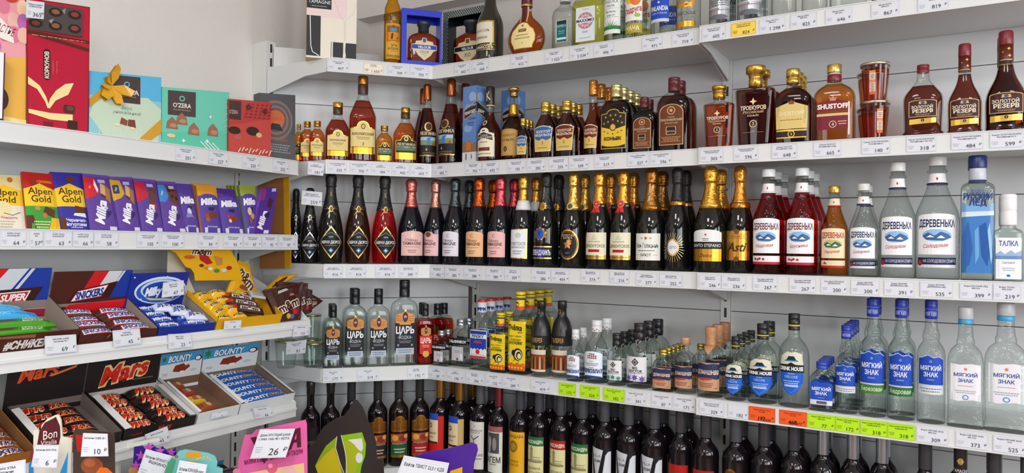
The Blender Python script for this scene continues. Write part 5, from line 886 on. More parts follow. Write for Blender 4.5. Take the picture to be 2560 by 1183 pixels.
def gift(x0, x1, ytop, fc, inner, oc, sub, key_lab, label, F, d):
    z = ZS['T']; u0 = F.u_at(x0, d, z); u1 = F.u_at(x1, d, z); H = F.hit((x0+x1)/2, ytop, d)[1]-z; W = u1-u0; org = F.p((u0+u1)/2, d, z); D = .075
    r = empty('gift_box', org, F.th); tag(r, label, 'gift box', 'windowed gift boxes on the top shelf')
    c = rgba(fc); b = MB(); t = .006; w = W/2; fr = .125*W
    b.box((-w, 0, 0), (w, D, t), c); b.box((-w, 0, H-t), (w, D, H), c); b.box((-w, 0, t), (-w+t, D, H-t), c); b.box((w-t, 0, t), (w, D, H-t), c)
    b.box((-w+t, 0, t), (-w+fr, .004, H-t), c); b.box((w-fr*.35, 0, t), (w-t, .004, H-t), c); b.box((-w+fr, 0, H-.11*H), (w-fr*.35, .004, H-t), c); b.box((-w+fr, 0, t), (w-fr*.35, .004, .09*H), c)
    b.box((-w+t, D-.002, t), (w-t, D, .1*H), c); b.box((-w+t, D-.002, H*.85), (w-t, D, H-t), c)
    if sub:                                              # woven pattern of the dark box
        n = 34
        for i in range(n):
            for j in range(6):
                if (i+j) % 2: continue
                y = H*i/n
                for (xa, xb) in ((-w, -w+fr),):
                    dx = (xb-xa)/6; b.poly([(xa+dx*j, -.0003, y), (xa+dx*(j+1), -.0003, y+H/n*.3), (xa+dx*(j+1), -.0003, y+H/n), (xa+dx*j, -.0003, y+H/n*.7)], rgba(sub))
            for j in range(4):
                if (i+j) % 2: continue
                x = -w+fr+(2*w-fr)*i/n
                for ya, yb in ((H*.89, H), (0, H*.09)):
                    dy = (yb-ya)/4; b.poly([(x, -.0003, ya+dy*j), (x+W/n*.8, -.0003, ya+dy*j), (x+W/n*.8, -.0003, ya+dy*(j+1)*.98), (x, -.0003, ya+dy*(j+1)*.98)], rgba(sub))
    b.build('carton_frame', M_GLOSSP, r)
    r2 = make_bottle(key_lab, H*.80, W*.40)
    r2.location = F.p((u0+u1)/2+.012, d+.036, z+t); r2.rotation_euler = (0, 0, F.th)
    return r2
kind('vel', 'shust', *CG, ra=.40, ex=5, gl='clear', lq='7c2c0c', fill=.74, caps=[('stopper', '.78:.30 .785:.34 .90:.34 .91:.40 .985:.44 1:.42', '32353c', '')], labs=[('label', .12, .62, .80, [('p', [(0, .0), (.5, .22), (.72, .42), (1, .48), (1, .70), (.72, .72), (.66, .84), (.2, .88), (.16, 1), (-.16, 1), (-.2, .88), (-.66, .84), (-.72, .72), (-1, .70), (-1, .48), (-.72, .42), (-.5, .22)], 'e0cfa8'), ('r', -.97, .50, .97, .68, '2c4ab0'), ('t', 'VELOUR', 0, .585, .11, 'eef0f8', .9, 0, 0, .02), ('t', 'VSOP', 0, .37, .12, '5a5480', .55), ('l', 0, .25, .2, 1, .03, '6a6480'), ('r', -.12, .80, .12, .97, '3a58b8')])])
K['velx'] = dict(K['vel']); K['velx']['labs'] = [('label', .12, .62, .80, [o if o[-1] != '2c4ab0' and not (o[0] == 't') and o[-1] != '3a58b8' else (('r', -.97, .50, .97, .68, '17181c') if o[-1] == '2c4ab0' else ('r', -.12, .80, .12, .97, '6a5418') if o[-1] == '3a58b8' else ('t', 'VELOUR', 0, .585, .11, 'eef0f8', .9, 0, 0, .02) if o[1] == 'VELOUR' else ('t', 'XO', 0, .34, .15, '4a4010', .4)) for o in K['vel']['labs'][0][4]])]
v1 = gift(1003, 1103, 24, '2238c8', None, None, None, 'vel', 'bright blue gift box with a window on the top shelf', FM, .012)
tag(v1, 'amber decanter inside the bright blue gift box', 'bottle', 'decanters in gift boxes')
v2 = gift(1106, 1213, 22, '20242a', None, None, '97a8a6', 'velx', 'dark woven pattern gift box with a window', FR, .10)
tag(v2, 'amber decanter inside the dark woven gift box', 'bottle', 'decanters in gift boxes')
# two blue cartons set cornerwise behind the brown bottle
def corner_carton(cx, d, row, w, H, label, F=FR):
    z = ZS[row]; u = F.u_at(cx, d, z); a = math.radians(9)
    e1 = V((-math.cos(a), math.sin(a), 0)); e2 = V((math.cos(math.pi/2-a), math.sin(math.pi/2-a), 0)); P = F.p(u, d, z); up = V((0, 0, H))
    def face(A, B, s, M):                                # art on one side; the plaque runs round the corner
        o = [('r', -1, 0, 1, 1, '5f86c2'), ('e', -.4*s, .86, .5, .06, '8fb0dc'), ('e', .3*s, .72, .4, .05, '7a9fd2'), ('e', .2*s, .45, .6, .05, '86a8d8'), ('r', -1, 0, 1, .14, 'd4d8de'), ('p', [(-1, .14), (1, .14), (1, .25), (.7, .27), (.4, .24), (.1, .30), (-.3, .25), (-.7, .28), (-1, .25)], '8a6a58')]
        o += [('r', .1*s-.35, .16, .1*s+.35, .27, 'c8742c'), ('r', -.5, .04, -.38, .12, '2a2a34'), ('r', .3, .05, .4, .11, '3a3a44')]
        if s < 0: o += [('p', [(-.75, .56), (1, .66), (1, .80), (-.75, .70)], 'c8a870'), ('p', [(-.7, .575), (1, .67), (1, .79), (-.7, .69)], '221e22'), ('t', 'СТАРЫЙ', .45, .745, .025, 'e8e0d0', .5, 9), ('t', 'КЕНИГСБЕРГ', .15, .66, .035, 'f0e8d8', .78, 9, 0, .03), ('t', 'КОНЬЯК', .4, .575, .03, '24406e', .5, 0), ('l', .2, .52, .5, 2, .03, '34508a'), ('p', [(.85, .8), (1, .8), (1, .94)], 'd8b040')]
        else: o += [('p', [(-1, .66), (.75, .56), (.75, .70), (-1, .80)], 'c8a870'), ('p', [(-1, .67), (.7, .575), (.7, .69), (-1, .79)], '221e22'), ('t', 'БЕРГ', -.3, .67, .035, 'f0e8d8', .5, -9, 0, .03), ('p', [(-1, .8), (-.85, .8), (-1, .94)], 'd8b040')]
        return o
    o = pack('bottle_carton', (P+e1*w, P, P+up, P+e1*w+up), w, face(0, 0, -1, 0), '5f86c2', M_GLOSSP, org=P)
    o2 = pack('right_face', (P, P+e2*w, P+e2*w+up, P+up), .0008, face(0, 0, 1, 0), '5f86c2', M_GLOSSP, parent=o, org=P); o2.location = (0, 0, 0)
    return tag(o, label, 'box', 'blue bottle cartons on the second shelf')
corner_carton(1190, .012, '2', .064, .262, 'blue picture carton standing cornerwise, left of the pair')
corner_carton(1284, .125, '2', .060, .262, 'blue picture carton standing cornerwise, right of the pair')
# ---------------------------------------------------------------- price tags slipped into the rails
def tagart(price, lines, bg='d9dce4', ink='2a2c34', pc=None, hand=None):
    g = {'d9dce4': 'b4b6c0'}.get(bg, '7a8a2a' if bg.startswith('b') else '8a4a20')
    o = [('r', -1, 0, 1, 1, bg), ('k', [(-.95, .03), (.95, .03), (.95, .96), (-.95, .96), (-.95, .03)], .012, g), ('k', [(-.95, .90), (.95, .90)], .010, g)]
    for i, t in enumerate(lines): o.append(('t', t, 0, .80-.13*i, .085, ink, .86, 0, 0, .012))
    o.append(('l', -.68, .38, .20, 3, .08, g))
    if hand: o += [('t', hand[0], -.02, .2, .26, '2a1208', .45, 4, .2, .03), ('t', hand[1], .45, .14, .2, '3a1a0c', .4, 4, .3)]
    else: o.append(('t', price, .22, .22, .24, pc or ink, .62))
    o.append(('t', '₽', .82, .30, .14, ink, .14))
    return o
def railtag(F, row, x0, x1, price, name, lab, bg='d9dce4', ink='2a2c34', d=-.0052, zs=None, dz=0.0, h=.0375, hand=None, i=[0]):
    z = (zs if zs is not None else ZS[row]); i[0] += 1; d -= .0004*(i[0] % 2)
    u0 = F.u_at(x0, d, z-.02); u1 = F.u_at(x1, d, z-.02); zb = z-.0425+dz
    o = pack('price_tag', (F.p(u0, d, zb), F.p(u1, d, zb), F.p(u1, d, zb+h), F.p(u0, d, zb+h)), .0004, tagart(price, name.split('|'), bg, ink, hand=hand), bg)
    c = {'d9dce4': 'white', 'b6e61c': 'lime green', 'f05a1e': 'orange', 'f2d254': 'yellow', 'efe6d4': 'cream'}[bg]
    tag(o, '%s price tag %s %s' % (c, 'handwritten' if hand else 'reading '+price, lab), 'price tag', 'price tags on the shelf rails')
LG = 'b6e61c'; ORG = 'f05a1e'
C_ = 'in the corner, top shelf'; M_ = 'on the top rail, middle bay'; R_ = 'on the top rail, right bay'
for a, b_, p, n in ((820, 872, '497', 'Набор CHATEAU|TAMAGNE'), (969, 1018, '709', 'Коньяк VELOUR|VSOP 0,5л'), (1024, 1071, '755', 'Коньяк VELOUR|XO 0,5л')): railtag(FM, 'T', a, b_, p, n, C_)
railtag(FM, 'T', 909, 958, '1 650', 'Настойка|УЧКУДУК', C_, 'efe6d4', '6a5a4a')
for a, b_, p, n in ((1136, 1174, '662', 'Коньяк VELOUR|40% 0,5л'), (1180, 1222, '668', 'Коньяк|АНАНАСОВЪ'), (1277, 1320, '612', 'Коньяк ПИЙТ|Армянский'), (1362, 1408, '1 622', 'Текила OLMECA|Бланко 0,5л'), (1424, 1474, '2 034', 'Текила MAXXIMO|де Кодиго'), (1484, 1535, '496', 'Текила SALSA|сильвер 0,5'), (1605, 1656, '971', 'Водка FINLANDIA|40% 0,5л'), (1680, 1735, '719', 'Водка ЦАРСКАЯ|золотая 0,5л')): railtag(FR, 'T', a, b_, p, n, M_)
for a, b_, p, n in ((1755, 1814, '605', 'Водка ЦАРСКАЯ|оригинальная'), (1898, 1964, '1 298', 'Водка БЕЛУГА|40% 0,5л'), (1976, 2042, '825', 'Виски ДЖЕК|40% 0,5л'), (2063, 2130, '646', 'Виски WHITE|40% 0,5л'), (2178, 2248, '867', 'Виски WHITE|40% 0,7л'), (2294, 2372, '819', 'Виски GRANTS|40% 0,5л')): railtag(FR2, 'T', a, b_, p, n, R_)
railtag(FR2, 'T', 1828, 1890, '824', 'Водка ЦАРСКАЯ|оригинальная 0,7', R_, 'f2d254', '4a3a10')
for a, b_, p, n in ((819, 867, '335', 'Коньяк КИЗЛЯРСКИЙ|3 года 0,25л'), (874, 922, '705', 'Коньяк КИЗЛЯРСКИЙ|3 года 0,5л'), (927, 975, '184', 'Коньяк|ЛЕЗГИНКА 0,1'), (979, 1024, '442', 'Коньяк|ЛЕЗГИНКА 0,25'), (1026, 1071, '603', 'Коньяк|ЛЕЗГИНКА 0,5')): railtag(FM, '2', a, b_, p, n, 'in the corner, second shelf')
for a, b_, p, n in ((1083, 1119, '682', 'Коньяк|ЛЕЗГИНКА'), (1162, 1204, '793', 'Коньяк СТАРЫЙ|КЕНИГСБЕРГ'), (1206, 1248, '642', 'Коньяк СТАРЫЙ|КЕНИГСБЕРГ'), (1268, 1312, '105', 'Коньяк ЗОЛОТОЙ|МЕДАЛЬОН 0,1'), (1317, 1364, '282', 'Коньяк ЗОЛОТОЙ|МЕДАЛЬОН 0,25'), (1372, 1421, '255', 'Коньяк ЗОЛОТОЙ|МЕДАЛЬОН 0,25'), (1422, 1472, '509', 'Коньяк ЗОЛОТОЙ|МЕДАЛЬОН 0,5'), (1486, 1536, '517', 'Коньяк 5 звёзд|КОНЬЯК 0,5л'), (1569, 1621, '327', 'Коньяк ПРАСКОВЕЙ-|СКИЙ 0,25л'), (1626, 1680, '596', 'Коньяк ПРАСКОВЕЙ-|СКИЙ 0,5л')): railtag(FR, '2', a, b_, p, n, 'on the middle bay cognac rail', dz=.002)
for a, b_, p, n in ((1750, 1808, '303', 'Коньяк Российский|ТРОЕКУРОВ 0,25'), (1834, 1896, '596', 'Коньяк Российский|ТРОЕКУРОВ 0,5'), (1929, 1993, '648', 'Коньяк SHUSTOFF|Российский 3 года'), (2034, 2104, '665', 'Коньяк SHUSTOFF|Российский 4 года'), (2154, 2226, '140', 'Коньяк ЗОЛОТОЙ РЕЗЕРВ|Российский 0,1'), (2266, 2341, '318', 'Коньяк ЗОЛОТОЙ РЕЗЕРВ|Российский 5 лет 0,25'), (2378, 2458, '484', 'Коньяк ЗОЛОТОЙ РЕЗЕРВ|Российский 0,375'), (2474, 2559, '599', 'Коньяк ЗОЛОТОЙ РЕЗЕРВ|Российский 0,5 л')): railtag(FR2, '2', a, b_, p, n, 'on the right bay cognac rail', dz=.002)
AB = 'Вино игристое|АБРАУ-ДЮРСО 0,75'
for a, b_, p, n, l in ((808, 857, '416', AB, 'under the dark diamond labelled bottle'), (866, 916, '416', AB, 'under the brown diamond labelled bottle'), (938, 988, '416', AB, 'under the red sparkling bottle'), (996, 1045, '380', 'Вино игристое|ШАТО ТАМАНЬ', 'in the corner, third shelf')): railtag(FM, '3', a, b_, p, n, l)
for a, b_, p, n in ((1075, 1111, '402', 'Вино игристое|ТАМАНЬ розе'), (1112, 1152, '382', 'Вино игристое|ТАМАНЬ 0,75'), (1160, 1203, '388', 'Вино игристое|ТАМАНЬ 0,75'), (1215, 1256, '380', 'Вино игристое|ТАМАНЬ 0,75'), (1262, 1302, '269', 'СОВЕТСКОЕ|шампанское'), (1329, 1377, '286', 'Вино игристое|ГЕЛЕНДЖИКЪ'), (1378, 1424, '454', 'Вино игристое|ЗОЛОТАЯ БАЛКА'), (1590, 1643, '377', 'Вино игристое|ЛЕВЪ ГОЛИЦЫНЪ'), (1649, 1706, '252', 'Вино игристое|CETO 0,75 11,5%')): railtag(FR, '3', a, b_, p, n, 'on the sparkling wine rail')
for a, b_, l in ((1452, 1501, 'under the left red sealed bottle'), (1524, 1573, 'under the right red sealed bottle')): railtag(FR, '3', a, b_, '216', 'Вино игристое|ДЕРБЕНТСКОЕ', l, dz=.004)
DV = 'Настойка ЗИМНЯЯ|ДЕРЕВЕНЬКА 0,5л'; DK = 'Водка ЗИМНЯЯ|ДЕРЕВЕНЬКА 40%'
for a, b_, p, n, l in ((1748, 1803, '246', 'Вино SANTO|STEFANO 0,75', 'on the right bay, third rail'), (1804, 1865, '236', 'Вино игристое|CONSAECO 0,75', 'on the right bay, third rail'), (1882, 1945, '267', DV, 'under the dark crimson liqueur'), (1973, 2040, '267', DV, 'under the bright red liqueur'), (2052, 2119, '200', 'Настойка ПЕРЦОВАЯ|ДЕРЕВЕНЬКА', 'under the small amber village bottle'), (2127, 2199, '200', DK, 'under the smallest clear village bottle'), (2210, 2286, '391', DK, 'on the right bay, third rail'), (2300, 2383, '535', DK, 'on the right bay, third rail'), (2399, 2481, '399', 'Водка РУССКИЙ ЛЁД|40% 0,5л', 'on the right bay, third rail'), (2483, 2552, '219', 'Водка ТАЛКА|40% 0,25л', 'on the right bay, third rail')): railtag(FR2, '3', a, b_, p, n, l)
for a, b_, p, n in ((808, 858, '177', 'Водка ЦАРЬ|0,25л'), (893, 946, '319', 'Водка ЦАРЬ|0,5л'), (1018, 1062, '192', 'Настойка|ЦАРЬ 0,25л')): railtag(FM, '4', a, b_, p, n, 'in the corner, fourth shelf')
for a, b_, p, n, c in ((1070, 1112, '87', 'Водка|KALASHNIKOV', 0), (1117, 1159, '196', 'Водка|KALASHNIKOV', 0), (1164, 1209, '296', 'Водка FINSKY|STANDART', 0), (1214, 1254, '152', 'Водка ПЧЁЛКА|0,25л', 0), (1257, 1300, '289', 'Водка ПЧЁЛКА|0,5л', 0), (1327, 1376, '419', 'Водка ГАЛЕРЕЯ|0,5л', 0), (1397, 1440, '173', 'Водка ПЕРВОЗЛАТ|0,25л', 1), (1450, 1499, '324', 'Водка ПЕРВОЗЛАТ|0,5л', 1), (1508, 1561, '182', 'Водка БИГ ДОКТОР|0,25л', 1), (1564, 1616, '341', 'Водка БИГ ДОКТОР|0,5л', 0), (1629, 1679, '87', 'Водка ДОМАШНЯЯ|0,1л', 0), (1683, 1738, '171', 'Водка ДОМАШНЯЯ|0,25л', 0)):
    railtag(FR, '4', a, b_, p, n, {'87': 'under the tiny silver capped flask' if a < 1200 else 'under the small gold capped flask'}.get(p, 'on the middle vodka rail'), LG if c else 'd9dce4', '1c3010' if c else '2a2c34')
MZN = 'Водка МЯГКИЙ ЗНАК|40% 0,5л'
for a, b_, p, n, c, l, h in ((1748, 1810, '329', 'Водка ДОМАШНЯЯ|Тепловый дом 0,5', 0, '', None), (1820, 1870, '182', '', 0, '', None), (1872, 1938, '192', 'Водка ДРИНК ХАУС|0,5л 40%', 2, 'under the medium yellow ringed bottle', ('192', '306')), (1948, 2017, '468', 'Водка ДРИНК ХАУС|0,7л 40%', 2, 'under the largest yellow ringed bottle', ('468', '477')), (2019, 2088, '77', MZN, 1, '', None), (2089, 2149, '172', MZN, 1, '', None), (2151, 2218, '318', 'Водка особая МЯГКИЙ ЗНАК|Берёзовая 0,5', 1, 'under the light green banded bottle', None), (2219, 2287, '318', 'Водка особая МЯГКИЙ ЗНАК|Кедровая 0,5', 1, 'under the dark green banded bottle', None), (2291, 2371, '309', MZN, 0, '', None), (2389, 2471, '373', MZN, 0, '', None), (2483, 2566, '525', 'Водка МЯГКИЙ ЗНАК|0,7л', 0, '', None)):
    railtag(FR2, '4', a, b_, p, n, l or 'on the right vodka rail', ['d9dce4', LG, ORG][c], ['2a2c34', '1c3010', '5a1a08'][c], hand=h)
# the corner wines' rail and the sweets rack
for a, b_, p, n in ((438, 489, '201', 'Конфеты ОЗЕРА|молочный'), (521, 570, '227', 'Конфеты ОЗЕРА|ассорти'), (605, 650, '220', 'Конфеты ОЗЕРА|горький'), (682, 722, '222', 'Конфеты ОЗЕРА|ягоды')): railtag(FL, '', a, b_, p, n, 'on the chocolate box rail', zs=ZL['1'], dz=.001)
AGN = 'ALPEN GOLD|шоколад 85г'; MKN = 'МИЛКА шоколад|молочный 90г'
for a, b_, p, n, l in ((0, 66, '64', AGN, ''), (74, 107, '57', 'ALPEN|85г', 'under the red topped bar'), (110, 180, '63', AGN, ''), (182, 233, '66', AGN, ''), (235, 296, '58', AGN, ''), (341, 398, '105', MKN, ''), (403, 460, '100', MKN, ''), (495, 545, '99', MKN, ''), (558, 606, '93', MKN, ''), (609, 653, '97', MKN, 'under the green topped bars'), (655, 694, '92', MKN, ''), (696, 738, '97', MKN, 'at the end of the bar rail')): railtag(FL, '', a, b_, p, n, l or 'on the chocolate bar rail', zs=ZL['2'], dz=.002)
# ---------------------------------------------------------------- sweets rack
def quad(F, pts, db, dt, z=None):
    (ax, ay), (bx_, by), (cx, cy), (dx, dy) = pts
    def P(x, y, d):
        u, zz = F.hit(x, y, d); return F.p(u, d, zz)
    if z is None: a, b_ = P(ax, ay, db), P(bx_, by, db)
    else: a, b_ = F.p(F.u_at(ax, db, z), db, z), F.p(F.u_at(bx_, db, z), db, z)
    return (a, b_, P(cx, cy, dt), P(dx, dy, dt))
def box_(pts, db, dt, t, ops, side, label, cat, name, z=None, mat=None, pil=0, group=None, F=None):
    return tag(pack(name, quad(F or FL, pts, db, dt, z), t, ops, side, mat or M_GLOSSP, pil), label, cat, group)
Z1, Z2 = ZL['1'], ZL['2']; GB = 'chocolate boxes on the upper shelf'
CH = '4a2a1e'
# boxes of chocolates
def choc(x, y, c, s=.11): return [('e', x, y, s*1.5, s*.62, c), ('e', x-.02, y+.02, s*.9, s*.34, '8a6250' if c == CH else c)]
box_([(-70, 0), (67, 0), (62, -28), (-72, -50)], .03, .075, .03, [('r', -1, 0, 1, 1, 'e8b24e'), ('p', [(-1, .42), (1, .50), (1, 1), (-1, 1)], 'e9a0a8')] + [('e', -.2+.37*(i % 4), .95-.1*(i//3), .24, .06, ['d87a94', 'e8b8a8', 'b86ab4', 'f0c8a8', 'e06a8c'][i % 5]) for i in range(13)] + [('p', [(-.2, .80), (.45, .68), (.55, .58), (-.2, .62)], 'f0e8e0'), ('t', 'СЧАСТЬЕ', .1, .68, .06, '7a1c34', .5, -16, .3), ('e', .45, .93, .3, .05, 'c83a2c'), ('t', 'Рахат', .45, .93, .035, 'f2dc9a', .3), ('p', [(-1, .0), (1, .0), (1, .04), (-1, .06)], 'f4d890'), ('e', -.1, .17, .4, .09, CH), ('e', -.1, .19, .25, .05, '6a4434')], 'd89a3c', 'flower printed pink and yellow box at the left edge', 'chocolate box', 'chocolate_box', Z1, group=GB)
box_([(-60, 0), (8, 0), (13, 133), (-52, 120)], .006, .02, .02, [('r', -1, 0, 1, 1, 'eceaf2'), ('r', .9, 0, 1, 1, '3a2030'), ('r', -1, 0, 1, .04, '3a2030')], '3a2030', 'white box with dark edge cut by the photo left edge', 'chocolate box', 'chocolate_box', Z1, group=GB)
kz = box_([(69, 0), (220, 0), (225, 18), (65, -6)], .02, .075, .028, [('r', -1, 0, 1, 1, '8a0a26'), ('r', -.97, .01, .97, .99, 'b80d34'), ('p', [(-.98, .715), (1, .635), (1, .665), (-.98, .745)], '5a2016'), ('p', [(-.98, .73), (1, .70), (1, .725), (-.98, .745)], '5a2016'), ('l', 0, .712, .85, 1, .012, 'd8a878'), ('o', -.50, .37, -.28, .615, .11, '3a1a16'), ('t', 'КОРКУНОВ', -.39, .49, .13, 'f2e6d2', .21, 90, 0, .03), ('t', 'шоколадные конфеты', -.2, .48, .03, 'd89a8a', .2, 90), ('t', 'из тёмного шоколада', -.08, .48, .03, 'd89a8a', .2, 90),
     ('p', [(-.98, .32), (-.7, .29), (-.45, .20), (-.38, .155), (-.30, .155), (-.42, .24), (-.62, .32), (-.98, .38)], 'f0dc9a'), ('p', [(-.38, .155), (-.30, .155), (-.12, .22), (.3, .28), (.48, .375), (.2, .36), (-.1, .30), (-.3, .23)], 'f0dc9a'), ('p', [(-.98, .13), (-.3, .12), (.45, .13), (.45, .075), (-.3, .07), (-.98, .10)], 'f0dc9a'), ('o', .15, .14, .52, .20, .05, CH), ('o', .28, .02, .62, .085, .05, '3a1c14'), ('e', .36, .175, .12, .018, '6a4434'), ('r', -.5, .01, -.2, .05, '7a0a20')], '7a0820', 'tall crimson chocolate box with a clear window on top', 'chocolate box', 'chocolate_box', Z1, group=GB)
kq = quad(FL, [(69, 0), (220, 0), (225, 18), (65, -6)], .02, .075, Z1)
def sub(C, u0, u1, v0, v1, e=.0015):
    bl, br, tr, tl = C; n = ((br-bl).cross(tl-bl)).normalized()*e
    S = lambda u, v: (bl*(1-u)+br*u)*(1-v)+(tl*(1-u)+tr*u)*v+n
    return (S(u0, v0), S(u1, v0), S(u1, v1), S(u0, v1))
def on(parent, C, name, t, ops, side, mat=None, pil=0):
    o = pack(name, C, t, ops, side, mat or M_GLOSSP, pil); o.parent = parent; o.location = o.location-parent.location; return o
on(kz, sub(kq, .03, .87, .75, .97), 'window', .001, [('r', -1, 0, 1, 1, '4a4442')] + [x for i in range(3) for j in range(2) for x in (('e', -.75+.72*i, .25+.5*j, .25, .16, '2a1c18'), ('e', -.75+.72*i, .26+.5*j, .15, .09, ['7a3a2a', '8a5a3a', '8a3a34'][i]))] + [('p', [(.2, .85), (.35, .95), (.3, .7)], '8a8684'), ('p', [(-.3, .4), (-.1, .5), (-.2, .3)], '9a9694')], '4a4442')
bz = box_([(222, 0), (403, 0), (403, 194), (223, 177)], .02, .06, .03, [('r', -1, 0, 1, 1, '8cc8d0'), ('r', -1, .62, 1, 1, '5ab4dc'), ('p', [(-.6, 0), (.9, 0), (1, .5), (.6, .66), (-.8, .62), (-1, .3)], 'c4d8c0'), ('r', -.37, .55, .38, .97, '4a3a3c'), ('e', 0, .84, .08, 0, '5ab8c4'), ('e', 0, .84, .05, 0, '4a3a3c'), ('t', "O'ZERA", 0, .72, .075, 'e8e0cc', .5, 0, 0, .02), ('l', 0, .65, .25, 1, .03, 'b8a888'), ('t', 'Вкус', 0, .47, .05, '8a9484', .4, 0, .3), ('t', 'уникальный', 0, .40, .05, '8a9484', .7, 0, .3), ('p', [(-.2, .22), (0, .20), (.02, .28), (-.15, .32)], '8a4a38'), ('p', [(.02, .2), (.25, .18), (.22, .3), (.04, .3)], '7a3e30'), ('e', -.28, .2, .1, .02, 'e8dcb0'), ('e', .15, .17, .08, .02, 'e8dcb0')] + [('k', [(x, .02), (x+.05, .16)], .012, 'e2eeec') for x in (-.75, -.5, -.2, -.05, .2, .35)], '3a94c4', 'light blue chocolate box tied with a gold ribbon', 'chocolate box', 'chocolate_box', Z1, group=GB)
bq = quad(FL, [(222, 0), (403, 0), (403, 194), (223, 177)], .02, .06, Z1)
def band(parent, C, pts, t, col, name):
    bl, br, tr, tl = C; n = ((br-bl).cross(tl-bl)).normalized(); b = MB()
    b.prism([(bl*(1-u)+br*u)*(1-v)+(tl*(1-u)+tr*u)*v+n*.0022-parent.location for u, v in pts], n, t, rgba(col)); return b.build(name, M_WRAP, parent)
band(bz, bq, [(0, .42), (.26, .70), (.19, .76), (0, .55)], .0006, 'c8921c', 'ribbon'); band(bz, bq, [(.65, .0), (.81, .0), (1, .17), (1, .37)], .0006, 'd09a20', 'ribbon')
bl, br, tr, tl = bq; bc = (bl*.72+br*.28)*.22+(tl*.72+tr*.28)*.78; ex_ = (br-bl).normalized(); ey_ = (tl-bl).normalized(); en_ = ex_.cross(ey_).normalized(); b = MB()
for a_, L_, w_ in ((75, .062, .026), (125, .028, .02), (-15, .058, .03), (-70, .055, .028), (-120, .048, .03), (-160, .03, .02)):
    a_ = math.radians(a_); d_ = ex_*math.cos(a_)+ey_*math.sin(a_); n_ = en_.cross(d_); o_ = bc+en_*.006-bz.location
    b.poly([o_, o_+d_*L_*.5+n_*w_*.5+en_*.006, o_+d_*L_+n_*w_*.25+en_*.012, o_+d_*L_*.92-n_*w_*.3+en_*.004, o_+d_*L_*.5-n_*w_*.4+en_*.0], rgba('d8a01c'))
    b.poly([o_-en_*.004, o_+d_*L_*.5-n_*w_*.4-en_*.004, o_+d_*L_*.92-n_*w_*.3, o_+d_*L_-en_*.002+n_*w_*.25, o_+d_*L_*.5+n_*w_*.5-en_*.002], rgba('b8820e'))
b.build('bow', M_WRAP, bz)
tq = [('r', -1, 0, 1, 1, '5fc4a8'), ('p', [(-1, .2), (1, .35), (1, 1), (-1, 1)], '6ccab2'), ('r', -.84, .52, -.04, .95, '4a3e40'), ('e', -.44, .82, .08, 0, '6ccab2'), ('e', -.44, .82, .05, 0, '4a3e40'), ('t', "O'ZERA", -.44, .70, .075, 'ece4d4', .26, 0, 0, .02), ('l', -.44, .62, .25, 1, .03, 'b8a888')]
for x, y in ((-.72, .36), (-.45, .45), (-.1, .30), (.48, .32)): tq += [('p', [(x-.17, y-.08), (x+.17, y-.08), (x+.14, y+.04), (x, y+.13), (x-.14, y+.04)], '9a6a54'), ('e', x+.03, y-.02, .1, .035, 'c08a64')]
tq += [('e', -.75, .16, .12, .035, 'e6cc9a'), ('8', -.4, .10, .06, 4, .5, 'f2f4f2'), ('8', .3, .14, .06, 4, .5, 'f2f4f2'), ('8', .4, .55, .05, 4, .5, 'f2f4f2')] + [('k', [(.1+.12*i, .12), (.35+.12*i, .0)], .03, 'dff0ea') for i in range(4)] + [('k', [(.8, .9-.1*i), (1, .95-.1*i)], .012, 'a8d8c8') for i in range(7)]
box_([(404, 0), (572, 0), (573, 231), (405, 217)], .02, .055, .03, tq, '3a9a82', 'turquoise chocolate box with truffles pictured', 'chocolate box', 'chocolate_box', Z1, group=GB)
rq = [('r', -1, 0, 1, 1, 'c64a44'), ('p', [(-1, .5), (1, .7), (1, 1), (-1, 1)], 'b8403e'), ('r', -1, .62, -.45, .97, '4a3234'), ('t', "O'ZERA", -.8, .76, .07, 'd8c8b8', .2), ('e', -.1, .87, .14, .05, '5a2a2c'), ('e', .7, .82, .13, .05, '5a2a2c'), ('e', -.75, .42, .28, .07, '3a2422'), ('e', -.6, .30, .18, .05, 'c05a58'), ('e', .1, .44, .3, .08, '3a2422'), ('e', .4, .38, .14, .045, 'd8b488')] + [('e', -.1+.22*(i % 6)-.04*(i//6), .93-.06*(i//6), .05, .015, '8a2c30') for i in range(30)] + [('k', [(-.6+.16*i, .03+.02*(i % 3)), (-.5+.16*i, .10+.02*(i % 2))], .05, 'ead2b8') for i in range(10)]
box_([(571, 0), (677, 0), (677, 256), (573, 247)], .012, .045, .025, rq, '9a3430', 'coral red chocolate box with dark dots', 'chocolate box', 'chocolate_box', Z1, group=GB)
gq = [('r', -1, 0, 1, 1, '5c5c60'), ('r', -1, .0, 1, .4, '636266')] + [('e', -.1, .60, .95-.12*i, .30-.038*i, ['8a7874', '6a5f60'][i % 2]) for i in range(5)] + [('e', -.1, .62, .48, .13, 'd8703e'), ('t', 'OZERA', -.1, .62, .05, 'b85a30', .4), ('p', [(-.5, .46), (.3, .44), (.1, .54), (-.3, .55)], '3a3440'), ('t', 'LITTLE BERRIES', .1, .30, .035, 'c07a4c', .8), ('l', .1, .23, .6, 4, .035, 'b0aeb0')]
box_([(646, 0), (738, 0), (738, 238), (647, 232)], .042, .075, .025, gq, '4a4a4e', 'grey chocolate box with an orange disc', 'chocolate box', 'chocolate_box', Z1, group=GB)
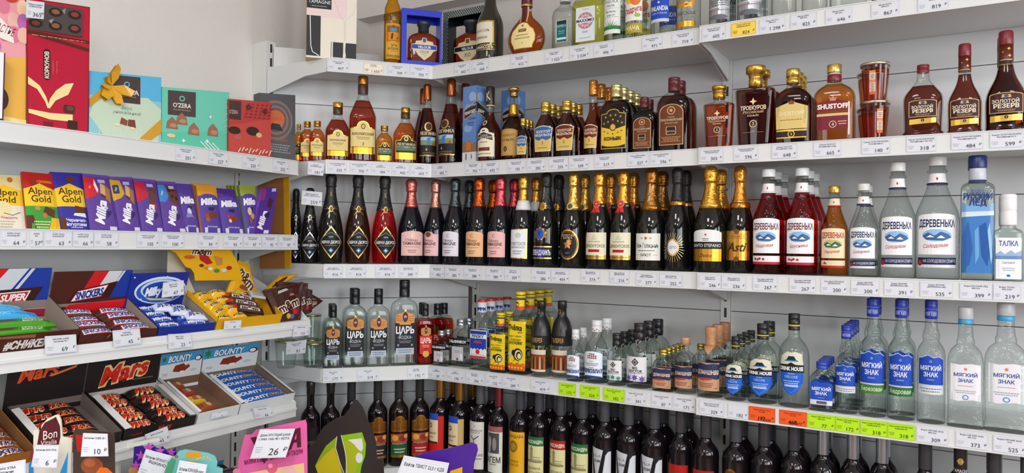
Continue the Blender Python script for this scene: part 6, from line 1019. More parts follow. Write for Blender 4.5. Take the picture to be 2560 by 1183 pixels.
# bars on the second shelf
GA = 'chocolate bars on the second shelf'
def alp(bg, top, low, ln): return [('r', -1, 0, 1, 1, bg), ('r', -1, .90, 1, 1, top), ('p', [(-1, .72), (1, .76), (1, .92), (-1, .92)], top), ('p', [(-1, .40), (1, .40), (1, .70), (.5, .74), (0, .80), (-.5, .74), (-1, .70)], 'f0c626'), ('t', 'Alpen', 0, .665, .115, '4a2810', .78, 0, 0, .012), ('t', 'Gold', 0, .53, .115, '4a2810', .62, 0, 0, .012)] + low + ([('l', -.1, .13, .5, 3, .045, ln)] if ln != 'd8d8f0' else [('l', .1, .05, .4, 1, .03, ln)])
ab = [('p', [(-1, 0), (1, 0), (1, .4), (-1, .4)], '3a9a34'), ('p', [(-1, 0), (-.4, 0), (-.6, .24), (-1, .24)], '5a2a18'), ('p', [(0, .28), (.7, .2), (.8, .34), (.2, .40)], '5a2c1a'), ('e', -.3, .36, .18, .035, 'c88a4a'), ('e', .1, .24, .16, .05, 'b8783a'), ('p', [(.3, 0), (1, 0), (1, .2), (.5, .2)], 'e8b820'), ('t', '1000000', .35, .83, .05, 'f0c020', .5), ('e', -.4, .82, .2, .05, '8a3a1c')]
av = [('p', [(-1, 0), (1, 0), (1, .4), (-1, .4)], '33309a'), ('p', [(.05, .28), (.8, .26), (.85, .38), (.15, .42)], '5a2c1a'), ('p', [(-.05, .25), (.85, .22), (.8, .29), (.05, .29)], 'e8e4f0'), ('p', [(-1, .02), (-.6, .02), (-.55, .2), (-.9, .24)], '5a2c1a'), ('e', .1, .87, .3, .05, '6a3420'), ('t', 'Чернично-', .1, .17, .05, 'f2f2fa', .7, 0, 0, .02), ('t', 'йогуртовая', .1, .10, .05, 'f2f2fa', .7, 0, 0, .02)]
aw = [('p', [(-1, 0), (1, 0), (1, .42), (-1, .42)], 'e6dfcc'), ('e', -.2, .36, .5, .14, 'ead9a4'), ('e', .3, .9, .14, .05, 'b8743a'), ('e', -.6, .45, .14, .03, 'b8743a'), ('e', -.5, .3, .16, .035, 'a8642c'), ('k', [(-.1, .28), (.3, .24), (.7, .30)], .03, '3a2a1c'), ('t', 'Миндаль', .1, .20, .045, 'c0485a', .7)]
def slab(pts, d, top, ops, side, label, t=.012): return box_(pts, d, top, t, ops, side, label, 'chocolate bar', 'chocolate_bar', Z2, M_WRAP, .35, GA)
slab([(-36, 0), (69, 0), (58, 438), (-44, 433)], .03, .085, alp('f0dfae', 'ecd49a', aw, 'b8a890'), 'd8c080', 'cream almond bar at the left end of the shelf')
slab([(70, 0), (153, 0), (131, 434), (56, 427)], .022, .08, alp('c01a1c', 'c01a1c', ab, 'f0e0a0'), '8a1014', 'bar with red top, yellow middle and green base')
slab([(155, 0), (226, 0), (207, 432), (127, 428)], .026, .085, alp('33309a', '3a2fa0', av, 'd8d8f0'), '22207a', 'bar with yellow middle and blue violet ends')
PU = '5d3d98'
def milk(corner, pic, logo=True): return [('r', -1, 0, 1, 1, PU), ('r', -1, .94, 1, 1, '6d4aa8')] + corner + pic + [('t', 'Milka', -.12, .33, .62, 'f2f0f8', .56, 76, .2, .04), ('p', [(.25, .22), (.6, .30), (.62, .36), (.3, .34)], '2c1c5c'), ('e', .3, .40, .12, .03, 'c8c0e0'), ('r', .35, .02, .85, .08, 'd8d4e4'), ('r', .0, .84, .55, .90, 'c0b4d8')]
LU_ = [('p', [(-1, .55), (-.35, .60), (.0, .68), (-.2, .92), (-1, .94)], 'd0222c'), ('t', 'LU', -.65, .76, .12, 'f4f0f0', .25, 75), ('p', [(-.25, .9), (-.05, .72), (-.15, .66), (-.35, .8)], 'ece8f4')]
BIS = [('p', [(.05, .62), (.4, .58), (.5, .80), (.15, .84)], 'd8a86a'), ('p', [(.4, .56), (.75, .48), (.85, .74), (.5, .80)], 'a8703c'), ('p', [(.05, .62), (.4, .57), (.42, .61), (.08, .66)], '5a2c1a')]
slab([(228, 0), (300, 0), (272, 438), (207, 432)], .02, .075, milk(LU_, BIS), '45306e', 'purple bar with red corner and biscuit picture')
slab([(301, 0), (356, 0), (332, 442), (273, 440)], .022, .075, milk([('p', [(-1, .55), (-.35, .60), (.0, .68), (-.2, .92), (-1, .94)], 'd0a428'), ('o', -.9, .68, -.4, .84, .1, '2a3a5a'), ('t', 'TUC', -.65, .76, .13, 'f0ecd8', .25, 75, 0, .03)], BIS), '45306e', 'purple bar with yellow corner and cracker picture')
slab([(358, 0), (412, 0), (391, 449), (334, 444)], .018, .075, milk([('p', [(-1, .55), (-.35, .60), (.0, .68), (-.2, .92), (-1, .94)], 'c42038')], [('p', [(.0, .52), (.5, .46), (.75, .80), (.15, .86)], '6a3424'), ('e', .4, .48, .18, .05, 'd0281c')]), '45306e', 'purple bar with red corner and cherry picture')
slab([(413, 0), (470, 0), (440, 454), (393, 451)], .02, .075, milk([('p', [(-1, .6), (-.5, .58), (-.1, .70), (-.4, .92), (-1, .92)], '3a86c8'), ('t', 'OREO', -.7, .76, .11, 'f0f4f8', .24, 75, 0, .03)], [('p', [(-.1, .62), (.7, .5), (.85, .84), (-.2, .92)], '6a3420')] + [('e', x, y, .14, .04, '2c1814') for x, y in ((.05, .82), (.45, .84), (.25, .70), (.6, .66))]), '45306e', 'purple bar with blue corner and round biscuits')
def cow(top, pic): return [('r', -1, 0, 1, 1, '56409e'), ('r', -1, .84, 1, 1, top), ('p', [(-1, .78), (1, .74), (1, .86), (-1, .86)], top), ('e', 0, .70, 1.0, .12, '56409e'), ('t', 'Milka', 0, .66, .13, 'f4f2fa', .85, 4, .2, .05), ('p', [(-.2, .48), (.3, .46), (.5, .54), (-.1, .54)], '221a4c')] + pic + [('r', -.75, .02, -.45, .12, 'd4d4de'), ('r', .5, .02, .8, .11, 'd4d4de'), ('t', 'молочный', 0, .14, .035, 'e6e4f0', .5)]
ALM = [('e', -.3, .36, .3, .06, '9a4a22'), ('e', .2, .38, .4, .07, '7a3018'), ('e', -.35, .28, .22, .045, 'a85a2c')]
slab([(461, 0), (503, 0), (481, 460), (441, 457)], .024, .08, cow('56409e', [('e', 0, .42, .25, .08, 'd8d4e4'), ('p', [(-.5, .3), (.3, .32), (.6, .26), (.2, .38), (-.3, .40)], '8a84c0')]), '3a2c74', 'purple bar with a cow, left of the orange topped ones')
slab([(497, 0), (545, 0), (530, 461), (480, 457)], .040, .095, cow('e09a28', ALM), 'c07a18', 'orange topped purple bar, rearmost of three')
slab([(502, 0), (550, 0), (536, 463), (486, 459)], .027, .08, cow('e09a28', ALM), 'c07a18', 'orange topped purple bar, middle of three')
slab([(508, 0), (557, 0), (542, 465), (492, 462)], .014, .065, cow('e09a28', ALM), 'c07a18', 'orange topped purple bar, foremost of three')
slab([(559, 0), (615, 0), (586, 473), (542, 469)], .014, .065, cow('4c2c8c', [('e', .1, .34, .45, .07, '8a3820'), ('e', -.3, .37, .16, .045, 'c02838'), ('e', -.2, .28, .14, .04, 'e8d4b0')]), '38206c', 'all purple bar beside the green topped ones')
NUT = [('e', -.1, .46, .3, .08, 'e2cc98'), ('e', .3, .36, .3, .06, 'c09a5c'), ('e', .0, .28, .28, .06, '8a5a2c')]
for i, (o_, n_) in enumerate(((0, 'rearmost of four'), (9, 'second from behind of four'), (18, 'third from behind of four'), (28, 'foremost of four'))):
    slab([(592+o_*.9, 0), (634+o_*.3, 0), (610+o_*1.1, 463), (571+o_, 462)], .056-.014*i, .107-.014*i, cow('9aa83c', NUT), '6a7a24', 'green topped purple bar, '+n_)
box_([(634, 0), (676, 0), (694, 467), (655, 470)], .012, .045, .016, [('r', -1, 0, 1, 1, '4c2c8c'), ('p', [(-1, .7), (-.4, .74), (-.3, .95), (-1, 1)], '8a2a7a'), ('r', .3, .90, .85, .97, 'c4b8dc'), ('p', [(0, .60), (.5, .52), (.7, .72), (.1, .78)], '4a1c1c'), ('t', 'Milka', -.3, .30, .66, 'f2f0f8', .50, 82, .2, .04), ('e', .2, .4, .3, .06, '2c1858'), ('r', .1, .02, .7, .09, 'd8d4e4')], '7a4cb8', 'slim purple carton standing at the right end', 'chocolate bar', 'chocolate_bar', Z2, group=GA)
# brown and yellow board at the end of the rack
U_, _z = 1.745, 0
FE = Frame(0, 1.745, 0)
o = pack('cardboard_sheet', quad(FE, [(650, 672), (712, 672), (708, 430), (644, 434)], 0, 0), .004, [('r', -1, 0, 1, 1, 'a8703c')], '8a5a2c', M_CARD); tag(o, 'brown board with a yellow edge hanging at the rack end', 'cardboard')
on(o, quad(FE, [(712, 672), (727, 668), (722, 432), (708, 430)], -.001, -.001), 'yellow_edge', .003, [('r', -1, 0, 1, 1, 'd8a018')], 'd8a018', M_CARD)
# ---- sloping shelves: a frame along the slope
class Slope:
    def __init__(s, z, d0, rise): s.z = z; s.d = d0; a = math.atan2(rise, .27-d0); s.c, s.s = math.cos(a), math.sin(a)
    def P(s, u, t, h): return FL.p(u, s.d+.004+t*s.c-h*s.s, s.z+t*s.s+h*s.c+.001)
    def u(s, x): return FL.u_at(x, s.d, s.z)
S3 = Slope(ZL['3'], DL3, RISE3); S4 = Slope(ZL['4'], DL4, RISE4)
S5 = Slope(ZL['5']-.05, 0, 0); S5.c, S5.s = 1, 0
def tray(S, u0, u1, s1, hf, hb, out, inn, front, head, label, hh=.09, lean=.03, hs=0, s0=.004, flap=None, hw=(0, 0)):
    org = S.P((u0+u1)/2, s0, 0); r = empty('display_tray', org); tag(r, label, 'tray', 'cardboard display trays of bars')
    t = .002; b = MB(); ci = rgba(inn); co = rgba(out)
    P = lambda u, s, h: S.P(u, s, h)-org
    def wall(a, b_, c, d, dirv, col, col2):
        b.poly([a, b_, c, d], col); q = [x+dirv for x in (a, b_, c, d)]; b.poly(q[::-1], col2)
        for i in range(4): b.poly([(a, b_, c, d)[i], (a, b_, c, d)[(i+1) % 4], q[(i+1) % 4], q[i]][::-1], col)
    nu = FL.u*t
    b.hexa([P(u0, s0, 0), P(u1, s0, 0), P(u1, s1, 0), P(u0, s1, 0), P(u0, s0, t), P(u1, s0, t), P(u1, s1, t), P(u0, s1, t)], ci)
    b.poly([P(u0+t, s0, hf), P(u0+t, s1, hb), P(u0+t, s1, t), P(u0+t, s0, t)][::-1], ci); b.poly([P(u0, s0, hf), P(u0, s1, hb), P(u0, s1, 0), P(u0, s0, 0)], co); b.poly([P(u0, s0, hf), P(u0+t, s0, hf), P(u0+t, s1, hb), P(u0, s1, hb)], co)
    b.poly([P(u1-t, s0, hf), P(u1-t, s1, hb), P(u1-t, s1, t), P(u1-t, s0, t)], ci); b.poly([P(u1, s0, hf), P(u1, s1, hb), P(u1, s1, 0), P(u1, s0, 0)][::-1], co); b.poly([P(u1-t, s0, hf), P(u1, s0, hf), P(u1, s1, hb), P(u1-t, s1, hb)], co)
    b.hexa([P(u0, s1-t, 0), P(u1, s1-t, 0), P(u1, s1, 0), P(u0, s1, 0), P(u0, s1-t, hb*.8), P(u1, s1-t, hb*.8), P(u1, s1, hb*.8), P(u0, s1, hb*.8)], ci)
    if flap:
        for w0, w1 in flap:
            cf = rgba('dcdcda'); ww = .017*w1
            for k_ in (1, -1): b.poly([P(w0, s0, hf+.001+.0005*k_), P(w0+ww, s0, hf+.003+.0005*k_), P(w0+ww, s1-.03, hb+.003+.0005*k_), P(w0, s1-.03, hb+.001+.0005*k_)][::k_*(1 if w1 > 0 else -1)], cf)
    b.build('tray_body', M_CARD, r)
    o = pack('front_panel', (S.P(u0, s0-.001, 0), S.P(u1, s0-.001, 0), S.P(u1, s0-.001, hf*.92), S.P(u0, s0-.001, hf*.92)), t, [('r', -1, 0, 1, 1, out)]+front, out, M_PRINT); o.parent = r; o.location = o.location-org
    if head:
        b0, b1 = S.P(u0+hw[0], s1-.003, .003), S.P(u1+hw[0], s1-.003, .003); up = V((lean, hs, hh)); k = FL.u*hw[1]
        o = pack('header', (b0, b1, b1+up+k, b0+up-k), t, head, out, M_PRINT); o.parent = r; o.location = o.location-org
    return r
def bar(S, u0, u1, s0, s1, h, ops, side, label, cat='chocolate bar', t=.014, rot=0, group='wrapped bars in the display trays', name='wrapped_bar', pil=.75, tip=0):
    cu, cs = (u0+u1)/2, (s0+s1)/2; c, s_ = math.cos(math.radians(rot)), math.sin(math.radians(rot))
    def P(u, s, hh): du, ds = u-cu, s-cs; return S.P(cu+du*c-ds*s_, cs+du*s_+ds*c, hh)
    o = pack(name, (P(u0, s0, h), P(u1, s0, h), P(u1, s1, h+tip), P(u0, s1, h+tip)), t, ops, side, M_WRAP, pil)
    return tag(o, label, cat, group)
SNK = '4c2118'
def snick(right=True): return [('r', -1, 0, 1, 1, SNK), ('p', [(-.75, .1), (.80, .1), (.92, .9), (-.63, .9)], 'c02030'), ('p', [(-.70, .16), (.77, .16), (.87, .84), (-.60, .84)], 'eef0f4'), ('t', 'SNICKERS', .08, .5, .5, '1d2f86', .70, 0, .3, .04)]
SUPER = [('r', -1, 0, 1, 1, '1d3a9e'), ('p', [(-1, .0), (-.55, 0), (.1, 1), (-1, 1)], SNK), ('p', [(-.45, .35), (-.1, .35), (.3, 1), (-.1, 1)], 'd01a20'), ('p', [(-.1, .35), (.25, .35), (.62, 1), (.3, 1)], 'ccd2d8'), ('p', [(.3, .35), (.36, .35), (.72, 1), (.66, 1)], 'ccd2d8'), ('p', [(-1, .22), (.75, .30), (.9, .62), (-1, .50)], '3a1812'), ('p', [(-1, .24), (.12, .30), (.2, .52), (-1, .46)], 'eef0f4'), ('t', 'SNICKERS', -.4, .385, .17, '1d2f86', .52, 2, .3, .05), ('p', [(.14, .30), (.62, .32), (.70, .55), (.22, .52)], 'eef0f4'), ('p', [(.17, .32), (.60, .34), (.67, .53), (.23, .50)], 'c01c24'), ('t', 'SUPER', .42, .42, .13, 'f4f0f0', .2, 3, .3, .04), ('r', -1, .02, 1, .16, '9a1c3c'), ('r', -1, .16, 1, .2, 'b8bcc0')]
SNH = [('r', -1, 0, 1, 1, SNK), ('p', [(-.3, .40), (.05, .40), (.35, 1), (-.02, 1)], 'd01a20'), ('p', [(.05, .40), (.45, .40), (.72, 1), (.35, 1)], 'd4d8dc'), ('p', [(.40, .35), (1, .35), (1, 1), (.72, 1)], '1d3a9e'), ('p', [(.52, .6), (.58, .6), (.80, 1), (.74, 1)], 'd4d8dc'), ('p', [(-.75, .0), (1, .08), (1, .30), (-.5, .22)], 'd01a20'), ('p', [(-.55, .26), (.5, .36), (.65, .75), (-.4, .55)], '3a1610'), ('p', [(-.50, .28), (.28, .38), (.42, .68), (-.36, .54)], 'c02030'), ('p', [(-.47, .30), (.27, .40), (.39, .66), (-.35, .53)], 'eef0f4'), ('t', 'SNICKERS', -.04, .465, .17, '1d2f86', .36, 9, .3, .05)]
def pad(S, x): return S.u(x)
MWH = [('r', -1, 0, 1, 1, '1c2f92'), ('e', .1, .52, .9, .38, 'd8e4f4'), ('e', .12, .50, .85, .33, '2a5cb8'), ('e', .1, .55, .7, .27, 'c8dcf0'), ('e', .1, .52, .62, .24, '1e4aa4'), ('t', 'MilkyWay', .1, .52, .22, 'f4f6fa', .55, 6, .3, .05), ('p', [(-.4, .32), (.6, .26), (.5, .22), (-.2, .25)], 'd8c8a0')] + [('e', -.9+.37*((i*5) % 6), .9-.1*((i*3) % 9), .025, .02, 'd8e0f4') for i in range(16)]
# upper sloping shelf
a0, a1 = S3.u(-150), S3.u(193)
tray(S3, a0, a1, .155, .045, .055, SNK, '8f8378', [('t', '#СНИКЕРСНИ', .35, .4, .42, 'd8d4d0', .5, 0, .25, .05), ('p', [(-1, .95), (.3, .75), (.3, .95)], '8a5a44')], SUPER, 'brown tray with super size header at the left edge', hh=.115, lean=.03)
b0, b1 = S3.u(197), S3.u(393)
tray(S3, b0, b1, .155, .026, .038, SNK, '8f8378', [('k', [(-.3, .5), (-.25, .8)], .02, 'a88a7a')], SNH, 'brown nougat bar tray with red white blue header', hh=.105, lean=.035)
c0, c1 = S3.u(396), S3.u(538)
tray(S3, c0, c1, .15, .026, .036, '1c2f92', '8f8378', [], MWH, 'blue tray with an oval logo header', hh=.098, lean=.035, hw=(-.008, .0))
d0, d1 = S3.u(541), S3.u(703)
tray(S3, d0, d1, .155, .034, .05, 'dfa90c', 'c8960c', [], None, 'yellow open tray without a header')
def zz(ops, sd, **k): return ops
LB = [('r', -1, 0, 1, 1, '3aa8e0'), ('p', [(-1, .55), (1, .6), (1, .8), (-1, .75)], '5cc0f0'), ('t', 'КОКОС', .1, .45, .35, '9adcf6', .6, 0, .2, .03)]
GN = [('r', -1, 0, 1, 1, '4a9a1c'), ('p', [(-1, .3), (.15, .4), (.3, 1), (-1, 1)], '4a1c14'), ('p', [(.25, .3), (.72, .35), (.76, .75), (.3, .75)], 'd8ecc8'), ('t', '#СНИКЕРСНИ', .5, .52, .28, '3a7a1c', .42, 0, 0, .03)]
for i, (s_, h_, ops, sd, ur, n_) in enumerate(((.118, .064, LB, '2a8cc0', 66, 'blue wrapped bar, uppermost in the left tray'), (.092, .060, LB, '2a8cc0', 100, 'blue wrapped bar, middle one in the left tray'), (.066, .055, LB, '2a8cc0', 121, 'blue wrapped bar, lowest in the left tray'), (.040, .048, GN, '3a7a18', 146, 'green and brown bar, upper in the left tray'), (.016, .040, GN, '3a7a18', 132, 'green and brown bar, lower in the left tray'))):
    ue = S3.u(ur+34)-.015-s_*.12; bar(S3, max(a0+.005, ue-.19), ue, s_, s_+.030, h_, ops, sd, n_, t=.018)
for col, (u0, u1, cn) in enumerate(((b0+.004, (b0+b1)/2-.001, 'left column'), ((b0+b1)/2+.001, b1-.004, 'right column'))):
    for i, rn in enumerate(('front', 'second', 'third', 'rear')): bar(S3, u0, u1, .012+.033*i, .043+.033*i, .020+.003*((i+col) % 2)-.002*i*0, snick(), SNK, 'brown nougat bar, %s in the %s' % (rn, cn), rot=(2, -3, 1, -2)[i])
MW = [('r', -1, 0, 1, 1, '26389c'), ('e', -.05, .5, .85, .42, '4a78d0'), ('e', 0, .5, .75, .33, '1c3490'), ('t', 'MilkyWay', 0, .5, .42, 'f2f4fa', .68, 0, .3, .05)]
for i, rn in enumerate(('front', 'second', 'third', 'rear')):
    for u0, u1, cn in ((c0+.004, (c0+c1)/2-.001, 'left'), ((c0+c1)/2+.001, c1-.004, 'right')):
        bar(S3, u0, u1, .012+.032*i, .042+.032*i, .020, MW, '202f86', 'blue milk bar, %s one in the %s column' % (rn, cn), rot=(-3, 2, 4, -2)[i])
for i, (u, s_, n_) in enumerate(((.45, .105, 'rear'), (.62, .075, 'middle'), (.78, .045, 'front'))):
    u = c0+(c1-c0)*u; bar(S3, u-.028, u+.03, s_-.016, s_+.016, .034, [('r', -1, 0, 1, 1, 'd2d6ea'), ('p', [(-.8, .1), (-.5, .2), (-.3, .9), (-.6, .8)], '5a6cb8'), ('t', '1+1', .1, .5, .5, '3a4a8a', .6, 12, .2, .04)], 'a8b0d8', 'white and blue promotional bar, '+n_+' of three', rot=-14, t=.013)
MY = [('r', -1, 0, 1, 1, 'e8b416'), ('p', [(-1, .7), (1, .85), (1, 1), (-1, 1)], 'f4cc3a'), ('t', 'm&m', -.1, .45, .38, 'e8dcc0', .62, 4, 0, .10), ('t', 'm&m', -.1, .45, .38, '4a2a10', .62, 4, 0, .03)]
k = 0
for i in range(5):
    for j in range(3):
        u = d0+.012+(d1-d0-.07)*(j+.5)/3*.92; s_ = .022+.027*i; k += 1
        if i < 3 and j == 2: continue
        bar(S3, u-.026, u+.03, s_-.014, s_+.017, .030+.004*((i+j) % 3)+.004*i, MY, 'd8a010', 'small yellow sweets packet, row %s, %s' % (('one', 'two', 'three', 'four', 'five')[i], ('left', 'middle', 'right')[j]), 'sweets packet', rot=((i*37+j*53) % 40)-20, group='small yellow packets in the open tray', name='sweets_packet', t=.018, pil=.9)
BM = [('r', -1, 0, 1, 1, '3a1812'), ('p', [(-1, .2), (-.62, .1), (-.55, .95), (-1, .95)], 'c81c20'), ('p', [(-.45, .12), (.75, .12), (.8, .62), (-.4, .66)], 'e8e0d4'), ('t', 'm&m', .15, .38, .42, '3a1812', .52, 0, 0, .06), ('l', .4, .85, .4, 2, .12, 'c8c0b8')]
for i, n_ in enumerate(('lower', 'middle', 'upper')):
    u = d0+.118+.006*i; bar(S3, u-.045, u+.05, .022+.030*i, .058+.030*i, .044+.004*i, BM, '2c100c', 'brown sweets packet, %s of three in the yellow tray' % n_, 'sweets packet', rot=-28, group='brown packets in the yellow tray', name='sweets_packet', t=.012, pil=.5)
bar(S3, d1-.052, d1-.008, .075, .115, .056, [('r', -1, 0, 1, 1, 'c8ccd0'), ('l', 0, .85, .8, 7, .12, '6a6c72')], 'b8bcc0', 'grey printed back of a packet turned over', 'sweets packet', rot=-28, group='brown packets in the yellow tray', name='sweets_packet', t=.006, pil=.3)
GP = 'large pouches of sweets'
POU = [('r', -1, 0, 1, 1, '3f1c16'), ('r', -1, .93, 1, 1, '4c261e'), ('p', [(-.5, .78), (.1, .84), (.0, .9), (-.45, .86)], 'b8bcc4'), ('t', '130г', .25, .70, .05, 'e8e0d8', .25), ('r', .1, .655, .5, .672, 'b81c28'), ('t', 'm&m', -.05, .42, .24, 'e8dcc8', .88, 14, 0, .10), ('t', 'm&m', -.05, .42, .24, '3f1c16', .88, 14, 0, .03), ('e', .35, .22, .2, .08, 'c81c28'), ('e', -.2, .12, .18, .07, 'd8a418'), ('e', .1, .10, .16, .06, '3a6ab8')]
for i, (q_, n_) in enumerate((([(752, 796), (790, 766), (811, 750), (748, 712)], 'rearmost of four'), ([(735, 799), (784, 778), (785, 723), (722, 704)], 'third of four'), ([(718, 801), (768, 788), (775, 706), (697, 702)], 'second of four'), ([(703, 803), (756, 797), (762, 702), (664, 722)], 'foremost of four'))):
    box_(q_, -.03-.025*i, .015-.025*i, .018, POU, '351510', 'large brown sweets pouch, '+n_, 'sweets pouch', 'sweets_pouch', None, M_WRAP, .5, GP)
box_([(640, 740), (690, 720), (746, 682), (700, 686)], .03, .06, .012, [('r', -1, 0, 1, 1, 'dca414'), ('e', .2, .5, .4, .3, '4a2a10')], 'c08c10', 'yellow sweets pouch behind the brown pouches', 'sweets pouch', 'sweets_pouch', None, M_WRAP, .5, GP)
YB = [('r', -1, 0, 1, 1, 'd8a010'), ('t', 'm&m', .1, .62, .3, 'e8dcc0', .8, -40, 0, .1), ('t', 'm&m', .1, .62, .3, '4a2a10', .8, -40, 0, .03), ('e', -.1, .35, .3, .08, '8a4a20'), ('e', .3, .25, .15, .05, '6a7a30'), ('e', -.2, .18, .15, .05, '5a3418')]
box_([(565, 745), (655, 770), (628, 660), (600, 650)], .0, .03, .014, YB, 'b8860c', 'yellow sweets pouch leaning behind the open tray', 'sweets pouch', 'sweets_pouch', None, M_WRAP, .5, GP)
box_([(560, 760), (640, 775), (660, 745), (600, 718)], -.025, .0, .012, YB, 'b8860c', 'yellow sweets pouch lying in the open tray', 'sweets pouch', 'sweets_pouch', None, M_WRAP, .5, GP)
def pxcard(name, F, d, outline, t, col, layers, label, cat, mat=None, lean=0.0, zmin=None, group=None, parent=None):
    """a cut-out card standing at depth d; its outline and print are read off the photo at that depth"""
    z0 = F.hit(outline[0][0], outline[0][1], d)[1]
    def W(x, y, e=0):
        dd = d
        for _ in range(3): u, z = F.hit(x, y, dd-e); dd = d+lean*(z-z0)
        if zmin is not None and z < zmin: z = zmin
        return F.p(u, dd-e, z)
    O = W(*outline[0]); b = MB(); P = [W(*p)-O for p in outline]
    ar = sum(outline[i][0]*outline[(i+1) % len(outline)][1]-outline[(i+1) % len(outline)][0]*outline[i][1] for i in range(len(outline)))
    if ar > 0: P = P[::-1]
    b.prism(P, -F.n, t, rgba(col)); me = b.mesh(name, mat or M_PRINT)
    A = Art(1, 1)
    for l in layers:
        if l[0] == 'p': A.op('p', [(x, -y) for x, y in (l[1] if sum(l[1][i][0]*l[1][(i+1) % len(l[1])][1]-l[1][(i+1) % len(l[1])][0]*l[1][i][1] for i in range(len(l[1]))) < 0 else l[1][::-1])], l[2])
        elif l[0] == 'e': A.op('e', l[1], -l[2], l[3], l[4], l[5])
        elif l[0] == 't': A.op('t', l[1], l[2], -l[3], l[4], l[5], *l[6:])
        elif l[0] == 'k': A.op('k', [(x, -y) for x, y in l[1]], l[2]*1.0, l[3])
        elif l[0] == 'l': A.op('l', l[1], -l[2], l[3], l[4], l[5], l[6])
        elif l[0] == '8': A.op('8', l[1], -l[2], l[3], l[4], l[5], l[6])
    if layers:
        m2 = A.mesh(name, mat or M_PRINT, lambda x, y, e: W(x, -y, e)-O); bm = bmesh.new(); bm.from_mesh(me); bm.from_mesh(m2); bm.to_mesh(me); bm.free()
    o = link(name, me, parent, O if parent is None else O-parent.location)
    if parent is None: tag(o, label, cat, group)
    return o
# curved yellow header card above the open tray
hc = [(418, 622), (575, 622), (596, 660), (607, 700), (488, 702), (486, 684), (478, 672), (464, 667), (452, 650), (440, 633)]
pxcard('header_card', FL, .015, hc, .002, 'dca610', [('t', 'm&m', 505, 628, 16, 'e8dcc0', 45, -4, .2, .1), ('t', 'm&m', 505, 628, 16, '4a2a10', 45, -4, .2, .03), ('e', 474, 643, 14, 5, 'c85a1c'), ('p', [(498, 636), (520, 640), (532, 658), (518, 662), (500, 650)], 'b01c1c'), ('p', [(535, 640), (556, 645), (556, 662), (542, 664)], 'b8823c'), ('e', 504, 664, 6, 4, '5a3418'), ('e', 516, 670, 6, 4, 'd87a1c'), ('e', 526, 672, 6, 4, 'd8d4c8'), ('e', 542, 677, 7, 5, '2a8a3c'), ('e', 560, 676, 7, 5, 'ccc8bc'), ('e', 573, 670, 7, 5, 'b01c24')], 'yellow curved display header above the open tray', 'display card', zmin=None)
pxcard('card_back', FL, .06, [(420, 622), (438, 622), (470, 690), (500, 760), (440, 760), (418, 680)], .002, 'cfc4b0', [], 'pale cardboard flap behind the yellow header', 'display card', M_CARD)
# lower sloping shelf
def mars(x, y, h, w, r=8): return [('t', 'Mars', x, y, h, 'f0c890', w, r, .35, .10), ('t', 'Mars', x, y, h, 'd0281a', w, r, .35, .03)]
MB_ = [('r', -1, 0, 1, 1, '1d1514')] + mars(0, .5, .72, .62, 0)
MMX = [('r', -1, 0, 1, 1, '1d1514')] + [('t', 'Mars', -.38, .5, .62, 'f0c890', .42, 0, .35, .10), ('t', 'Mars', -.38, .5, .62, 'd0281a', .42, 0, .35, .03), ('t', 'MAX', .5, .55, .55, 'f0c890', .36, 0, .35, .08), ('t', 'MAX', .5, .55, .55, 'c8301c', .36, 0, .35, .02), ('p', [(.1, .1), (.9, .2), (.95, .28), (.2, .2)], 'e07a2c')]
e0, e1 = S4.u(-150), S4.u(88)
TX = [('r', -1, 0, 1, 1, 'b8701c'), ('p', [(-1, .6), (1, .7), (1, .85), (-1, .8)], 'e2b070'), ('p', [(-1, .0), (1, .0), (1, .15), (-1, .2)], '8a3c10'), ('t', 'XTRA', .55, .45, .46, 'f0ece4', .36, 4, .3, .10), ('t', 'XTRA', .55, .45, .46, '1d2f86', .36, 4, .3, .03), ('t', 'TWIX', -.35, .45, .46, 'f0ece4', .36, 4, .3, .10), ('t', 'TWIX', -.35, .45, .46, 'c01c20', .36, 4, .3, .03)]
tray(S4, e0, e1, .19, .03, .04, 'a8641c', '7a5230', [], None, 'gold brown tray of caramel bars at the left edge')
for i, rn in enumerate(('front', 'second', 'third', 'fourth', 'rear')): bar(S4, e0+.02, e1-.008, .008+.036*i, .044+.036*i, .026, TX, '9a5a18', 'golden caramel bar, %s one in the left tray' % rn, rot=(2, -2, 1, 2, -1)[i], t=.02)
f0, f1 = S4.u(104), S4.u(304)
MHX = [('r', -1, 0, 1, 1, '1f1819')] + [('t', 'Mars', -.25, .82, .25, 'e0562c', .6, 6, .35, .03), ('p', [(.0, .72), (.75, .88), (.7, .82), (.1, .70)], 'e07a3c')]
tray(S4, f0, f1, .19, .03, .04, '1d1716', '756a64', [], MHX, 'black tray of double bars with a red script header', hh=.124, lean=.03, flap=((f0+.002, 1),))
for i, rn in enumerate(('front', 'second', 'third', 'fourth', 'rear')): bar(S4, f0+.006, f1-.03, .008+.036*i, .043+.036*i, .027, MMX, '120d0c', 'long black bar with red script, %s in its tray' % rn, rot=(1, -1, 2, -1, 1)[i], t=.018)
g0, g1 = S4.u(309), S4.u(489)
MH = [('r', -1, 0, 1, 1, '211a1b')] + mars(.0, .60, .36, .72, 8) + [('l', .55, .38, .3, 1, .06, '7a6a50')]
tray(S4, g0, g1, .19, .03, .04, '1d1716', 'c9c6c2', [('t', 'Mars', .1, .5, .6, 'b8301c', .2, 4, .35, .03), ('r', -.8, .3, -.5, .5, '6a1414')], MH, 'black tray of short bars with a large red script header', hh=.124, lean=.03, flap=((g0+.002, 1), (g1-.002, -1)))
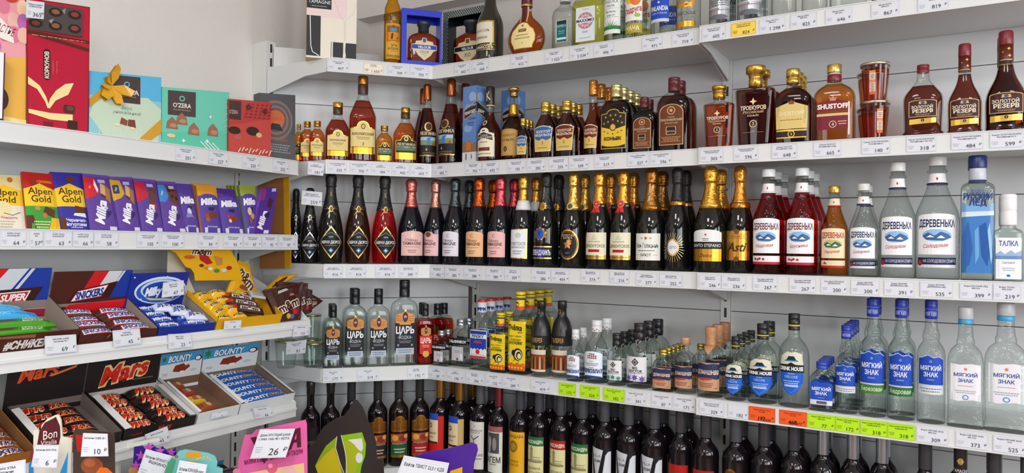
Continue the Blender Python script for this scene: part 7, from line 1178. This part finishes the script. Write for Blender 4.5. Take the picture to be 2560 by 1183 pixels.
for col, (u0, u1, cn) in enumerate(((g0+.006, (g0+g1)/2-.004, 'left column'), ((g0+g1)/2+.001, g1-.006, 'right column'))):
    for i, rn in enumerate(('front', 'second', 'third', 'fourth', 'rear')): bar(S4, u0, u1, .008+.036*i, .041+.036*i, .028+.003*((i+col) % 2), MB_, '120d0c', 'short black bar with red script, %s in the %s' % (rn, cn), rot=(3, -2, 2, -3, 1)[i], t=.018)
BH = [('r', -1, 0, 1, 1, 'dfe3e6'), ('r', -1, .76, 1, 1, '3a9ad0'), ('p', [(-1, .71), (1, .76), (1, .80), (-1, .80)], '3a9ad0'), ('t', 'BOUNTY', -.1, .85, .17, '1c4a78', .56, 0, .25, .08), ('t', 'BOUNTY', -.1, .85, .17, 'f4f6f8', .56, 0, .25, .03), ('8', -.85, .86, .16, 6, .4, '2a7a34'), ('e', .8, .80, .17, .08, '4a2a1c'), ('e', .78, .80, .12, .055, 'f0f0f0'), ('p', [(-.4, .50), (.1, .44), (.42, .58), (.35, .66), (.2, .62), (.1, .70), (-.3, .66)], '8a3018'), ('p', [(-.05, .40), (.15, .41), (.15, .49), (-.05, .49)], 'f0ece6'), ('e', .62, .48, .16, .04, 'c8ccd0'), ('l', -.75, .46, .12, 2, .04, 'a0a4aa')]
h0, h1 = S4.u(494), S4.u(597)
tray(S4, h0, h1, .19, .034, .044, 'd9dbda', '7a5a48', [('t', '43', .2, .35, .3, '4a4c54', .2)], BH, 'half empty white coconut bar tray with mixed bars', hh=.102, lean=.02, flap=((h0+.002, .35),))
KT = [('r', -1, 0, 1, 1, '8a4422'), ('p', [(-.4, .2), (.6, .2), (.7, .8), (-.3, .8)], 'a05a30'), ('e', .2, .5, .2, .28, 'd8a878')]
for i, (n_, c_) in enumerate((('front', '8a4422'), ('second', 'c8a01c'), ('third', '9a3424'), ('rear', '8a4422'))):
    bar(S4, h0+.006, h0+.072-.005*i, .012+.042*i, .046+.042*i, .038, [('r', -1, 0, 1, 1, c_)]+KT[1:], c_, 'brownish caramel bar, %s in the half empty tray' % n_, rot=(4, -6, 5, -4)[i], t=.02)
j0, j1 = S4.u(600), S4.u(735)
tray(S4, j0, j1, .19, .034, .044, 'd9dbda', '7a6a60', [], BH, 'white coconut bar tray with a palm and coconut header', hh=.102, lean=.02, flap=((j0+.002, .6), (j1-.002, -.6)))
BT = [('r', -1, 0, 1, 1, '2458ac'), ('p', [(-1, .7), (1, .8), (1, 1), (-1, 1)], '5a9ad8'), ('t', 'BOUNTY', -.3, .5, .48, 'f4f6f8', .55, 0, .25, .04), ('t', 'ТРИО', .45, .5, .42, 'e8a83c', .26, 0, .2, .03), ('e', .85, .5, .13, .36, 'd8e4f0'), ('e', .85, .5, .07, .2, '3a5a9a')]
for i, rn in enumerate(('front', 'second', 'third', 'fourth', 'fifth', 'rear')): bar(S4, j0+.006, j1-.008, .008+.0305*i, .039+.0305*i, .030, BT, '1c4488', 'blue coconut bar, %s in its tray' % rn, rot=(2, -1, 2, -2, 1, -1)[i], t=.018)
# loose price tags
def loose(F, d, pts, price, lines, lab, bg='d9dce4', lean=0):
    q_ = quad(F, pts, d, d+lean); o = pack('price_tag', q_, .0004, tagart(price, lines.split('|')), bg)
    tag(o, 'white price tag reading %s %s' % (price, lab), 'price tag', 'loose price tags')
loose(FL, DL3-.013, [(112, 887), (192, 879), (190, 836), (112, 841)], '69', 'SNICKERS SUPER|батончик 95 г', 'below the super size tray')
loose(FL, DL3-.013, [(284, 869), (353, 858), (349, 821), (281, 827)], '45', 'SNICKERS|батончик 50 г', 'below the red headed tray')
loose(FL, DL3-.013, [(421, 873), (480, 867), (477, 833), (420, 836)], '23', 'MILKY WAY|батончик', 'below the blue tray')
loose(FL, -.015, [(404, 745), (460, 737), (459, 701), (408, 707)], '47', 'MILKY WAY|батончик', 'stuck on the blue header')
loose(FL, DL3-.014, [(559, 824), (602, 821), (604, 800), (561, 803)], '49', "M&M'S арахис", 'below the yellow open tray')
loose(FL, DL3-.013, [(731, 843), (772, 838), (773, 812), (735, 814)], '133', "M&M'S шоколад", 'at the end of the upper sloping shelf')
loose(FL, DL4-.013, [(371, 1120), (427, 1103), (418, 1066), (362, 1087)], '45', 'MARS батончик', 'below the red script tray')
loose(FL, DL4-.004, [(527, 1048), (572, 1038), (568, 1026), (530, 1034)], '43', 'BOUNTY', 'on the half empty tray')
loose(FL, DL4-.013, [(638, 1048), (687, 1040), (675, 1015), (632, 1021)], '66', 'BOUNTY ТРИО', 'below the last coconut bar tray')
loose(FM, -.012, [(715, 887), (763, 883), (767, 849), (716, 857)], '81', 'Водка ЦАРЬ|40% 0,1л', 'on the jars in the corner')
loose(FM, .03, [(753, 511), (804, 516), (806, 481), (755, 476)], '259', 'Вино игристое|АБРАУ-ДЮРСО 0,2', 'hanging on the small sparkling bottles')
loose(FM, -.004, [(769, 436), (808, 440), (811, 409), (770, 403)], '181', 'Коньяк|КИЗЛЯРСКИЙ', 'in the corner beside the cream labels')
loose(FL, .008, [(65, 44), (109, 48), (111, 6), (66, 0)], '365', 'Набор конфет|КОРКУНОВ', 'stuck on the crimson box')
# bottom shelf of the rack and the counter with cards before it
FC = Frame(0, 0, YAW)
cb = MB(); ZC_ = -.73; q_ = [FL.p(u, d, ZC_) for u, d in ((.25, -.55), (1.62, -.75), (1.62, -.16), (.25, -.16))]
org = FL.p(1.0, -.4, -HC); ctr = empty('display_counter', org); tag(ctr, 'low pale counter carrying the small cards before the sweets rack', 'counter')
cb.hexa([p-org-V((0, 0, .03)) for p in q_]+[p-org for p in q_], rgba('d8d8d4')); cb.build('counter_top', M_STEEL, ctr)
cb = MB(); q2 = [FL.p(u, d, 0) for u, d in ((.27, -.53), (1.60, -.72), (1.60, -.18), (.27, -.18))]
cb.hexa([V((p.x, p.y, 0))-org for p in q2]+[V((p.x, p.y, HC+ZC_-.03))-org for p in q2], rgba('c8c8c4')); cb.build('counter_body', M_STEEL, ctr)
u0, u1 = FL.u_at(300, -.02, -.7), FL.u_at(455, -.02, -.7); z5 = ZL['5']-.05
tray(S5, u0, u1, .12, .13, .16, '8a5c30', '7a5028', [], None, 'brown wooden looking box on the bottom shelf', s0=-.03)
u0, u1 = FL.u_at(470, 0, -.7), FL.u_at(625, 0, -.7)
tray(S5, u0, u1, .15, .05, .10, 'd9dbda', '7a6048', [], BH, 'white coconut bar tray low on the bottom shelf', hh=.10, lean=.03)
for i in range(7):
    u = u0+.02+(u1-u0-.04)*(i/6); bar(S5, u-.045, u+.045, .02+.018*((i*2) % 5), .055+.018*((i*2) % 5), .075+.012*(i % 3), [('r', -1, 0, 1, 1, '2c1c50'), ('p', [(-.6, .2), (.5, .3), (.6, .8), (-.5, .7)], '8a3c20'), ('e', -.2, .5, .3, .2, 'c87a3c'), ('e', .5, .4, .2, .2, 'd8c8b0')], '22143c', 'dark purple nut bar, %s in the low tray' % ('first', 'second', 'third', 'fourth', 'fifth', 'sixth', 'last')[i], rot=-30+17*(i % 4), t=.02)
wf = [(277, 1400), (283, 1118), (397, 1094), (400, 1102), (296, 1128), (292, 1400)]
pxcard('display_stand', FC, 1.78, wf, .012, 'dddcd4', [], 'white frame edge of a stand below the sloping shelf', 'display stand', M_STEEL, zmin=ZC_)
GC = 'small display cards on the counter'
def card(name, d, out, col, lay, lab, cat='display card', t=.003, mat=None): return pxcard(name, FC, d, out, t, col, lay, lab, cat, mat or M_GLOSSP, zmin=ZC_, group=GC)
Y = 1700
card('star_card', 1.60, [(312, Y), (335, 1118), (355, 1115), (362, 1124), (380, 1112), (392, 1122), (405, 1117), (425, 1135), (437, 1120), (440, 1136), (436, Y)], '34187e', [('8', 372, 1120, 16, 5, .4, 'b84cb0'), ('8', 352, 1140, 15, 5, .4, 'b84cb0'), ('8', 400, 1128, 14, 5, .4, 'c458b8'), ('8', 428, 1132, 13, 5, .4, 'b84cb0'), ('8', 340, 1164, 14, 5, .4, 'b84cb0'), ('e', 333, 1178, 12, 10, 'b87a4c')], 'violet card scattered with pink stars')
card('teal_card', 1.56, [(405, Y), (418, 1160), (430, 1143), (440, 1138), (447, 1128), (462, 1124), (520, 1133), (536, 1140), (543, 1155), (541, 1168), (556, 1172), (548, Y)], '6fb8b8', [('e', 441, 1142, 5, 4, 'a85a3c'), ('p', [(405, 1200), (418, 1162), (430, 1145), (440, 1150), (425, 1200)], '4a9a70'), ('p', [(462, 1140), (470, 1130), (500, 1132), (506, 1140), (490, 1146), (465, 1145)], 'd8921c'), ('k', [(490, 1148), (515, 1142), (530, 1152)], 3, 'c8b878'), ('k', [(470, 1152), (500, 1150), (522, 1146)], 2.5, 'b8b070')], 'rounded teal card with an orange flourish')
card('pink_card', 1.72, [(572, Y), (596, 1150), (612, 1088), (628, 1087), (640, 1075), (660, 1072), (764, 1050), (767, 1062), (766, Y)], 'd8609c', [('p', [(626, 1095), (640, 1092), (668, 1150), (660, 1160)], '5a1c30'), ('p', [(720, 1128), (738, 1073), (751, 1069), (753, 1118), (743, 1120), (742, 1106), (734, 1108), (728, 1124)], '5a1c30'), ('p', [(735, 1100), (741, 1098), (741, 1084)], 'd8609c'), ('t', 'МАЛИНА В БЕЛОЙ ШОКОЛАДНОЙ ГЛАЗУРИ', 684, 1143, 11, '7a1444', 75, 11, .15, .03), ('p', [(620, 1183), (665, 1175), (760, 1158), (766, 1300), (600, 1300)], 'dcb880'), ('e', 680, 1170, 14, 14, 'd85a80'), ('e', 676, 1165, 6, 6, 'e89ab0'), ('e', 722, 1180, 18, 14, 'e0a8a8'), ('e', 592, 1180, 10, 8, 'e07a9a')], 'large pink card with dark letters beside the wine bottles')
card('cat_card', 1.90, [(745, Y), (758, 1140), (778, 1112), (790, 1105), (792, 1092), (808, 1068), (840, 1047), (860, 1040), (876, 1018), (885, 1000), (893, 1001), (908, 1020), (917, 1045), (930, 1075), (940, 1105), (942, 1148), (958, 1146), (962, Y)], '2b2725', [('p', [(788, 1165), (800, 1140), (815, 1115), (842, 1092), (838, 1120), (848, 1155), (862, 1200), (800, 1200)], '7f9a1a'), ('p', [(788, 1165), (812, 1138), (836, 1118), (840, 1135), (850, 1162), (858, 1200), (800, 1200)], 'b8a81a'), ('p', [(853, 1089), (905, 1081), (915, 1110), (913, 1140), (904, 1165), (898, 1200), (866, 1200), (864, 1140)], '7fae1c'), ('p', [(858, 1104), (890, 1098), (900, 1130), (892, 1170), (880, 1200), (866, 1200), (866, 1140)], 'a0a81a'), ('p', [(870, 1100), (905, 1096), (908, 1120), (904, 1130), (896, 1125), (886, 1112)], 'd0d0cc'), ('e', 898, 1145, 9, 13, 'd0d0cc'), ('k', [(842, 1092), (839, 1120), (850, 1158), (866, 1200)], 1.6, 'd8dcc0'), ('k', [(853, 1089), (862, 1125), (866, 1150), (865, 1200)], 1.6, 'd8dcc0')], 'black cat head card with a large green eye')
card('purple_card', 1.80, [(985, Y), (1000, 1180), (1028, 1145), (1070, 1130), (1120, 1122), (1180, 1107), (1192, 1112), (1195, 1125), (1185, 1160), (1170, Y)], '45208a', [('p', [(1122, 1190), (1126, 1178), (1156, 1168), (1155, 1200), (1122, 1200)], 'e0a414')], 'rounded violet triangular card before the wine bottles')
card('wafer_card', 1.46, [(70, Y), (84, 1076), (96, 1074), (99, 1088), (104, 1063), (118, 1048), (138, 1038), (146, 1037), (152, 1050), (156, 1092), (168, 1094), (180, 1097), (165, Y)], 'd8d2c4', [('p', [(93, 1112), (98, 1080), (112, 1057), (130, 1048), (140, 1043), (150, 1066), (151, 1092), (147, 1112)], '541a22'), ('e', 138, 1048, 3, 5, '3a1418'), ('t', 'Bon', 124, 1086, 22, 'e8dcd4', 19, 12, .3), ('t', 'Vitalia', 122, 1106, 12, 'e8dcd4', 22, 8, .3), ('p', [(150, 1183), (165, 1145), (170, 1130), (160, 1300), (100, 1300)], '2a94d8'), ('p', [(72, 1160), (82, 1150), (90, 1300), (70, 1300)], '2a84c8'), ('p', [(76, 1130), (84, 1122), (82, 1150), (74, 1150)], '7a3034')], 'white domed card with brown script at lower left')
card('brown_pack_card', 1.44, [(176, Y), (183, 1080), (190, 1072), (222, 1076), (272, 1080), (285, 1085), (288, Y)], '43332e', [('p', [(189, 1087), (207, 1088), (204, 1130), (193, 1130)], 'b82018'), ('e', 230, 1165, 28, 22, '8a4a2c'), ('e', 225, 1158, 14, 10, 'a85c38'), ('p', [(240, 1183), (250, 1168), (268, 1170), (282, 1183), (290, 1300), (240, 1300)], 'dc6a14')], 'dark brown pack with red and orange spots')
def ltag(d, pts, price, lines, lab):
    q_ = quad(FC, pts, d, d); o = pack('price_tag', q_, .0005, tagart(price, lines.split('|')), 'd9dce4'); tag(o, 'white price tag reading %s %s' % (price, lab), 'price tag', 'large price tags on the counter cards')
ltag(1.69, [(625, 1147), (714, 1144), (738, 1072), (650, 1074)], '26', 'Драже ХРУСТЯЩИЙ ШАРИК|с мал. глаз 40 г ИОТА', 'on the pink card')
ltag(1.57, [(338, 1200), (420, 1230), (436, 1142), (365, 1123)], '9', 'Батончик КРОКАНТ 38 г|ЯШКИНО', 'on the star card')
ltag(1.53, [(425, 1250), (500, 1262), (518, 1162), (449, 1151)], '12', 'Батончик КОРНЛАЙН кокос|30 г ЯШКИНО', 'on the teal card')
ltag(1.76, [(975, 1235), (1100, 1255), (1123, 1158), (1010, 1139)], '15', 'Вафли ТВИСТ 22,5 г КДВ', 'on the violet triangular card')
ltag(1.42, [(78, 1168), (142, 1170), (148, 1114), (88, 1114)], '6', 'Батончик BON VITAL', 'on the domed white card')
ltag(1.41, [(202, 1142), (271, 1141), (269, 1085), (208, 1083)], '10', 'Батончик CHEER 30 г', 'on the dark brown pack')
ltag(1.40, [(-30, 1230), (63, 1225), (64, 1149), (-30, 1165)], '35', 'TWIX XTRA|батончик', 'at the lower left corner of the photo')
